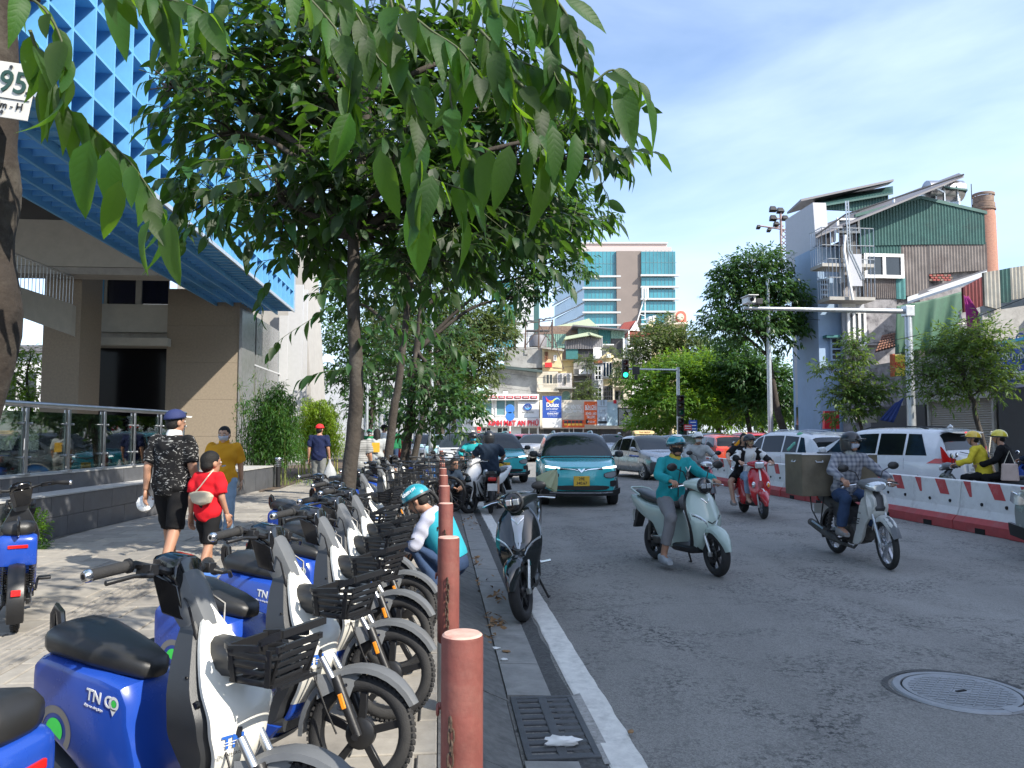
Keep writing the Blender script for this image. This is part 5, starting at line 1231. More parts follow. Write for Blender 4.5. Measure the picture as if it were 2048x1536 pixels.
def spray(root,m,pts,Y0,L0,n,up=-.55,tw=.004,jit=.25,seed=0,both=True,tipleaf=True,stem=True,sk=.0):
 """a twig through photo points at depth Y0 with n leaves; each leaf an object"""
 rng=random.Random(seed);Q=[Vector(at(x,y,Y0 if not isinstance(Y0,(list,tuple))else Y0[i]))for i,(x,y)in enumerate(pts)]
 B_=Vector(root.location);Q=[Vector(q)-B_ for q in Q];S_=[Vector(q)for q in smooth_pts(Q,6)]
 if stem:
  b=MB();b.tube(S_,[tw*(1.2-.8*i/(len(S_)-1))for i in range(len(S_))],6);b.build('twig',m_twig,root,sharp=0)
 ms=leafset(m);m_=len(S_)-1
 for k in range(n):
  f=(k+.6)/n;i=min(m_-1,int(f*m_));p=S_[i].lerp(S_[i+1],f*m_-i);d=(S_[i+1]-S_[i]).normalized();lat=d.cross(Vector((0,0,1))).normalized()
  side=1 if k%2 else-1
  x=(d*(.55+.3*f)+lat*side*(.75-.3*f)+Vector((0,0,up-sk*f))+Vector((rng.uniform(-jit,jit),rng.uniform(-jit,jit),rng.uniform(-jit,jit)))).normalized()
  if k==n-1 and tipleaf:x=(d+Vector((0,0,up*.8))).normalized()
  z=Vector((rng.uniform(-.5,.5),rng.uniform(-.6,.2),1));z=(z-x*z.dot(x)).normalized();y_=z.cross(x);s_=L0*rng.uniform(.6,1.05)
  lf=bpy.data.objects.new('leaf',ms[rng.randrange(4)]);COL.objects.link(lf);lf.parent=root
  lf.matrix_basis=Matrix([[x[a]*s_,y_[a]*s_,z[a]*s_,p[a]]for a in range(3)]+[[0,0,0,1]])
treeA=[o for o in bpy.data.objects if o.name=='tree'][0]
for i,(pts,n)in enumerate([([(706,640),(660,615),(620,640),(560,680),(535,715)],15),([(712,700),(690,735),(640,745),(600,760)],11),([(710,690),(760,655),(830,665),(900,690),(945,730)],18),([(715,740),(770,700),(820,715),(860,740)],12),([(705,560),(660,560),(640,590),(650,560)],8),([(712,660),(780,640),(850,650),(915,705)],14),([(1090,290),(1170,290),(1215,315),(1262,345)],16),([(1080,440),(1140,430),(1205,445)],14),([(1150,250),(1195,270),(1240,330)],10),([(440,420),(400,440),(360,470)],12),([(420,260),(360,225),(310,225),(275,235)],14),([(380,140),(330,150),(285,165)],10),([(470,60),(430,40),(380,60)],10),([(1060,520),(1110,540),(1140,575)],10),([(800,560),(790,610),(770,640)],9),([(960,560),(1000,590),(1020,620)],9),([(540,560),(520,600),(525,640)],8),([(700,400),(690,440),(720,460)],9),([(500,380),(460,420),(450,460)],10)]):
 spray(treeA,m_leafA,pts,[7.9-.05*j for j in range(len(pts))],.21,n,seed=i)
for(s,x_,tk,cr,N_,lab)in((14,0,[(778,905),(785,840),(798,760),(812,640),(822,560)],[(760,540,.5,70,.8,60),(850,540,0,90,.9,60),(700,600,.5,50,.7,45)],1500,'slender leaning street tree behind the striped top pedestrian'),(20.2,1,[(812,925),(818,850),(826,760),(835,690),(842,620),(846,540)],[(780,560,0,70,1,70),(900,540,.5,110,1.2,70),(1010,520,.3,90,1.1,70),(1090,480,.8,80,1.1,90),(1160,440,.3,60,.9,60),(1110,410,.6,70,1,60),(950,450,1,120,1.2,80),(1050,590,.5,60,.8,45),(860,790,-.5,60,.8,70),(905,830,-.5,55,.7,60),(830,850,0,40,.6,50),(1120,540,.5,60,.8,40)],13000,'dark trunked street tree with spreading forked limbs over the parked bikes'),(27,0,[(845,900),(852,800),(860,700)],[(820,700,0,70,1.2,70),(900,690,0,60,1,60),(760,760,0,60,1,60)],2600,'street tree farther along the kerb behind the forked one')):
 b_=ST(s,-1.0);yy=b_.y;trunk=[b_]+[Vector(at(px,py,yy))for px,py in tk[1:]]
 tree(lab,b_,trunk,cl(cr,yy),N_,.20,m_leafD if s>20 else m_leafA,m_barkd,.13 if s>15 else.09,.07 if s>15 else.05,6,.45,.42,nobj=60 if s==20.2 else 0)
def bgtree(lab,px,Y,ybase,crown,N_,L0,m,mb=m_barkd,r0=.2,per=6,droop=.3,trunk=None,wd=.38,group=None,tw=.9,nl=None,r1=None):
 p=at(px,0,Y);z0=ROAD+.15;base=Vector((p.x,Y,z0))
 top=min(c[1]for c in crown);ytr=sum(c[1]for c in crown)/len(crown)
 tr=[base]+([Vector(at(x,y,Y))for x,y in trunk]if trunk else[Vector(at(px+4,865-(865-ytr)*.4,Y)),Vector(at(px,ytr,Y))])
 return tree(lab,base,tr,[(A(x,y,Y+dy),(rx*Y/FPX,ry_,rz*Y/FPX))for(x,y,dy,rx,ry_,rz)in crown],N_,L0,m,mb,r0,r1 or r0*.5,per,droop,wd,tw=tw,group=group,nl=nl)
bgtree('sunlit olive green tree behind the forked kerb tree',880,36,0,[(780,640,0,55,1.4,45),(840,690,.5,70,1.5,60),(920,650,0,70,1.6,45),(980,680,0,55,1.4,50),(930,720,-.6,70,1.5,55),(880,760,0,60,1.3,40),(1000,640,.6,40,1.0,28),(860,620,0,60,1.2,35),(960,760,0,40,1,35)],16000,.26,m_leafB,r0=.28)
bgtree('dark leafy tree in the gap left of the forked tree',742,50,0,[(700,700,0,55,2,60),(750,680,0,50,2,50),(690,760,0,50,2,40),(770,740,0,50,2,50),(730,820,0,45,1.8,40),(660,650,1,40,1.5,40)],8000,.34,m_leafD)
bgtree('light green tree by the eyewear shop side',905,58,0,[(930,770,0,35,1.6,35),(905,800,0,35,1.6,35),(940,800,-1,25,1.2,25),(890,740,0,30,1.4,30)],2200,.34,m_leafC)
bgtree('tall dark tree with leaning trunk beside the blue and white house',1572,39.5,0,[(1515,535,0,62,1.6,38),(1480,600,0,68,1.7,50),(1550,600,-.5,60,1.6,55),(1440,655,0,45,1.3,32),(1510,655,-.8,70,1.6,45),(1570,665,0,45,1.3,40),(1590,620,.3,28,.9,36),(1455,560,.4,36,1,36)],16000,.26,m_leafD,m_barkd,.22,7,.45,trunk=[(1560,840),(1548,780),(1535,700),(1530,640)])
bgtree('feathery bright green tree at the junction',1365,54,0,[(1300,770,0,50,2,40),(1360,750,0,60,2.2,45),(1420,770,0,55,2,45),(1330,810,-1,60,2,35),(1400,815,-1,65,2,35),(1450,800,0,40,1.6,35),(1290,810,0,40,1.6,30)],30000,.26,m_leafC,m_barkd,.2,8,.3)
bgtree('dark olive tree behind the feathery one',1330,64,0,[(1310,700,0,55,2.2,45),(1365,690,0,50,2.2,35),(1280,740,0,45,2,40),(1400,720,0,45,2,35),(1330,660,.5,35,1.6,25)],9000,.36,m_leafB,m_barkd,.25)
bgtree('broad leaved tree mass between the junction and the leaning tree',1490,52,0,[(1480,745,0,45,2,45),(1530,760,0,50,2,45),(1500,810,0,50,2,35),(1560,800,-1,40,1.6,40),(1470,700,1,35,1.6,30),(1585,830,-1,20,1,25)],14000,.34,m_leafD,m_barkd,.2)
bgtree('rounded green tree filling the gap left of the leaning tree',1430,58,0,[(1420,740,0,50,2,40),(1465,790,0,50,2,40),(1390,800,0,50,2,40),(1440,840,0,60,2,30),(1540,840,0,60,2,30),(1330,845,0,60,2,25)],14000,.34,m_leafC,m_barkd,.2)
bgtree('low pale green trees under the leaning tree',1520,60,0,[(1440,835,0,40,1.5,16),(1510,835,0,45,1.5,18),(1290,850,0,40,1.4,14)],5000,.34,m_leafC,m_barkd,.15)
bgtree('slim young tree of pinnate leaves in front of the blue house',1718,31,0,[(1710,690,0,26,.5,24),(1705,725,0,34,.6,24),(1660,740,-.3,30,.5,14),(1715,765,0,40,.7,26),(1680,790,0,36,.6,22),(1725,800,0,44,.7,26),(1700,830,0,50,.7,18),(1760,780,.2,26,.5,24)],4200,.21,m_leafE,m_barkd,.07,7,.4,trunk=[(1716,830),(1708,760),(1706,690)],wd=.34)
bgtree('spreading young roadside tree in front of the roller shutter',1950,25,0,[(1940,675,0,60,.6,24),(1890,705,0,55,.6,28),(1980,700,0,50,.6,28),(1930,745,0,80,.8,36),(1850,750,.2,40,.5,28),(1990,750,0,40,.6,34),(1865,790,0,40,.5,20),(1960,780,-.2,50,.6,22)],7000,.21,m_leafE,m_barkd,.09,9,.15,trunk=[(1952,835),(1948,805),(1930,770),(1925,735)],wd=.26,tw=1.5)
b=MB();p=at(1955,0,25)
st_=empty('tree_stake',(p.x,25,0),0,'pale timber props tied round the young tree by the shutter','stake')
for dx in(-.35,.35):b=MB();b.tube([(dx,0,0),(dx*.3,0,1.5)],.03,6);b.build('prop',m_crm,st_)
b=MB();b.tube([(-.25,0,1.35),(.25,0,1.35)],.025,6);b.build('crossbar',m_crm,st_)
bgtree('bushy plant spilling from the old house balconies',1176,72.5,0,[(1172,785,0,22,1,22),(1185,805,0,18,1,18),(1160,800,0,14,.8,16),(1170,722,1.5,16,.6,14),(1180,735,1.5,12,.5,10)],2200,.26,m_leafB,m_barkd,.1)
bgtree('bougainvillea and shrubs on the upper balconies',1238,74,0,[(1234,755,0,12,.6,14),(1244,712,0,16,.5,9),(1215,700,1,12,.5,8),(1232,765,0,14,.6,10)],1100,.24,m_leafB,m_barkd,.06)
bgtree('leafy garden tree seen under the ramp at the left',55,34,0,[(30,760,0,40,1.4,50),(60,720,0,30,1.2,30),(55,800,-1,40,1.2,40),(0,800,0,40,1.2,50),(90,850,0,50,1.4,40)],3000,.22,m_leafC,m_barkd,.15)
def bamboo(lab,spots,Y,m,N_,ztop,L0,rx,cm):
 root=empty('bamboo',tuple(Vector((at(spots[0],0,Y).x,Y,0))),0,lab,'plant');B_=np.array(root.location);P=[];X=[];Z=[];S=[]
 rng=random.Random(len(lab));b=MB()
 for k in range(26):
  px=rng.uniform(*spots);x0=at(px,0,Y).x-B_[0];y0=rng.uniform(-.5,.5);h_=ztop*rng.uniform(.65,1.05);lx=rng.uniform(-.35,.35);ly=rng.uniform(-.3,.3)
  Q=[Vector((x0+lx*f*f,y0+ly*f*f,h_*f))for f in(0,.3,.6,.8,1)]
  c=MB();c.tube(Q,[.014,.013,.01,.006,.003],5);c.build('cane',cm,root)
  n=N_//26
  f=RNG.uniform(.22,1.0,n)**.8;i=np.array([[x0+lx*q*q,y0+ly*q*q,h_*q]for q in f]);i=i+RNG.normal(size=(n,3))*np.array([rx,rx,.06])*(1.15-f[:,None])
  P.append(i);x=unit(RNG.normal(size=(n,3))*np.array([1,1,.5])+np.array([0,0,-.35]));X.append(x);z=np.array([0,0,1.])+RNG.normal(size=(n,3))*.3;Z.append(unit(z-x*np.sum(z*x,1,keepdims=True)));S.append(L0*RNG.uniform(.7,1.2,n))
 joined('foliage',m,np.concatenate(P),np.concatenate(X),np.concatenate(Z),np.concatenate(S),root,3,.17,.3);return root
m_cane=mat('bamboo cane',(.12,.14,.04),.5,var=.3);m_caneb=mat('yellow bamboo cane',(.35,.33,.08),.5)
bamboo('dark green bamboo clump against the polished stone corner',(530,610),21.5,m_bam,9500,2.75,.17,.34,m_cane)
bamboo('bright yellow green bamboo hedge behind the red capped man',(612,702),27,m_bamb,11000,2.6,.17,.34,m_caneb)
bamboo('sparse tall bamboo shoots left of the dark clump',(505,560),22.5,m_bam,900,3.4,.16,.3,m_cane)
b=MB();c0=gnd(560,968);vs=[]
gr=[gnd(520,985),gnd(560,978),gnd(625,955),gnd(700,935),gnd(715,915),gnd(560,935),gnd(505,960)];b.add([(p.x,p.y,.012)for p in gr],[tuple(range(7))]);props(b.build('planting_bed',m_soil),kind='structure')
N_=500;P=np.array([[random.uniform(-6.9,-5.0),random.uniform(20.5,29),.012]for _ in range(N_)]);x=unit(RNG.normal(size=(N_,3))*np.array([.5,.5,.1])+np.array([0,0,.8]));z=unit(np.cross(x,RNG.normal(size=(N_,3))))
g_=joined('grass',m_bamb,P,x,z,RNG.uniform(.06,.2,N_),None,3,.08)
p=gnd(48,1095);root=empty('shrub',tuple(p),0,'small bright green shrub beside the parked bike at the left edge','plant')
P,X,Z,S,bs,td=clump_leaves([((0,0,.22),(.26,.26,.25)),((.14,-.1,.16),(.2,.2,.18)),((-.12,.0,.3),(.18,.2,.18))],3200,.045,6,-.2)
joined('foliage',m_leafC,P,X,Z,S,root,3,.45);b=MB()
for k in range(10):b.tube([(0,0,-.01),(random.uniform(-.2,.2),random.uniform(-.2,.2),.3)],.006,4)
b.build('stem',m_twig,root)
N_=60;x=unit(RNG.normal(size=(N_,3))*np.array([1,1,.2])+np.array([.4,-.3,.5]));z=unit(np.cross(x,RNG.normal(size=(N_,3))));joined('blade',m_leafA,np.tile(np.array([.2,-.12,0.0]),(N_,1))+RNG.normal(size=(N_,3))*np.array([.06,.06,0]),x,z,RNG.uniform(.08,.2,N_),root,3,.1)
nb=Vector((-1.76,2.0,0));nr=empty('tree',tuple(nb),0,'nearest tree, trunk cut by the left edge, big leaves hanging over the camera','tree')
T=[Vector((0,0,0)),Vector(at(-62,800,2.0))-nb,Vector(at(-36,500,2.0))-nb,Vector(at(-25,250,2.0))-nb,Vector(at(-14,0,2.0))-nb,Vector((.5,.1,3.4)),Vector((.7,.1,4.6))]
b=MB();S_=[Vector(q)for q in smooth_pts(T,8)];b.tube([p+Vector((.006*math.sin(7*i),.006*math.cos(5*i),0))for i,p in enumerate(S_)],[.088-.03*i/len(S_)for i in range(len(S_))],20);b.build('trunk',barkmat('near trunk bark',(.026,.019,.014),(.10,.09,.07)),nr,sharp=0)
b=MB();
for e in([(.45,.1,3.0),(1.0,.15,3.1),(1.5,.2,3.15)],[(.45,.1,2.9),(.3,-.3,3.4),(0,-.8,3.9)],[(.5,.1,3.3),(1.2,.6,3.7),(1.9,1.0,4.0)],[(.6,.1,4.0),(.2,.5,4.6),(-.4,.9,5.0)],[(.6,.1,4.1),(1.6,.8,4.8),(2.6,1.2,4.9),(3.4,.8,4.8)],[(.42,.1,2.7),(.1,.0,2.65),(-.1,.1,2.6)]):  # long right-hand limb added to carry the out-of-view shade clumps
 q=[Vector(p)for p in smooth_pts(e,5)];b.tube(q,[.035-.025*i/len(q)for i in range(len(q))],8)
o=b.build('limb',m_bark,nr,sharp=0);o['kind']='stuff'
NEAR=[([(60,60),(110,190),(190,260),(265,330),(330,430)],[1.75,1.8,1.85,1.85,1.85],.165,13),([(0,-40),(90,20),(130,110),(120,200)],1.7,.15,6),([(190,-60),(240,-30),(300,-10),(380,10),(420,30)],1.7,.15,9),([(300,-60),(360,20),(330,70)],1.9,.14,5),([(560,-60),(640,20),(690,90),(700,170),(705,230)],1.75,.16,11),([(760,-80),(790,40),(800,140),(835,230),(838,330),(832,400)],1.7,.165,14),([(800,10),(860,60),(920,100),(965,160)],1.65,.15,9),([(660,-60),(720,40),(760,120),(850,180)],1.85,.15,10),([(980,-60),(990,60),(1000,130),(1030,210),(1090,300)],1.7,.16,12),([(1030,160),(1080,210),(1095,290),(1100,330)],1.75,.17,8),([(1060,-60),(1120,10),(1150,60),(1170,110)],1.7,.145,8),([(1100,-20),(1100,80),(1110,150),(1140,190)],1.8,.15,9),([(940,60),(900,180),(930,290),(945,340)],1.9,.16,8),([(840,340),(870,360),(930,380)],1.8,.15,4),([(700,-60),(900,-40),(1000,10),(1080,30)],1.95,.15,14),([(560,-40),(700,20),(800,60),(900,60)],2.0,.15,14),([(620,-20),(660,50),(650,120)],1.9,.15,7),([(960,60),(1010,110),(1060,130),(1130,160)],1.85,.15,10),([(1120,130),(1180,165),(1225,140),(1280,165)],1.75,.13,6),]
for i,(pts,Y0,L0,n)in enumerate(NEAR):spray(nr,m_leafN,pts,Y0,L0*.80,int(n*1.7),up=-.75,tw=.0035,jit=.22,seed=40+i,sk=.3)
def oneleaf(root,m,px0,py0,px1,py1,Y0,roll=0,vi=0,L0=None,dY=0):
 a=Vector(at(px0,py0,Y0))-root.location;c=Vector(at(px1,py1,Y0+dY))-root.location;x=(c-a);s_=x.length;x.normalize();z=Vector((math.sin(roll),-math.cos(roll),.25));z=(z-x*z.dot(x)).normalized();y_=z.cross(x)
 lf=bpy.data.objects.new('leaf',leafset(m)[vi]);COL.objects.link(lf);lf.parent=root;s_*=1.0
 lf.matrix_basis=Matrix([[x[k]*s_,y_[k]*s_*.86,z[k]*s_,a[k]]for k in range(3)]+[[0,0,0,1]])
for(q,vi,ro)in(((1198,160,1206,262),0,.2),((1240,168,1268,298),2,-.1),((1275,172,1350,285),1,.9),((1228,140,1282,160),0,-.6),((1205,150,1192,185),2,.8),((1165,78,1192,100),0,.3),((1130,0,1222,48),0,.3),((232,-20,240,105),0,.1),((330,0,345,140),2,.2),((405,-10,400,120),0,-.3),((455,10,420,60),2,.5),((290,-20,330,100),0,0),((835,395,840,560),2,.1),((920,420,958,540),1,1.0),((1085,330,1088,465),1,.6),((1150,265,1158,375),1,.5),((1105,250,1120,360),0,.4),((820,280,835,420),0,.3),((700,225,660,330),2,.4),((700,225,695,345),1,.9),((760,300,790,440),0,-.2),((865,350,838,470),0,.3),((980,300,960,420),2,-.3),((1020,290,990,420),0,.2),((1060,300,1040,400),1,-.5),((340,440,350,570),2,-.3),((290,420,330,480),0,.5),((265,330,260,415),2,.2),((180,280,160,440),2,.1),((215,300,225,440),0,.2),((240,360,205,490),1,.6),((300,440,255,530),1,-.6),((150,240,140,320),0,.4),((100,160,70,270),0,-.2)):
 oneleaf(nr,m_leafN,*q,1.72+random.uniform(-.1,.15),ro,vi,dY=random.uniform(-.03,.06))
P,X,Z,S,bs,td=clump_leaves([((.1,.2,4.7),(1.2,1.2,.6)),((-.6,.9,4.9),(1.1,1.1,.6)),((.0,-.9,4.2),(1.0,1.0,.6)),((3.0,1.2,4.7),(.9,.8,.5)),((2.1,1.9,5.1),(.9,.8,.5)),((3.6,.4,4.6),(.7,.7,.4))],2000,.17,6,.6);o=joined('foliage',m_leafN,P,X,Z,S,nr,3,.38)  # right-hand clumps lie out of view, added to dapple the pavement with shade
pl=empty('tree_tag',(0,0,0),0,'white tree number plate reading 95 nailed to the nearest trunk','sign')
c0=Vector(at(15,180,1.88));Mp=TR(*c0)@RZ(R(-4))@RY(R(10))
b=MB();b.box((-.02,0,0),(.178,.003,.142));b.build('plate',mat('white enamel plate',(.62,.60,.56),.35,var=.06,dirt=.2,dcol=(.4,.36,.3)),pl,.001,M=Mp)
m_pg=mat('plate green',(.02,.06,.045),.4)
text('195',.078,m_pg,Mp@TR(-.005,-.0035,.018)@RX(PI/2),pl,bold=.012);text('-HNm - H',.026,m_ink,Mp@TR(-.002,-.0035,-.040)@RX(PI/2),pl)
b=MB();b.box((-.02,-.0025,-.022),(.17,.002,.0015));b.build('rule',m_ink,pl,M=Mp)
for z in(.058,-.058):b=MB();b.lathe([(.0001,0),(.005,0)],12,0,TR(.0,-.004,z)@RX(PI/2));b.build('nail',m_dgrey,pl,M=Mp)
text('.',.06,m_ink,Mp@TR(.055,-.0035,.012)@RX(PI/2),pl)
# ================================================================== RENTAL E-BIKES
m_bblue=mat('rental blue plastic',(.012,.055,.33),.26,var=.05,scale=3,coat=.3,dirt=.12,dcol=(.09,.12,.36))
m_cream2=mat('cream white plastic',(.72,.70,.63),.32,var=.03,scale=3,coat=.2,dirt=.08,dcol=(.55,.52,.46))
m_seat=mat('black vinyl seat',(.018,.018,.018),.38,bump=.12,bscale=400)
m_tn=mat('print blue',(.02,.10,.40),.4);m_arc=mat('decal grey',(.17,.16,.15),.5);m_lime=mat('decal green',(.05,.62,.08),.45)
m_alu=mat('fork alloy',(.46,.47,.48),.3,.9)
m_rim=mat('black alloy rim',(.016,.016,.017),.35,.2,bump=.03)
def tyre_mb(b,r,w_,knob=0,n=40,M=None):
 prof=[]
 rc=r-w_*.52
 for i in range(13):
  a=-PI*.78+PI*1.56*i/12;prof.append((rc+w_*.52*math.cos(a),w_*.5*math.sin(a)))
 b.lathe(prof,n,0,M)
 if knob:
  for i in range(knob):
   a=2*PI*i/knob
   for s_ in(-1,1):
    T=RZ(a+(PI/knob if s_>0 else 0))@TR(r-.001,0,s_*w_*.22)@RY(-s_*.35)
    b.box((0,0,0),(.010,2*PI*r/knob*.55,w_*.30),0,(M@T)if M is not None else T)
def wheel(root,x,z,r,w_,spokes=5,knob=0,hub=.06,rimw=None,name='wheel',M0=None,rimm=None,disc=0,sw=.030,y=0,n=40,twin=False):
 """wheel standing in the xz plane, axle along y, at (x, 0, z)"""
 M=(M0 if M0 is not None else Matrix())@TR(x,y,z)@RX(PI/2)
 rw=w_*.62;ri=r-w_*.78;b=MB(M)
 b.lathe([(ri-.012,-rw/2),(ri+.012,-rw/2-.004),(ri+.012,rw/2+.004),(ri-.012,rw/2),(ri-.018,0),(ri-.012,-rw/2)],n)
 b.lathe([(.0001,-rw*.65),(hub*.75,-rw*.65),(hub,-rw*.4),(hub,rw*.4),(hub*.75,rw*.65),(.0001,rw*.65)],24)
 for i in range(spokes):
  a=2*PI*i/spokes+.3
  for da in((-.10,.10)if twin else(0,)):
   T=RZ(a+da);m_=(ri+hub*.6)/2;L_=ri-hub*.6
   b.box((m_,0,0),(L_,sw*(.45 if twin else 1),rw*.6),0,T,1)
 b.tube([(0,0,-rw*1.3),(0,0,rw*1.3)],.012,8)
 if disc:b.lathe([(disc-.03,rw*.75),(disc,rw*.75),(disc,rw*.75+.004),(disc-.03,rw*.75+.004),(disc-.03,rw*.75)],28)
 wh=b.build(name,rimm or m_rim,root,.0015 if knob else 0,1)
 b=MB(M);tyre_mb(b,r,w_,knob,n);b.build('tyre',m_rub,wh)
 return wh
def shield(sec,n=9,thick=.02,back=False):
 """curved panel from sections (x, z, half width, bulge, thickness); front faces +x"""
 rings=[]
 for(x,z,w_,bl,th)in sec:
  r_=[]
  for i in range(n):
   u=-1+2*i/(n-1);r_.append((x-bl*abs(u)**1.8,u*w_,z))
  for i in range(n-1,-1,-1):
   u=-1+2*i/(n-1);r_.append((x-bl*abs(u)**1.8-th,u*w_*.96,z-.002))
  rings.append(r_)
 return rings
def rsec(path,n=12,e=2.6):
 """superellipse loft rings along x: (x, z, half width, half height)"""
 R_=[]
 for(x,z,hw,hh)in path:
  r_=[]
  for i in range(n):
   a=2*PI*(i+.5)/n;c,s_=math.cos(a),math.sin(a)
   r_.append((x,hw*math.copysign(abs(c)**(2/e),c),z+hh*math.copysign(abs(s_)**(2/e),s_)))
  R_.append(r_)
 return R_
def side_body(poly_xz,hw,bev=.03,crown=.02,n=5):
 """a body from a side outline, extruded to both sides with shrinking (rounded) edges"""
 cx=sum(p[0]for p in poly_xz)/len(poly_xz);cz=sum(p[1]for p in poly_xz)/len(poly_xz);rings=[]
 for i in range(2*n+1):
  u=-1+i/n;y=hw*math.sin(u*PI/2)*1.0;k=abs(u);inset=bev*(k**3.2)
  ring=[]
  for(x,z)in poly_xz:
   d=math.hypot(x-cx,z-cz);f=1-inset/max(d,.05);ring.append((cx+(x-cx)*f,y,cz+(z-cz)*f))
  rings.append(ring)
 return rings
STEER=.30
def ebike():
 r0=empty('rental_bike')
 wr,xf,xr=.225,.56,-.56
 S0_=Vector((.10,0,.96));ax=Vector((.56-.14,0,wr-.96)).normalized()
 MS=Matrix.Translation(S0_)@Matrix.Rotation(-STEER,4,ax)@Matrix.Translation(-S0_)
 w1=wheel(r0,xf,wr,wr,.062,5,58,.062,M0=MS)
 for y in(-.058,.058):b=MB(MS);b.tube([(.385,y,.515),(.465,y,.40)],.0145,10);b.build('stanchion',m_alu,r0)
 b=MB(MS)
 for y in(-.058,.058):
  b.tube([(.452,y,.445),(.47,y,.41),(xf+.008,y,wr)],[.021,.023,.018],10);b.tube([(xf,y*1.0,wr),(xf,y*1.35,wr)],.014,8)
 b.box((.365,0,.53),(.03,.12,.03));b.build('fork',m_black,r0)
 for y in(-.077,.077):
  b=MB(MS);b.box((0,0,0),(.020,.012,.062),0,TR(.495,y,.355)@RY(-.42));b.build('reflector',m_amber,r0,.004)
 b=MB(MS);rings=[]
 for i in range(15):
  a=R(30)+R(155)*i/14;rr=wr+.028+.006*math.sin(a);hw=.052*(.55+.45*math.sin(min(1,i/4)*PI/2))if i<5 else.052;cx,cz=xf+rr*math.cos(a),wr+rr*math.sin(a);nx,nz=math.cos(a),math.sin(a)
  ring=[(cx-nx*.020,-hw,cz-nz*.020),(cx,-hw*.92,cz),(cx+nx*.012,-hw*.4,cz+nz*.012),(cx+nx*.012,hw*.4,cz+nz*.012),(cx,hw*.92,cz),(cx-nx*.020,hw,cz-nz*.020),(cx-nx*.003,hw*.8,cz-nz*.003),(cx-nx*.003,-hw*.8,cz-nz*.003)];rings.append(ring)
 b.loft(rings)
 for y in(-.055,.055):
  b.prism([(xf-.20,wr+.215),(xf-.02,wr+.232),(xf-.05,wr+.17),(xf-.075,wr+.075),(xf-.105,wr+.085),(xf-.115,wr+.16),(xf-.19,wr+.12)],.006,0,MS@XZ(y-.003))
 b.build('front_mudguard',m_mgrey,r0)
 b=MB(MS)
 for y in(-.06,.06):
  for(x,z)in((xf-.075,wr+.10),(xf-.06,wr+.19)):b.lathe([(.0001,0),(.008,0),(.006,.006),(.0001,.006)],8,0,TR(x,y*1.02,z)@RX(PI/2 if y<0 else-PI/2))
 b.build('bolt',m_chrome,r0)
 b=MB(MS);b.loft([[(x-d,-h_*.8,z-.01),(x-d*.3,-h_,z),(x+d*.7,-h_*.85,z+.012),(x+d,-h_*.3,z+.016),(x+d,h_*.3,z+.016),(x+d*.7,h_*.85,z+.012),(x-d*.3,h_,z),(x-d,h_*.8,z-.01)]for x,z,h_,d in((.185,.82,.052,.05),(.16,.86,.060,.055),(.125,.92,.066,.056),(.095,.975,.066,.046),(.075,1.0,.05,.03))]);b.build('steering_cowl',m_mgrey,r0)
 b=MB(MS);b.loft(rsec([(.00,1.02,.045,.022),(.05,1.015,.075,.04),(.11,.985,.08,.06),(.135,.93,.05,.05)],12));b.loft([[(.015,-.07,.99),(.12,-.075,.95),(.15,-.055,.84),(.06,-.05,.86)],[(.015,.07,.99),(.12,.075,.95),(.15,.055,.84),(.06,.05,.86)]],0,False);b.build('display_housing',m_gloss,r0,.006)
 b=MB(MS)
 b.tube([(.09,0,.985),(.085,-.10,.995),(.05,-.20,1.015),(.005,-.33,.985)],.0125,8);b.tube([(.09,0,.985),(.085,.10,.995),(.05,.20,1.015),(.005,.33,.985)],.0125,8);b.build('handlebar',m_black,r0)
 for s_ in(-1,1):
  b=MB(MS);p=[Vector((.043,s_*.215,1.012)),Vector((.003,s_*.335,.984))];d=(p[1]-p[0]);b.tube([p[0],p[0]+d*.08,p[0]+d*.1,p[0]+d*.9,p[1]],[.023,.023,.018,.0175,.019],12);g_=b.build('grip',m_rub,r0)
  b=MB(MS);b.tube([p[1],p[1]+d.normalized()*.012,p[1]+d.normalized()*.02],[.019,.019,.014],14,0);b.build('bar_end',m_chrome,g_)
  b=MB(MS);b.tube([p[1]+d.normalized()*.0203,p[1]+d.normalized()*.021],.008,10);b.build('bar_hole',m_hole,g_)
  b=MB(MS);b.tube([(.075,s_*.165,.995),(.11,s_*.20,.985),(.10,s_*.27,.985),(.065,s_*.345,.965)],[.011,.009,.007,.009],8);b.box((.07,s_*.165,1.0),(.05,.045,.035));b.build('brake_lever',m_black,r0,.004)
 fr=smooth_pts([(.205,.895,.012,.0,.012),(.255,.80,.066,.012,.014),(.33,.68,.116,.024,.016),(.392,.60,.132,.034,.018),(.392,.54,.122,.036,.018),(.388,.47,.104,.034,.018),(.355,.40,.090,.028,.018),(.305,.325,.076,.024,.018)],4)
 b=MB();b.loft(shield(fr));b.build('front_shield',m_cream2,r0,sharp=50)
 fr=smooth_pts([(.305,.325,.074,.024,.018),(.27,.262,.075,.022,.018),(.20,.215,.08,.02,.02)],4)
 b=MB();b.loft(shield([(x,z,w_,bl,th)for x,z,w_,bl,th in fr]));b.build('lower_shield',m_bblue,r0,sharp=50)
 ins=smooth_pts([(.188,.885,.030,.006,.035),(.235,.79,.076,.016,.075),(.30,.67,.130,.03,.10),(.35,.59,.146,.036,.125),(.35,.53,.136,.036,.13),(.345,.47,.118,.034,.115),(.312,.40,.106,.03,.06),(.26,.325,.096,.028,.06),(.22,.25,.10,.02,.07),(.14,.20,.105,.02,.07)],4)
 b=MB();b.loft(shield(ins));b.build('inner_shield',m_dgrey,r0,sharp=50)
 b=MB()
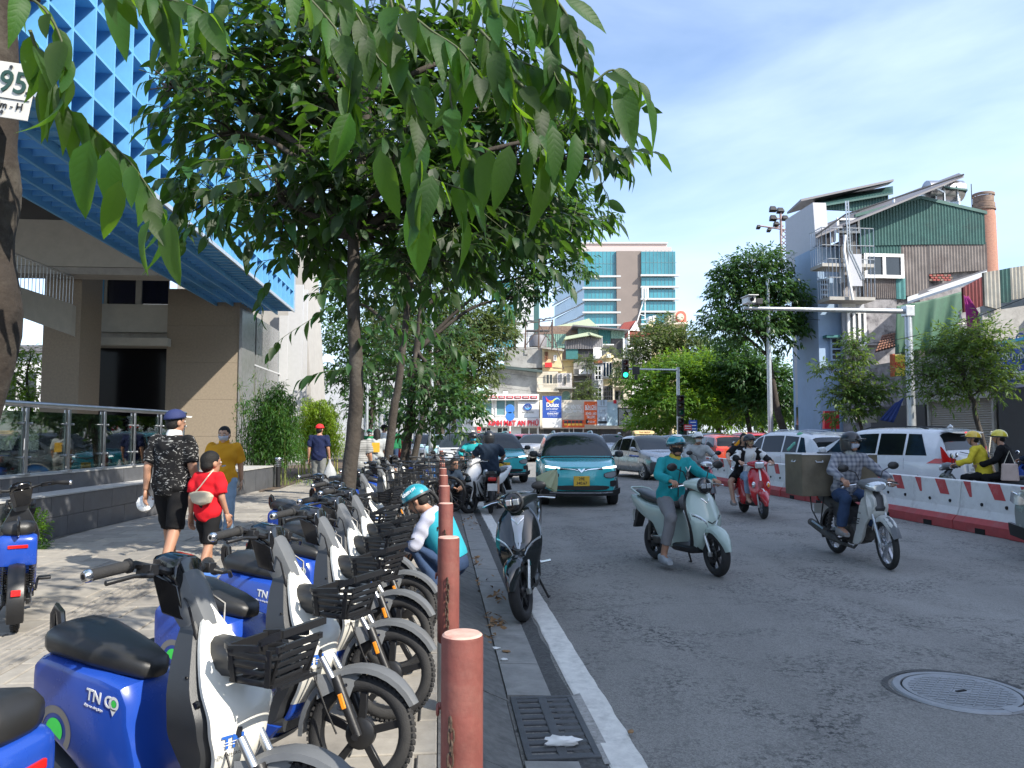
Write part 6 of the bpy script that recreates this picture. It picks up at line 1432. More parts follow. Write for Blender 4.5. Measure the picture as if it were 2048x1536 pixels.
 for(x,z,y)in((.275,.70,-.118),(.255,.585,-.128),(.235,.40,-.1),(.26,.48,-.106)):b.lathe([(.0001,0),(.006,0),(.005,.003)],8,0,TR(x-.03,y,z)@RX(PI/2))
 b.build('screw',m_black,r0)
 b=MB();b.loft(rsec([(.24,.235,.09,.03),(.15,.215,.105,.03),(-.05,.215,.105,.03),(-.12,.26,.105,.05)],12,5));b.build('footboard',m_dgrey,r0)
 b=MB();b.loft(side_body([(.24,.235),(.18,.175),(-.05,.165),(-.22,.22),(-.25,.30),(-.12,.30),(-.04,.235),(.16,.24)],.108,.01));b.build('sill',m_bblue,r0)
 b=MB();b.loft(side_body([(.20,.178),(-.05,.168),(-.22,.222),(-.20,.18),(-.05,.128),(.16,.14)],.10,.01));b.build('sill_trim',m_mgrey,r0)
 pr=[(-.045,.30),(-.035,.40),(-.075,.52),(-.115,.635),(-.40,.672),(-.60,.690),(-.665,.672),(-.685,.63),(-.682,.48),(-.655,.452),(-.52,.405),(-.33,.315),(-.20,.235),(-.08,.235)]
 pr=[(p[0]+.08 if p[0]>-.1 else-.02+(p[0]+.1)*.80,p[1])for p in smooth_pts(pr,2,True)]
 b=MB();b.loft(side_body(pr,.125,.035));b.build('rear_body',m_bblue,r0,sharp=40)
 b=MB();b.loft(side_body([(-.20,.240),(-.33,.318),(-.52,.408),(-.50,.375),(-.34,.275),(-.20,.19),(-.06,.19),(-.06,.24)],.10,.01));b.build('lower_cowl',m_mgrey,r0)
 b=MB(TR(.08,0,0));b.loft(rsec([(-.555,.715,.05,.02),(-.54,.725,.095,.048),(-.50,.732,.115,.058),(-.41,.725,.116,.058),(-.30,.705,.105,.050),(-.19,.685,.085,.045),(-.11,.670,.06,.036),(-.085,.66,.03,.02)],18,3));b.build('saddle',m_seat,r0,sharp=60)
 b=MB(TR(.08,0,0));b.tube([(-.50,0,.68),(-.56,0,.685),(-.612,0,.70),(-.628,0,.735),(-.628,0,.79),(-.614,0,.815),(-.597,0,.80),(-.585,0,.725),(-.56,0,.70)],.012,8,0,None,True,.02)
 b.build('grab_handle',m_gloss,r0)
 b=MB();b.box((-.490,0,.60),(.014,.13,.025));b.build('tail_light',m_redlens,r0,.004)
 for s_ in(-1,1):
  yy=s_*.1262;A_=[(-.35+.085*math.cos(a),.45+.085*math.sin(a))for a in[R(-38)+R(200)*i/18 for i in range(19)]];B_=[(-.47+.054*math.cos(a),.485+.054*math.sin(a))for a in[R(162)-R(200)*i/18 for i in range(19)]]
  n=len(A_)
  vs=[];
  for i in range(n):vs+=[(A_[i][0],yy,A_[i][1]),(-.35+.06*(A_[i][0]+.35)/.085,yy,.45+.06*(A_[i][1]-.45)/.085)]
  b=MB();b.add(vs,[(2*i,2*i+2,2*i+3,2*i+1)for i in range(n-1)]);b.build('decal_arc',m_arc,r0)
  G_=[(-.35+.042*math.cos(a),yy,.452+.042*math.sin(a))for a in[R(-38)+R(200)*i/14 for i in range(15)]];b=MB();b.add(G_,[tuple(range(15))]);b.build('decal_dot',m_lime,r0)
  Mt=TR(-.12,s_*.1265,.585)@(RX(PI/2)if s_<0 else RZ(PI)@RX(PI/2))@RZ(R(-7)if s_<0 else R(7))
  text('TN G',.052,m_wht,Mt@TR(-.012,0,0),r0,'decal_letters',.0006,.022)
  P_=Mt@TR(.058,.002,0)
  b=MB(P_);b.lathe([(.013,.0006),(.023,.0006)],20);b.add([(-.015,-.016,.0006),(0,-.040,.0006),(.015,-.016,.0006),(0,-.018,.0006)],[(0,1,2,3)]);b.build('decal_pin',m_wht,r0)
  b=MB(P_);b.lathe([(.0001,.0008),(.0115,.0008)],16);b.build('decal_dot',m_lime,r0)
  text('đạp xe cùng bạn',.013,m_wht,Mt@TR(-.035,-.034,0),r0,'decal_letters',.0004)
 fx=Matrix(((0,0,1,.384),(1,0,0,-.062),(0,1,0,.515),(0,0,0,1)))@RY(R(-20))
 text('TN',.052,m_tn,fx@TR(0,0,.0015),r0,'decal_letters',.0006,.03)
 b=MB(fx);
 for k in range(2):b.box((-.004,.002-.008*k,.0026),(.058,.0018,.0004))
 b.build('decal_stripe',m_cream2,r0)
 text('TRI NAM GROUP',.0125,m_ink,fx@TR(-.006,-.036,.001),r0,'decal_letters',.0004,.0,.088)
 bk=MB()
 x0,x1,zb,zt=.375,.585,.71,.805
 def rail(z,tx,r_=.006,grow=0):
  f=(z-zb)/(zt-zb);hw=.085+.025*f;xe=x1-.05+.05*f;b_=[(x0,-hw*.8,z),(x0+.03,-hw,z),(xe-.03,-hw,z),(xe,-hw*.75,z),(xe,hw*.75,z),(xe-.03,hw,z),(x0+.03,hw,z),(x0,hw*.8,z)];bk.tube(b_,r_*.55,6,0,None,True,r_*1.15)
 for z in(zb,zb+.030,zb+.057,zb+.083):rail(z,0,.008)
 hw=.111
 bk.loft([[(x0-.01,-hw*.8,zt-.008),(x0-.01,-hw*.8+.012,zt-.008),(x0-.01,-hw*.8+.012,zt+.008),(x0-.01,-hw*.8,zt+.008)]]+[[(x,y,z-.009),(x,y+dy,z-.009),(x,y+dy,z+.009),(x,y,z+.009)]for x,y,z,dy in((x0+.03,-hw,zt,.014),(x0+.15,-hw,zt+.012,.014),(x1-.06,-hw,zt+.022,.014))],0,False)
 bk.loft([[(x0-.01,hw*.8,zt+.008),(x0-.01,hw*.8-.012,zt+.008),(x0-.01,hw*.8-.012,zt-.008),(x0-.01,hw*.8,zt-.008)]]+[[(x,y,z+.009),(x,y-dy,z+.009),(x,y-dy,z-.009),(x,y,z-.009)]for x,y,z,dy in((x0+.03,hw,zt,.014),(x0+.15,hw,zt+.012,.014),(x1-.06,hw,zt+.022,.014))],0,False)
 bk.box((x1+.008,0,zt+.058),(.014,.19,.022));bk.box((x1-.004,0,zt+.012),(.012,.20,.018))
 for y in(-.098,.098):bk.loft([[(x1-.07,y-.01,zt+.012),(x1-.07,y+.01,zt+.012),(x1-.07,y+.01,zt+.032),(x1-.07,y-.01,zt+.032)],[(x1-.03,y-.01,zt+.03),(x1-.03,y+.01,zt+.03),(x1-.03,y+.01,zt+.055),(x1-.03,y-.01,zt+.055)],[(x1+.012,y-.006,zt+.046),(x1+.012,y+.006,zt+.046),(x1+.012,y+.006,zt+.069),(x1+.012,y-.006,zt+.069)]],0,False)
 for y in(-1,1):
  for f in(0.0,1.0):xx=x0+.03+(x1-.08-x0)*f;bk.loft([[(xx-.009,y*.084,zb-.01),(xx+.009,y*.084,zb-.01),(xx+.009,y*.090,zb-.01),(xx-.009,y*.090,zb-.01)],[(xx-.004+f*.02,y*.107,zt+.012*f),(xx+.014+f*.02,y*.107,zt+.012*f),(xx+.014+f*.02,y*.113,zt+.012*f),(xx-.004+f*.02,y*.113,zt+.012*f)]],0,False)
 for y in(-.07,.07):bk.loft([[(x1-.055,y-.007,zb-.01),(x1-.055,y+.007,zb-.01),(x1-.049,y+.007,zb-.01),(x1-.049,y-.007,zb-.01)],[(x1-.002,y*1.2-.007,zt+.02),(x1-.002,y*1.2+.007,zt+.02),(x1+.006,y*1.2+.007,zt+.02),(x1+.006,y*1.2-.007,zt+.02)]],0,False)
 for x in[x0+.02+i*.03 for i in range(7)]:bk.box((x,0,zb-.008),(.014,.165,.008))
 for y in(-.07,0,.07):bk.box(((x0+x1-.05)/2,y,zb-.010),(x1-x0-.05,.012,.010))
 bk.build('basket',m_black,r0)
 b=MB();b.loft(rsec([(.25,.735,.05,.07),(.34,.745,.065,.055),(.382,.75,.08,.045)],12));b.box((.378,0,.77),(.01,.16,.08));b.build('basket_mount',m_black,r0)
 wheel(r0,xr,wr,wr,.066,5,58,.095,rimm=m_rim)
 b=MB();rings=[]
 for i in range(15):
  a=R(20)+R(190)*i/14;rr=wr+.03;cx,cz=xr+rr*math.cos(a),wr+rr*math.sin(a);nx,nz=math.cos(a),math.sin(a);hw=.055
  rings.append([(cx-nx*.018,-hw,cz-nz*.018),(cx,-hw*.9,cz),(cx+nx*.01,0,cz+nz*.01),(cx,hw*.9,cz),(cx-nx*.018,hw,cz-nz*.018),(cx-nx*.004,0,cz-nz*.004)])
 b.loft(rings);b.build('rear_mudguard',m_black,r0)
 b=MB();b.box((0,0,0),(.012,.06,.045),0,TR(xr-wr-.032,0,wr+.09)@RY(.3));b.build('rear_reflector',m_redlens,r0,.004)
 b=MB()
 for y in(-.075,.075):b.loft([[(x,y-.012,z-h_),(x,y+.012,z-h_),(x,y+.012,z+h_),(x,y-.012,z+h_)]for x,z,h_ in((-.12,.205,.03),(-.36,.20,.026),(xr-.04,wr-.01,.02))],0,False)
 b.build('swing_arm',m_black,r0,.004)
 for y in(-.085,.085):
  b=MB();a_,c_=Vector((-.565,y,.27)),Vector((-.515,y,.46));d=(c_-a_);b.tube([a_,c_],.011,8);b.tube([a_+d*.12,a_+d*.3],.017,8);q=[]
  u_,v_=frame_of(d)
  for i in range(97):t=i/96;q.append(a_+d*(.18+.72*t)+(u_*math.cos(t*2*PI*8)+v_*math.sin(t*2*PI*8))*.023)
  b.tube(q,.0048,5);b.build('shock_spring',m_gloss,r0)
 b=MB();
 for z in(.245,.195):b.tube([(-.14,-.095,z-.01),(xr,-.095,z)],.006,4)
 for i in range(24):b.box((-.15-i*.0165,-.095,.236+i*.0004),(.009,.012,.012))
 b.build('chain',m_steel,r0)
 b=MB();b.lathe([(.0001,-.01),(.055,-.01),(.055,.01),(.0001,.01)],20,0,TR(-.13,-.105,.22)@RX(PI/2));b.tube([(-.13,-.125,.22),(-.02,-.14,.285)],.010,6);b.tube([(-.13,.125,.22),(-.24,.14,.155)],.010,6);b.tube([(-.13,-.13,.22),(-.13,.13,.22)],.014,8);b.build('crank',m_black,r0)
 for(x,y,z)in((-.02,-.185,.285),(-.24,.185,.155)):b=MB();b.box((x,y,z),(.085,.09,.022));b.build('pedal',m_black,r0,.006)
 b=MB();b.tube([(-.20,.06,.17),(-.19,.16,.012),(-.16,.175,.006)],.011,8);b.build('side_stand',m_black,r0)
 b=MB();b.tube([(.30,-.02,.50),(.36,-.075,.50),(.40,-.085,.44),(.45,-.08,.33),(.50,-.075,.24)],.004,5);b.tube([(.13,-.04,.93),(.20,-.075,.90),(.22,-.06,.80)],.004,5);b.tube([(.13,.05,.93),(.19,.085,.88),(.22,.05,.79)],.004,5);b.build('cable',m_black,r0)
 b=MB();b.tube([(.27,-.085,.47),(.255,-.09,.43),(.275,-.095,.41),(.29,-.09,.425)],.006,6);b.build('bag_hook',m_gloss,r0)
 b=MB();b.lathe([(.0001,0),(.013,0),(.011,.012),(.0001,.012)],10,0,TR(.30,-.125,.63)@RX(PI/2));b.build('lock_clip',m_gloss,r0)
 return r0
bike=ebike();HB=R(-28)
def put_bike(o,ax_xy,heading,lab,lean=R(-4)):
 o.rotation_euler=(0,0,heading);o.location=Vector((ax_xy[0],ax_xy[1],0))-Matrix.Rotation(heading,3,'Z')@Vector((.56,0,0));props(o,lab,'bike','blue and white rental e-bikes parked in a row');return o
row=[((-.66,2.38),R(-25),'nearest blue and cream rental e-bike, its whole blue rear body facing the camera'),((-.62,3.22),R(-24),'second rental e-bike of the row, its treaded front wheel fully in view'),((-.62,4.0),R(-23),'third rental e-bike of the row, behind the second, dark front wheel'),((-.70,4.75),R(-26),'fourth rental e-bike of the row, basket level with the second bollard'),((-.74,5.42),R(-24),'fifth rental e-bike of the row, just before the crouching man'),((-.98,6.15),R(-25),'rental e-bike beside the crouching man with its basket at his face'),((-1.42,7.35),R(-24),'rental e-bike behind the crouching man, near the tree trunk'),((-1.25,8.35),R(-22),'rental e-bike parked just past the street tree'),((-1.45,10.7),R(-15),'shaded rental e-bike in the middle of the far group'),((-1.25,16.9),R(-12),'far rental e-bike with a white shield seen beyond the crouching man'),((-1.6,12.4),R(-14),'rental e-bike half hidden in the dark far group by the second tree'),((-1.6,13.7),R(-10),'rental e-bike at the back of the dark group, handlebar against the light')]
for i,(p,hd,lab)in enumerate(row):put_bike(bike if i==0 else copy_tree(bike),p,hd,lab)
o=put_bike(copy_tree(bike),(-1.95,1.75),R(200),'rental e-bike cut by the lower left corner, only its seat end showing')
bpy.data.objects.remove([q for q in o.children if q.name.startswith('grab')][0]);o.location=(-1.70,2.05,0);o.rotation_euler=(0,0,R(172))
o=copy_tree(bike);put_bike(o,(0,0),0,'rental e-bike at the left edge seen from behind with red tail light');o.rotation_euler=(0,0,R(122));o.location=Vector((-3.62,5.7,0))-Matrix.Rotation(R(122),3,'Z')@Vector((-.60,0,0))
m_skirt=mat('bike skirt blue',(.03,.16,.45),.4);m_fram=mat('pedal bike frame',(.10,.10,.10),.4,.3);m_cov=mat('beige wheel guard',(.42,.40,.36),.5)
def pedalbike():
 r0=empty('hire_bicycle');wr=.33
 for x in(-.5,.52):wheel(r0,x,wr,wr,.045,16,0,.035,sw=.003,n=32)
 for s_ in(-1,1):
  b=MB();b.prism([(-.5+(wr+.03)*math.cos(a),wr+(wr+.03)*math.sin(a))for a in[R(5)+R(165)*i/20 for i in range(21)]],.004,0,XZ(s_*.045));b.build('wheel_cover',m_skirt,r0)
  Mt=TR(-.5,s_*.0495+(0 if s_<0 else.002),wr+.16)@(RX(PI/2)if s_<0 else RZ(PI)@RX(PI/2));text('TNGO',.09,m_wht,Mt,r0,'decal_letters',.0006,.02)
 b=MB();rings=[]
 for i in range(21):
  a=R(0)+R(185)*i/20;nx,nz=math.cos(a),math.sin(a);rr=wr+.035;rings.append([(-.5+nx*(rr-.01),-.055,wr+nz*(rr-.01)),(-.5+nx*(rr+.015),-.05,wr+nz*(rr+.015)),(-.5+nx*(rr+.015),.05,wr+nz*(rr+.015)),(-.5+nx*(rr-.01),.055,wr+nz*(rr-.01))])
 b.loft(rings,0,False);b.build('mudguard',m_cov,r0)
 b=MB();b.tube([(.52,0,wr),(.40,0,.72),(.36,0,1.0)],.018,8);b.tube([(.40,0,.72),(.1,0,.38),(-.05,0,.30),(-.5,.03,wr)],.03,8);b.tube([(-.05,0,.30),(-.2,0,.86)],.02,8);b.tube([(-.12,0,.6),(-.5,0,wr)],.012,6);b.build('frame',m_fram,r0)
 b=MB();b.loft(rsec([(-.36,.90,.02,.015),(-.33,.90,.09,.03),(-.26,.90,.10,.035),(-.15,.90,.05,.025),(-.04,.895,.02,.015)],12));b.build('saddle',m_seat,r0)
 b=MB();b.tube([(.36,0,1.0),(.36,-.1,1.03),(.26,-.28,1.05)],.012,6);b.tube([(.36,0,1.0),(.36,.1,1.03),(.26,.28,1.05)],.012,6);b.build('handlebar',m_black,r0)
 for s_ in(-1,1):b=MB();b.tube([(.29,s_*.22,1.045),(.22,s_*.33,1.05)],.017,8);b.build('grip',m_rub,r0)
 b=MB();x0,x1,z0,z1,hw=.42,.70,.78,.98,.15
 for z in(z0,(z0+z1)/2,z1):b.tube([(x0,-hw,z),(x1,-hw,z),(x1,hw,z),(x0,hw,z),(x0,-hw,z)],.007,5)
 for i in range(7):
  for y in(-hw,hw):b.tube([(x0+(x1-x0)*i/6,y,z0),(x0+(x1-x0)*i/6,y,z1)],.004,4)
  b.tube([(x1,-hw+2*hw*i/6,z0),(x1,-hw+2*hw*i/6,z1)],.004,4);b.tube([(x0,-hw+2*hw*i/6,z0),(x1,-hw+2*hw*i/6,z0)],.004,4)
 b.build('basket',m_black,r0)
 b=MB();b.lathe([(.0001,-.01),(.09,-.01),(.09,.01)],18,0,TR(-.05,-.06,.30)@RX(PI/2));b.tube([(-.05,-.08,.30),(.05,-.09,.18)],.01,5);b.tube([(-.05,.08,.30),(-.15,.09,.42)],.01,5);b.build('crank',m_black,r0)
 return r0
pbk=pedalbike()
for i,(x,y,hd,lab)in enumerate([(-1.85,9.25,R(-10),'hire bicycle with blue wheel cover left of the street tree'),(-1.80,9.95,R(-8),'second hire bicycle with blue wheel cover behind the first'),(-1.75,11.3,R(-25),'dark hire bicycle with wire basket beyond the tree'),(-1.7,13.0,R(-30),'dark hire bicycle in the far tangle of handlebars'),(-1.6,14.3,R(-24),'dark hire bicycle near the forked tree'),(-1.5,15.6,R(-20),'last dark hire bicycle before the far white shielded e-bike'),(-1.5,18.5,R(-24),'distant dark hire bicycle behind the far bollards')]):
 o=pbk if i==0 else copy_tree(pbk);o.location=(x,y,0);o.rotation_euler=(0,0,hd);props(o,lab,'bicycle','hire bicycles on the rack')
# ================================================================== SCOOTERS AND MOTORBIKES
m_spblack=mat('scooter black paint',(.008,.012,.013),.10,coat=.8,var=.1)
m_spgreen=mat('scooter grey green paint',(.36,.44,.40),.22,coat=.5,var=.03)
m_spwhite=mat('scooter white paint',(.70,.70,.70),.2,coat=.5,var=.03)
m_spred=mat('scooter red paint',(.42,.012,.018),.16,coat=.7,var=.05)
m_spgrey=mat('worn white fairing',(.46,.46,.43),.35,coat=.2,var=.12,dirt=.55,dcol=(.22,.20,.17))
m_spsil=mat('scooter silver stripe',(.42,.43,.46),.25,.6)
m_gold=mat('fork silver',(.55,.55,.53),.3,.8)
m_mirror=mat('mirror glass',(.7,.72,.75),.02,1,var=.02)
m_eng=mat('dirty engine metal',(.09,.085,.08),.6,.5,var=.4,scale=20,dirt=.5)
m_plate=mat('white number plate',(.62,.62,.60),.5)
def mudguard(root,M,xf,zf,r,hw,a0,a1,m,name='front_mudguard',n=15,crown=.02,nose=True):
 b=MB(M);rings=[]
 for i in range(n):
  f=i/(n-1);a=R(a0)+R(a1-a0)*f;h_=hw*(.35+.65*min(1,f*4))if nose else hw;nx,nz=math.cos(a),math.sin(a);P=lambda rr,y:(xf+nx*rr,y,zf+nz*rr)
  rings.append([P(r-.045,-h_),P(r-.01,-h_*.97),P(r+crown*.6,-h_*.6),P(r+crown,0),P(r+crown*.6,h_*.6),P(r-.01,h_*.97),P(r-.045,h_),P(r-.02,h_*.85),P(r+crown*.3,0),P(r-.02,-h_*.85)])
 b.loft(rings);return b.build(name,m,root)
def mirrors(root,M,x,z,y0=.12,y1=.30,dz=.17,m=None,shape=(.012,.062,.042)):
 for s_ in(-1,1):
  b=MB(M);b.tube([(x,s_*y0,z),(x-.01,s_*(y0+.04),z+dz*.7),(x-.02,s_*(y1-.03),z+dz)],.007,6);o=b.build('mirror',m or m_black,root)
  b=MB(M);b.ell((x-.02,s_*y1,z+dz+.01),(.022,shape[1]+.006,shape[2]+.006),0,14,8);b.build('mirror_shell',m or m_black,o)
  b=MB(M);b.ell((x-.032,s_*y1,z+dz+.01),(.012,shape[1],shape[2]),0,14,8);b.build('mirror_glass',m_mirror,o)
def bars(root,M,x,z,w_=.33,levers=m_chrome,droop=.02):
 b=MB(M);b.tube([(x+.03,-.1,z),(x-.02,-.2,z+.01),(x-.05,-w_,z-droop)],.012,8);b.tube([(x+.03,.1,z),(x-.02,.2,z+.01),(x-.05,w_,z-droop)],.012,8);b.build('handlebar',m_black,root)
 for s_ in(-1,1):
  b=MB(M);b.tube([(x-.025,s_*.22,z),(x-.052,s_*(w_+.01),z-droop)],.017,10);b.build('grip',m_rub,root)
  b=MB(M);b.tube([(x+.03,s_*.17,z),(x+.035,s_*.24,z-.005),(x+.0,s_*(w_+.01),z-droop-.01)],[.008,.007,.008],6);b.build('brake_lever',levers,root)
def forks(root,M,xa,za,xf,zf,y,m=m_gold,r_=.016):
 b=MB(M)
 for s_ in(-1,1):b.tube([(xa,s_*y,za),(xa+(xf-xa)*.45,s_*y,za+(zf-za)*.45),(xa+(xf-xa)*.46,s_*y,za+(zf-za)*.46),(xf,s_*y,zf)],[r_*.8,r_*.8,r_*1.15,r_],8);b.box((xf-.005,s_*y,zf),(.05,.035,.05))
 b.build('fork',m,root,.003)
def steerM(x,z,xf,zf,a):
 S_=Vector((x,0,z));ax=Vector((xf-x,0,zf-z)).normalized();return Matrix.Translation(S_)@Matrix.Rotation(-a,4,ax)@Matrix.Translation(-S_)
def apron(secs,thick=.06,n=15):return shield(smooth_pts([(*s_[:4],thick)for s_ in secs],4),n)
def scooter(name,body,kind='feliz',steer=0,seat=m_seat,accent=None,mir=True,plate=True,stripe=None):
 r0=empty(name);xf,xr,wr,tw_=(.66,-.60,.25,.10)
 if kind=='vespa':xf,xr,wr,tw_=(.62,-.58,.235,.11)
 if kind=='sport':wr=.26
 M=steerM(.33,1.0,xf-.02,wr,steer)
 wheel(r0,xf,wr,wr,tw_,5,0,.05,M0=M,twin=True,sw=.05,rimm=m_spsil if kind=='vespa' else m_rim,disc=.10)
 wheel(r0,xr,wr,wr,tw_+.01,5,0,.09,twin=kind!='vespa',sw=.05,rimm=m_rim)
 forks(r0,M,.47,.60,xf,wr,.075)
 ac=accent or body
 if kind=='vespa':
  mudguard(r0,M,xf,wr,wr+.045,.085,5,175,body,crown=.045)
  sec=[(.50,.24,.09,.05),(.545,.36,.15,.06),(.54,.52,.19,.075),(.50,.68,.205,.08),(.45,.82,.18,.075),(.40,.93,.10,.05)]
 elif kind=='sport':
  mudguard(r0,M,xf,wr,wr+.03,.07,35,190,m_black,crown=.025)
  sec=[(.40,.24,.08,.05),(.50,.36,.11,.06),(.60,.52,.12,.08),(.64,.66,.15,.10),(.56,.80,.19,.13),(.44,.94,.12,.10),(.36,1.02,.05,.04)]
 else:
  mudguard(r0,M,xf,wr,wr+.035,.078,12,178,body,crown=.035)
  sec=[(.44,.25,.085,.045),(.52,.36,.13,.055),(.575,.50,.175,.08),(.585,.60,.20,.10),(.54,.70,.205,.10),(.47,.83,.175,.085),(.41,.93,.105,.055)]
 b=MB();b.loft(apron(sec));b.build('front_apron',body,r0,sharp=60)
 b=MB();b.loft(shield(smooth_pts([(s_[0]-.07,s_[1],s_[2]*.93,s_[3]*.7,.09)for s_ in sec]+[],3)));b.build('leg_panel',m_black if kind!='vespa' else body,r0,sharp=60)
 b=MB();b.loft(rsec([(.44,.28,.10,.05),(.30,.25,.135,.045),(0,.245,.14,.045),(-.10,.28,.13,.06)],14,4));b.build('floorboard',m_black,r0)
 if kind=='vespa':pr=[(-.04,.22),(-.02,.40),(-.10,.62),(-.20,.70),(-.70,.74),(-.92,.66),(-.98,.48),(-.90,.36),(-.72,.38),(-.60,.42),(-.45,.36),(-.35,.24),(-.2,.2)];hw=.19
 elif kind=='sport':pr=[(.10,.26),(-.08,.46),(-.14,.62),(-.22,.70),(-.70,.76),(-.98,.88),(-1.02,.84),(-.80,.66),(-.55,.52),(-.36,.46),(-.26,.34),(-.05,.24)];hw=.145
 else:pr=[(.0,.24),(-.06,.42),(-.14,.62),(-.24,.69),(-.70,.73),(-.95,.80),(-1.0,.76),(-.86,.62),(-.62,.52),(-.42,.44),(-.30,.32),(-.15,.24)];hw=.15
 b=MB();b.loft(side_body([tuple(p)for p in smooth_pts(pr,2,True)],hw,.045 if kind!='vespa' else.08));b.build('side_panel',body,r0,sharp=50)
 b=MB();b.loft(rsec([(-.98,.83,.05,.02),(-.92,.83,.10,.045),(-.70,.79,.125,.05),(-.45,.755,.13,.045),(-.22,.745,.10,.045),(-.12,.73,.06,.04),(-.09,.70,.02,.02)],16,3));b.build('saddle',seat,r0)
 b=MB();b.tube([(-.78,-.13,.80),(-.98,-.13,.86),(-1.08,-.08,.875),(-1.08,.08,.875),(-.98,.13,.86),(-.78,.13,.80)],.014,8);b.build('grab_rail',m_chrome if kind=='vespa' else body,r0)
 b=MB();b.box((-1.0,0,.72),(.03,.16,.06));b.build('tail_light',m_redlens,r0,.01)
 b=MB();b.prism([(-.90,.62),(-.98,.66),(-1.08,.36),(-1.03,.36)],.12,0,XZ(-.06));b.build('rear_guard',m_black,r0)
 if plate:b=MB();b.box((-1.03,0,.52),(.006,.19,.14),0,TR(0,0,0));b.build('number_plate',m_plate,r0)
 b=MB();b.loft(rsec([(-.10,.30,.06,.06),(-.35,.28,.07,.07),(xr,wr,.06,.05)],10));
 for s_ in(-.1,.1):b.tube([(xr,s_,wr),(xr+.06,s_*1.2,.62)],.022,8)
 b.build('swing_arm',m_eng,r0)
 b=MB();b.tube([(-.1,.12,.22),(-.13,.2,.03)],.012,6);b.tube([(-.13,.2,.03),(-.19,.21,.025)],.012,6);b.build('side_stand',m_black,r0)
 for s_ in(-1,1):b=MB();b.tube([(-.30,s_*.14,.33),(-.32,s_*.24,.34)],.016,6);b.build('foot_peg',m_chrome,r0)
 if kind=='sport':b=MB();b.tube([(-.2,-.13,.24),(-.45,-.16,.27),(-.62,-.17,.32),(-.95,-.17,.42)],[.025,.04,.06,.055],10);b.build('exhaust',m_dgrey,r0)
 bars(r0,M,.30,1.0)
 if kind=='sport':
  b=MB(M);b.loft(rsec([(.22,.99,.07,.03),(.28,1.02,.15,.05),(.38,1.02,.14,.055),(.46,.98,.08,.05),(.50,.95,.03,.03)],14,2.4));b.build('bar_cover',body,r0)
  for s_ in(-1,1):
   b=MB();b.loft(shield([(.57-.02,.70,.055,.015,.03),(.575,.76,.06,.015,.03),(.52,.84,.03,.01,.03)],7),M=TR(.012,s_*.085,0)@RZ(s_*.5));b.build('headlight',m_lens,r0)
   b=MB();b.loft(shield([(.30,.30,.01,.0,.25),(.44,.44,.014,.0,.25),(.50,.62,.014,.0,.22),(.36,.74,.01,0,.15)],5),M=TR(0,s_*.155,0));b.build('side_fairing',body if s_ else body,r0)
   b=MB();b.prism([(.28,.38),(.42,.50),(.46,.60),(.40,.56),(.30,.44)],.01,0,XZ(s_*.172-(0 if s_>0 else.01)));b.build('black_insert',m_black,r0)
  b=MB();b.loft(shield([(.585,.56,.06,.03,.03),(.655,.66,.085,.04,.03),(.61,.74,.05,.03,.03)],9),M=TR(.015,0,0));b.build('front_mask',m_spblack,r0)
 else:
  b=MB(M);b.loft(rsec([(.20,.99,.06,.03),(.25,1.0,.17,.045),(.33,1.01,.20,.06),(.40,1.005,.15,.07),(.46,.99,.10,.08),(.475,.985,.085,.07)],18,2.3));b.build('bar_cover',body,r0)
  b=MB(M);b.lathe([(.0001,.055),(.055,.05),(.078,.035),(.085,.0)],24,0,TR(.455,0,.99)@RY(PI/2-.15));h=b.build('headlight',m_gloss,r0)
  if kind=='vespa':b=MB(M);b.box((.505,0,.985),(.03,.15,.10));b.build('headlight_lens',m_lens,h,.02);b=MB(M);b.box((.497,0,.985),(.03,.17,.12));b.build('headlight_rim',m_chrome,h,.025)
  else:
   b=MB(M);b.lathe([(.088,-.004),(.096,.012),(.084,.035)],28,0,TR(.455,0,.99)@RY(PI/2-.15));b.build('headlight_rim',m_dgrey,h)
   for s_ in(-1,1):b=MB(M);b.box((.505,s_*.033,.992),(.02,.056,.055));b.build('headlight_lens',m_lens,h,.008)
   b=MB(M);b.box((.498,0,.99),(.012,.012,.10));b.build('headlight_bar',m_chrome,h)
  b=MB(M);b.ell((.27,0,1.05),(.06,.10,.02));b.build('display',m_gloss,r0)
 if mir:mirrors(r0,M,.30,1.03)
 if kind=='feliz':
  def fx(z,y):
   for i in range(len(sec)-1):
    if sec[i][1]<=z<=sec[i+1][1]:
     f=(z-sec[i][1])/(sec[i+1][1]-sec[i][1]);x=sec[i][0]+(sec[i+1][0]-sec[i][0])*f;w_=sec[i][2]+(sec[i+1][2]-sec[i][2])*f;bl=sec[i][3]+(sec[i+1][3]-sec[i][3])*f;return x-bl*min(1,abs(y/w_))**1.8
   return.5
  def ribbon(pts,w_,m_,nm,off=.006):
   b=MB();rings=[]
   for(y,z)in pts:x=fx(z,y)+off;rings.append([(x,y,z-w_),(x+.004,y,z),(x,y,z+w_),(x-.02,y,z)])
   b.loft(rings,0,False);return b.build(nm,m_,r0)
  for s_ in(-1,1):
   ribbon([(s_*y,z)for y,z in((.05,.545),(.08,.60),(.12,.64),(.165,.665),(.195,.675))],.012,m_lens,'light_strip');ribbon([(s_*y,z)for y,z in((.075,.575),(.12,.62),(.165,.645),(.19,.652))],.010,m_gloss,'light_housing',.002)
  ribbon([(-.055,.845),(-.025,.82),(0,.795),(.025,.82),(.055,.845)],.008,m_chrome,'v_emblem');ribbon([(-.05,.60),(0,.575),(.05,.60)],.008,m_dgrey,'v_emblem')
  if stripe:
   b=MB();rings=[[(fx(z,y)+.004,y,z)for y in(-w_,-w_/2,0,w_/2,w_)]for z,w_ in((.60,.01),(.66,.03),(.72,.034),(.80,.05),(.87,.06))];b.loft(rings,0,True,False,closed=False);b.build('centre_stripe',stripe,r0)
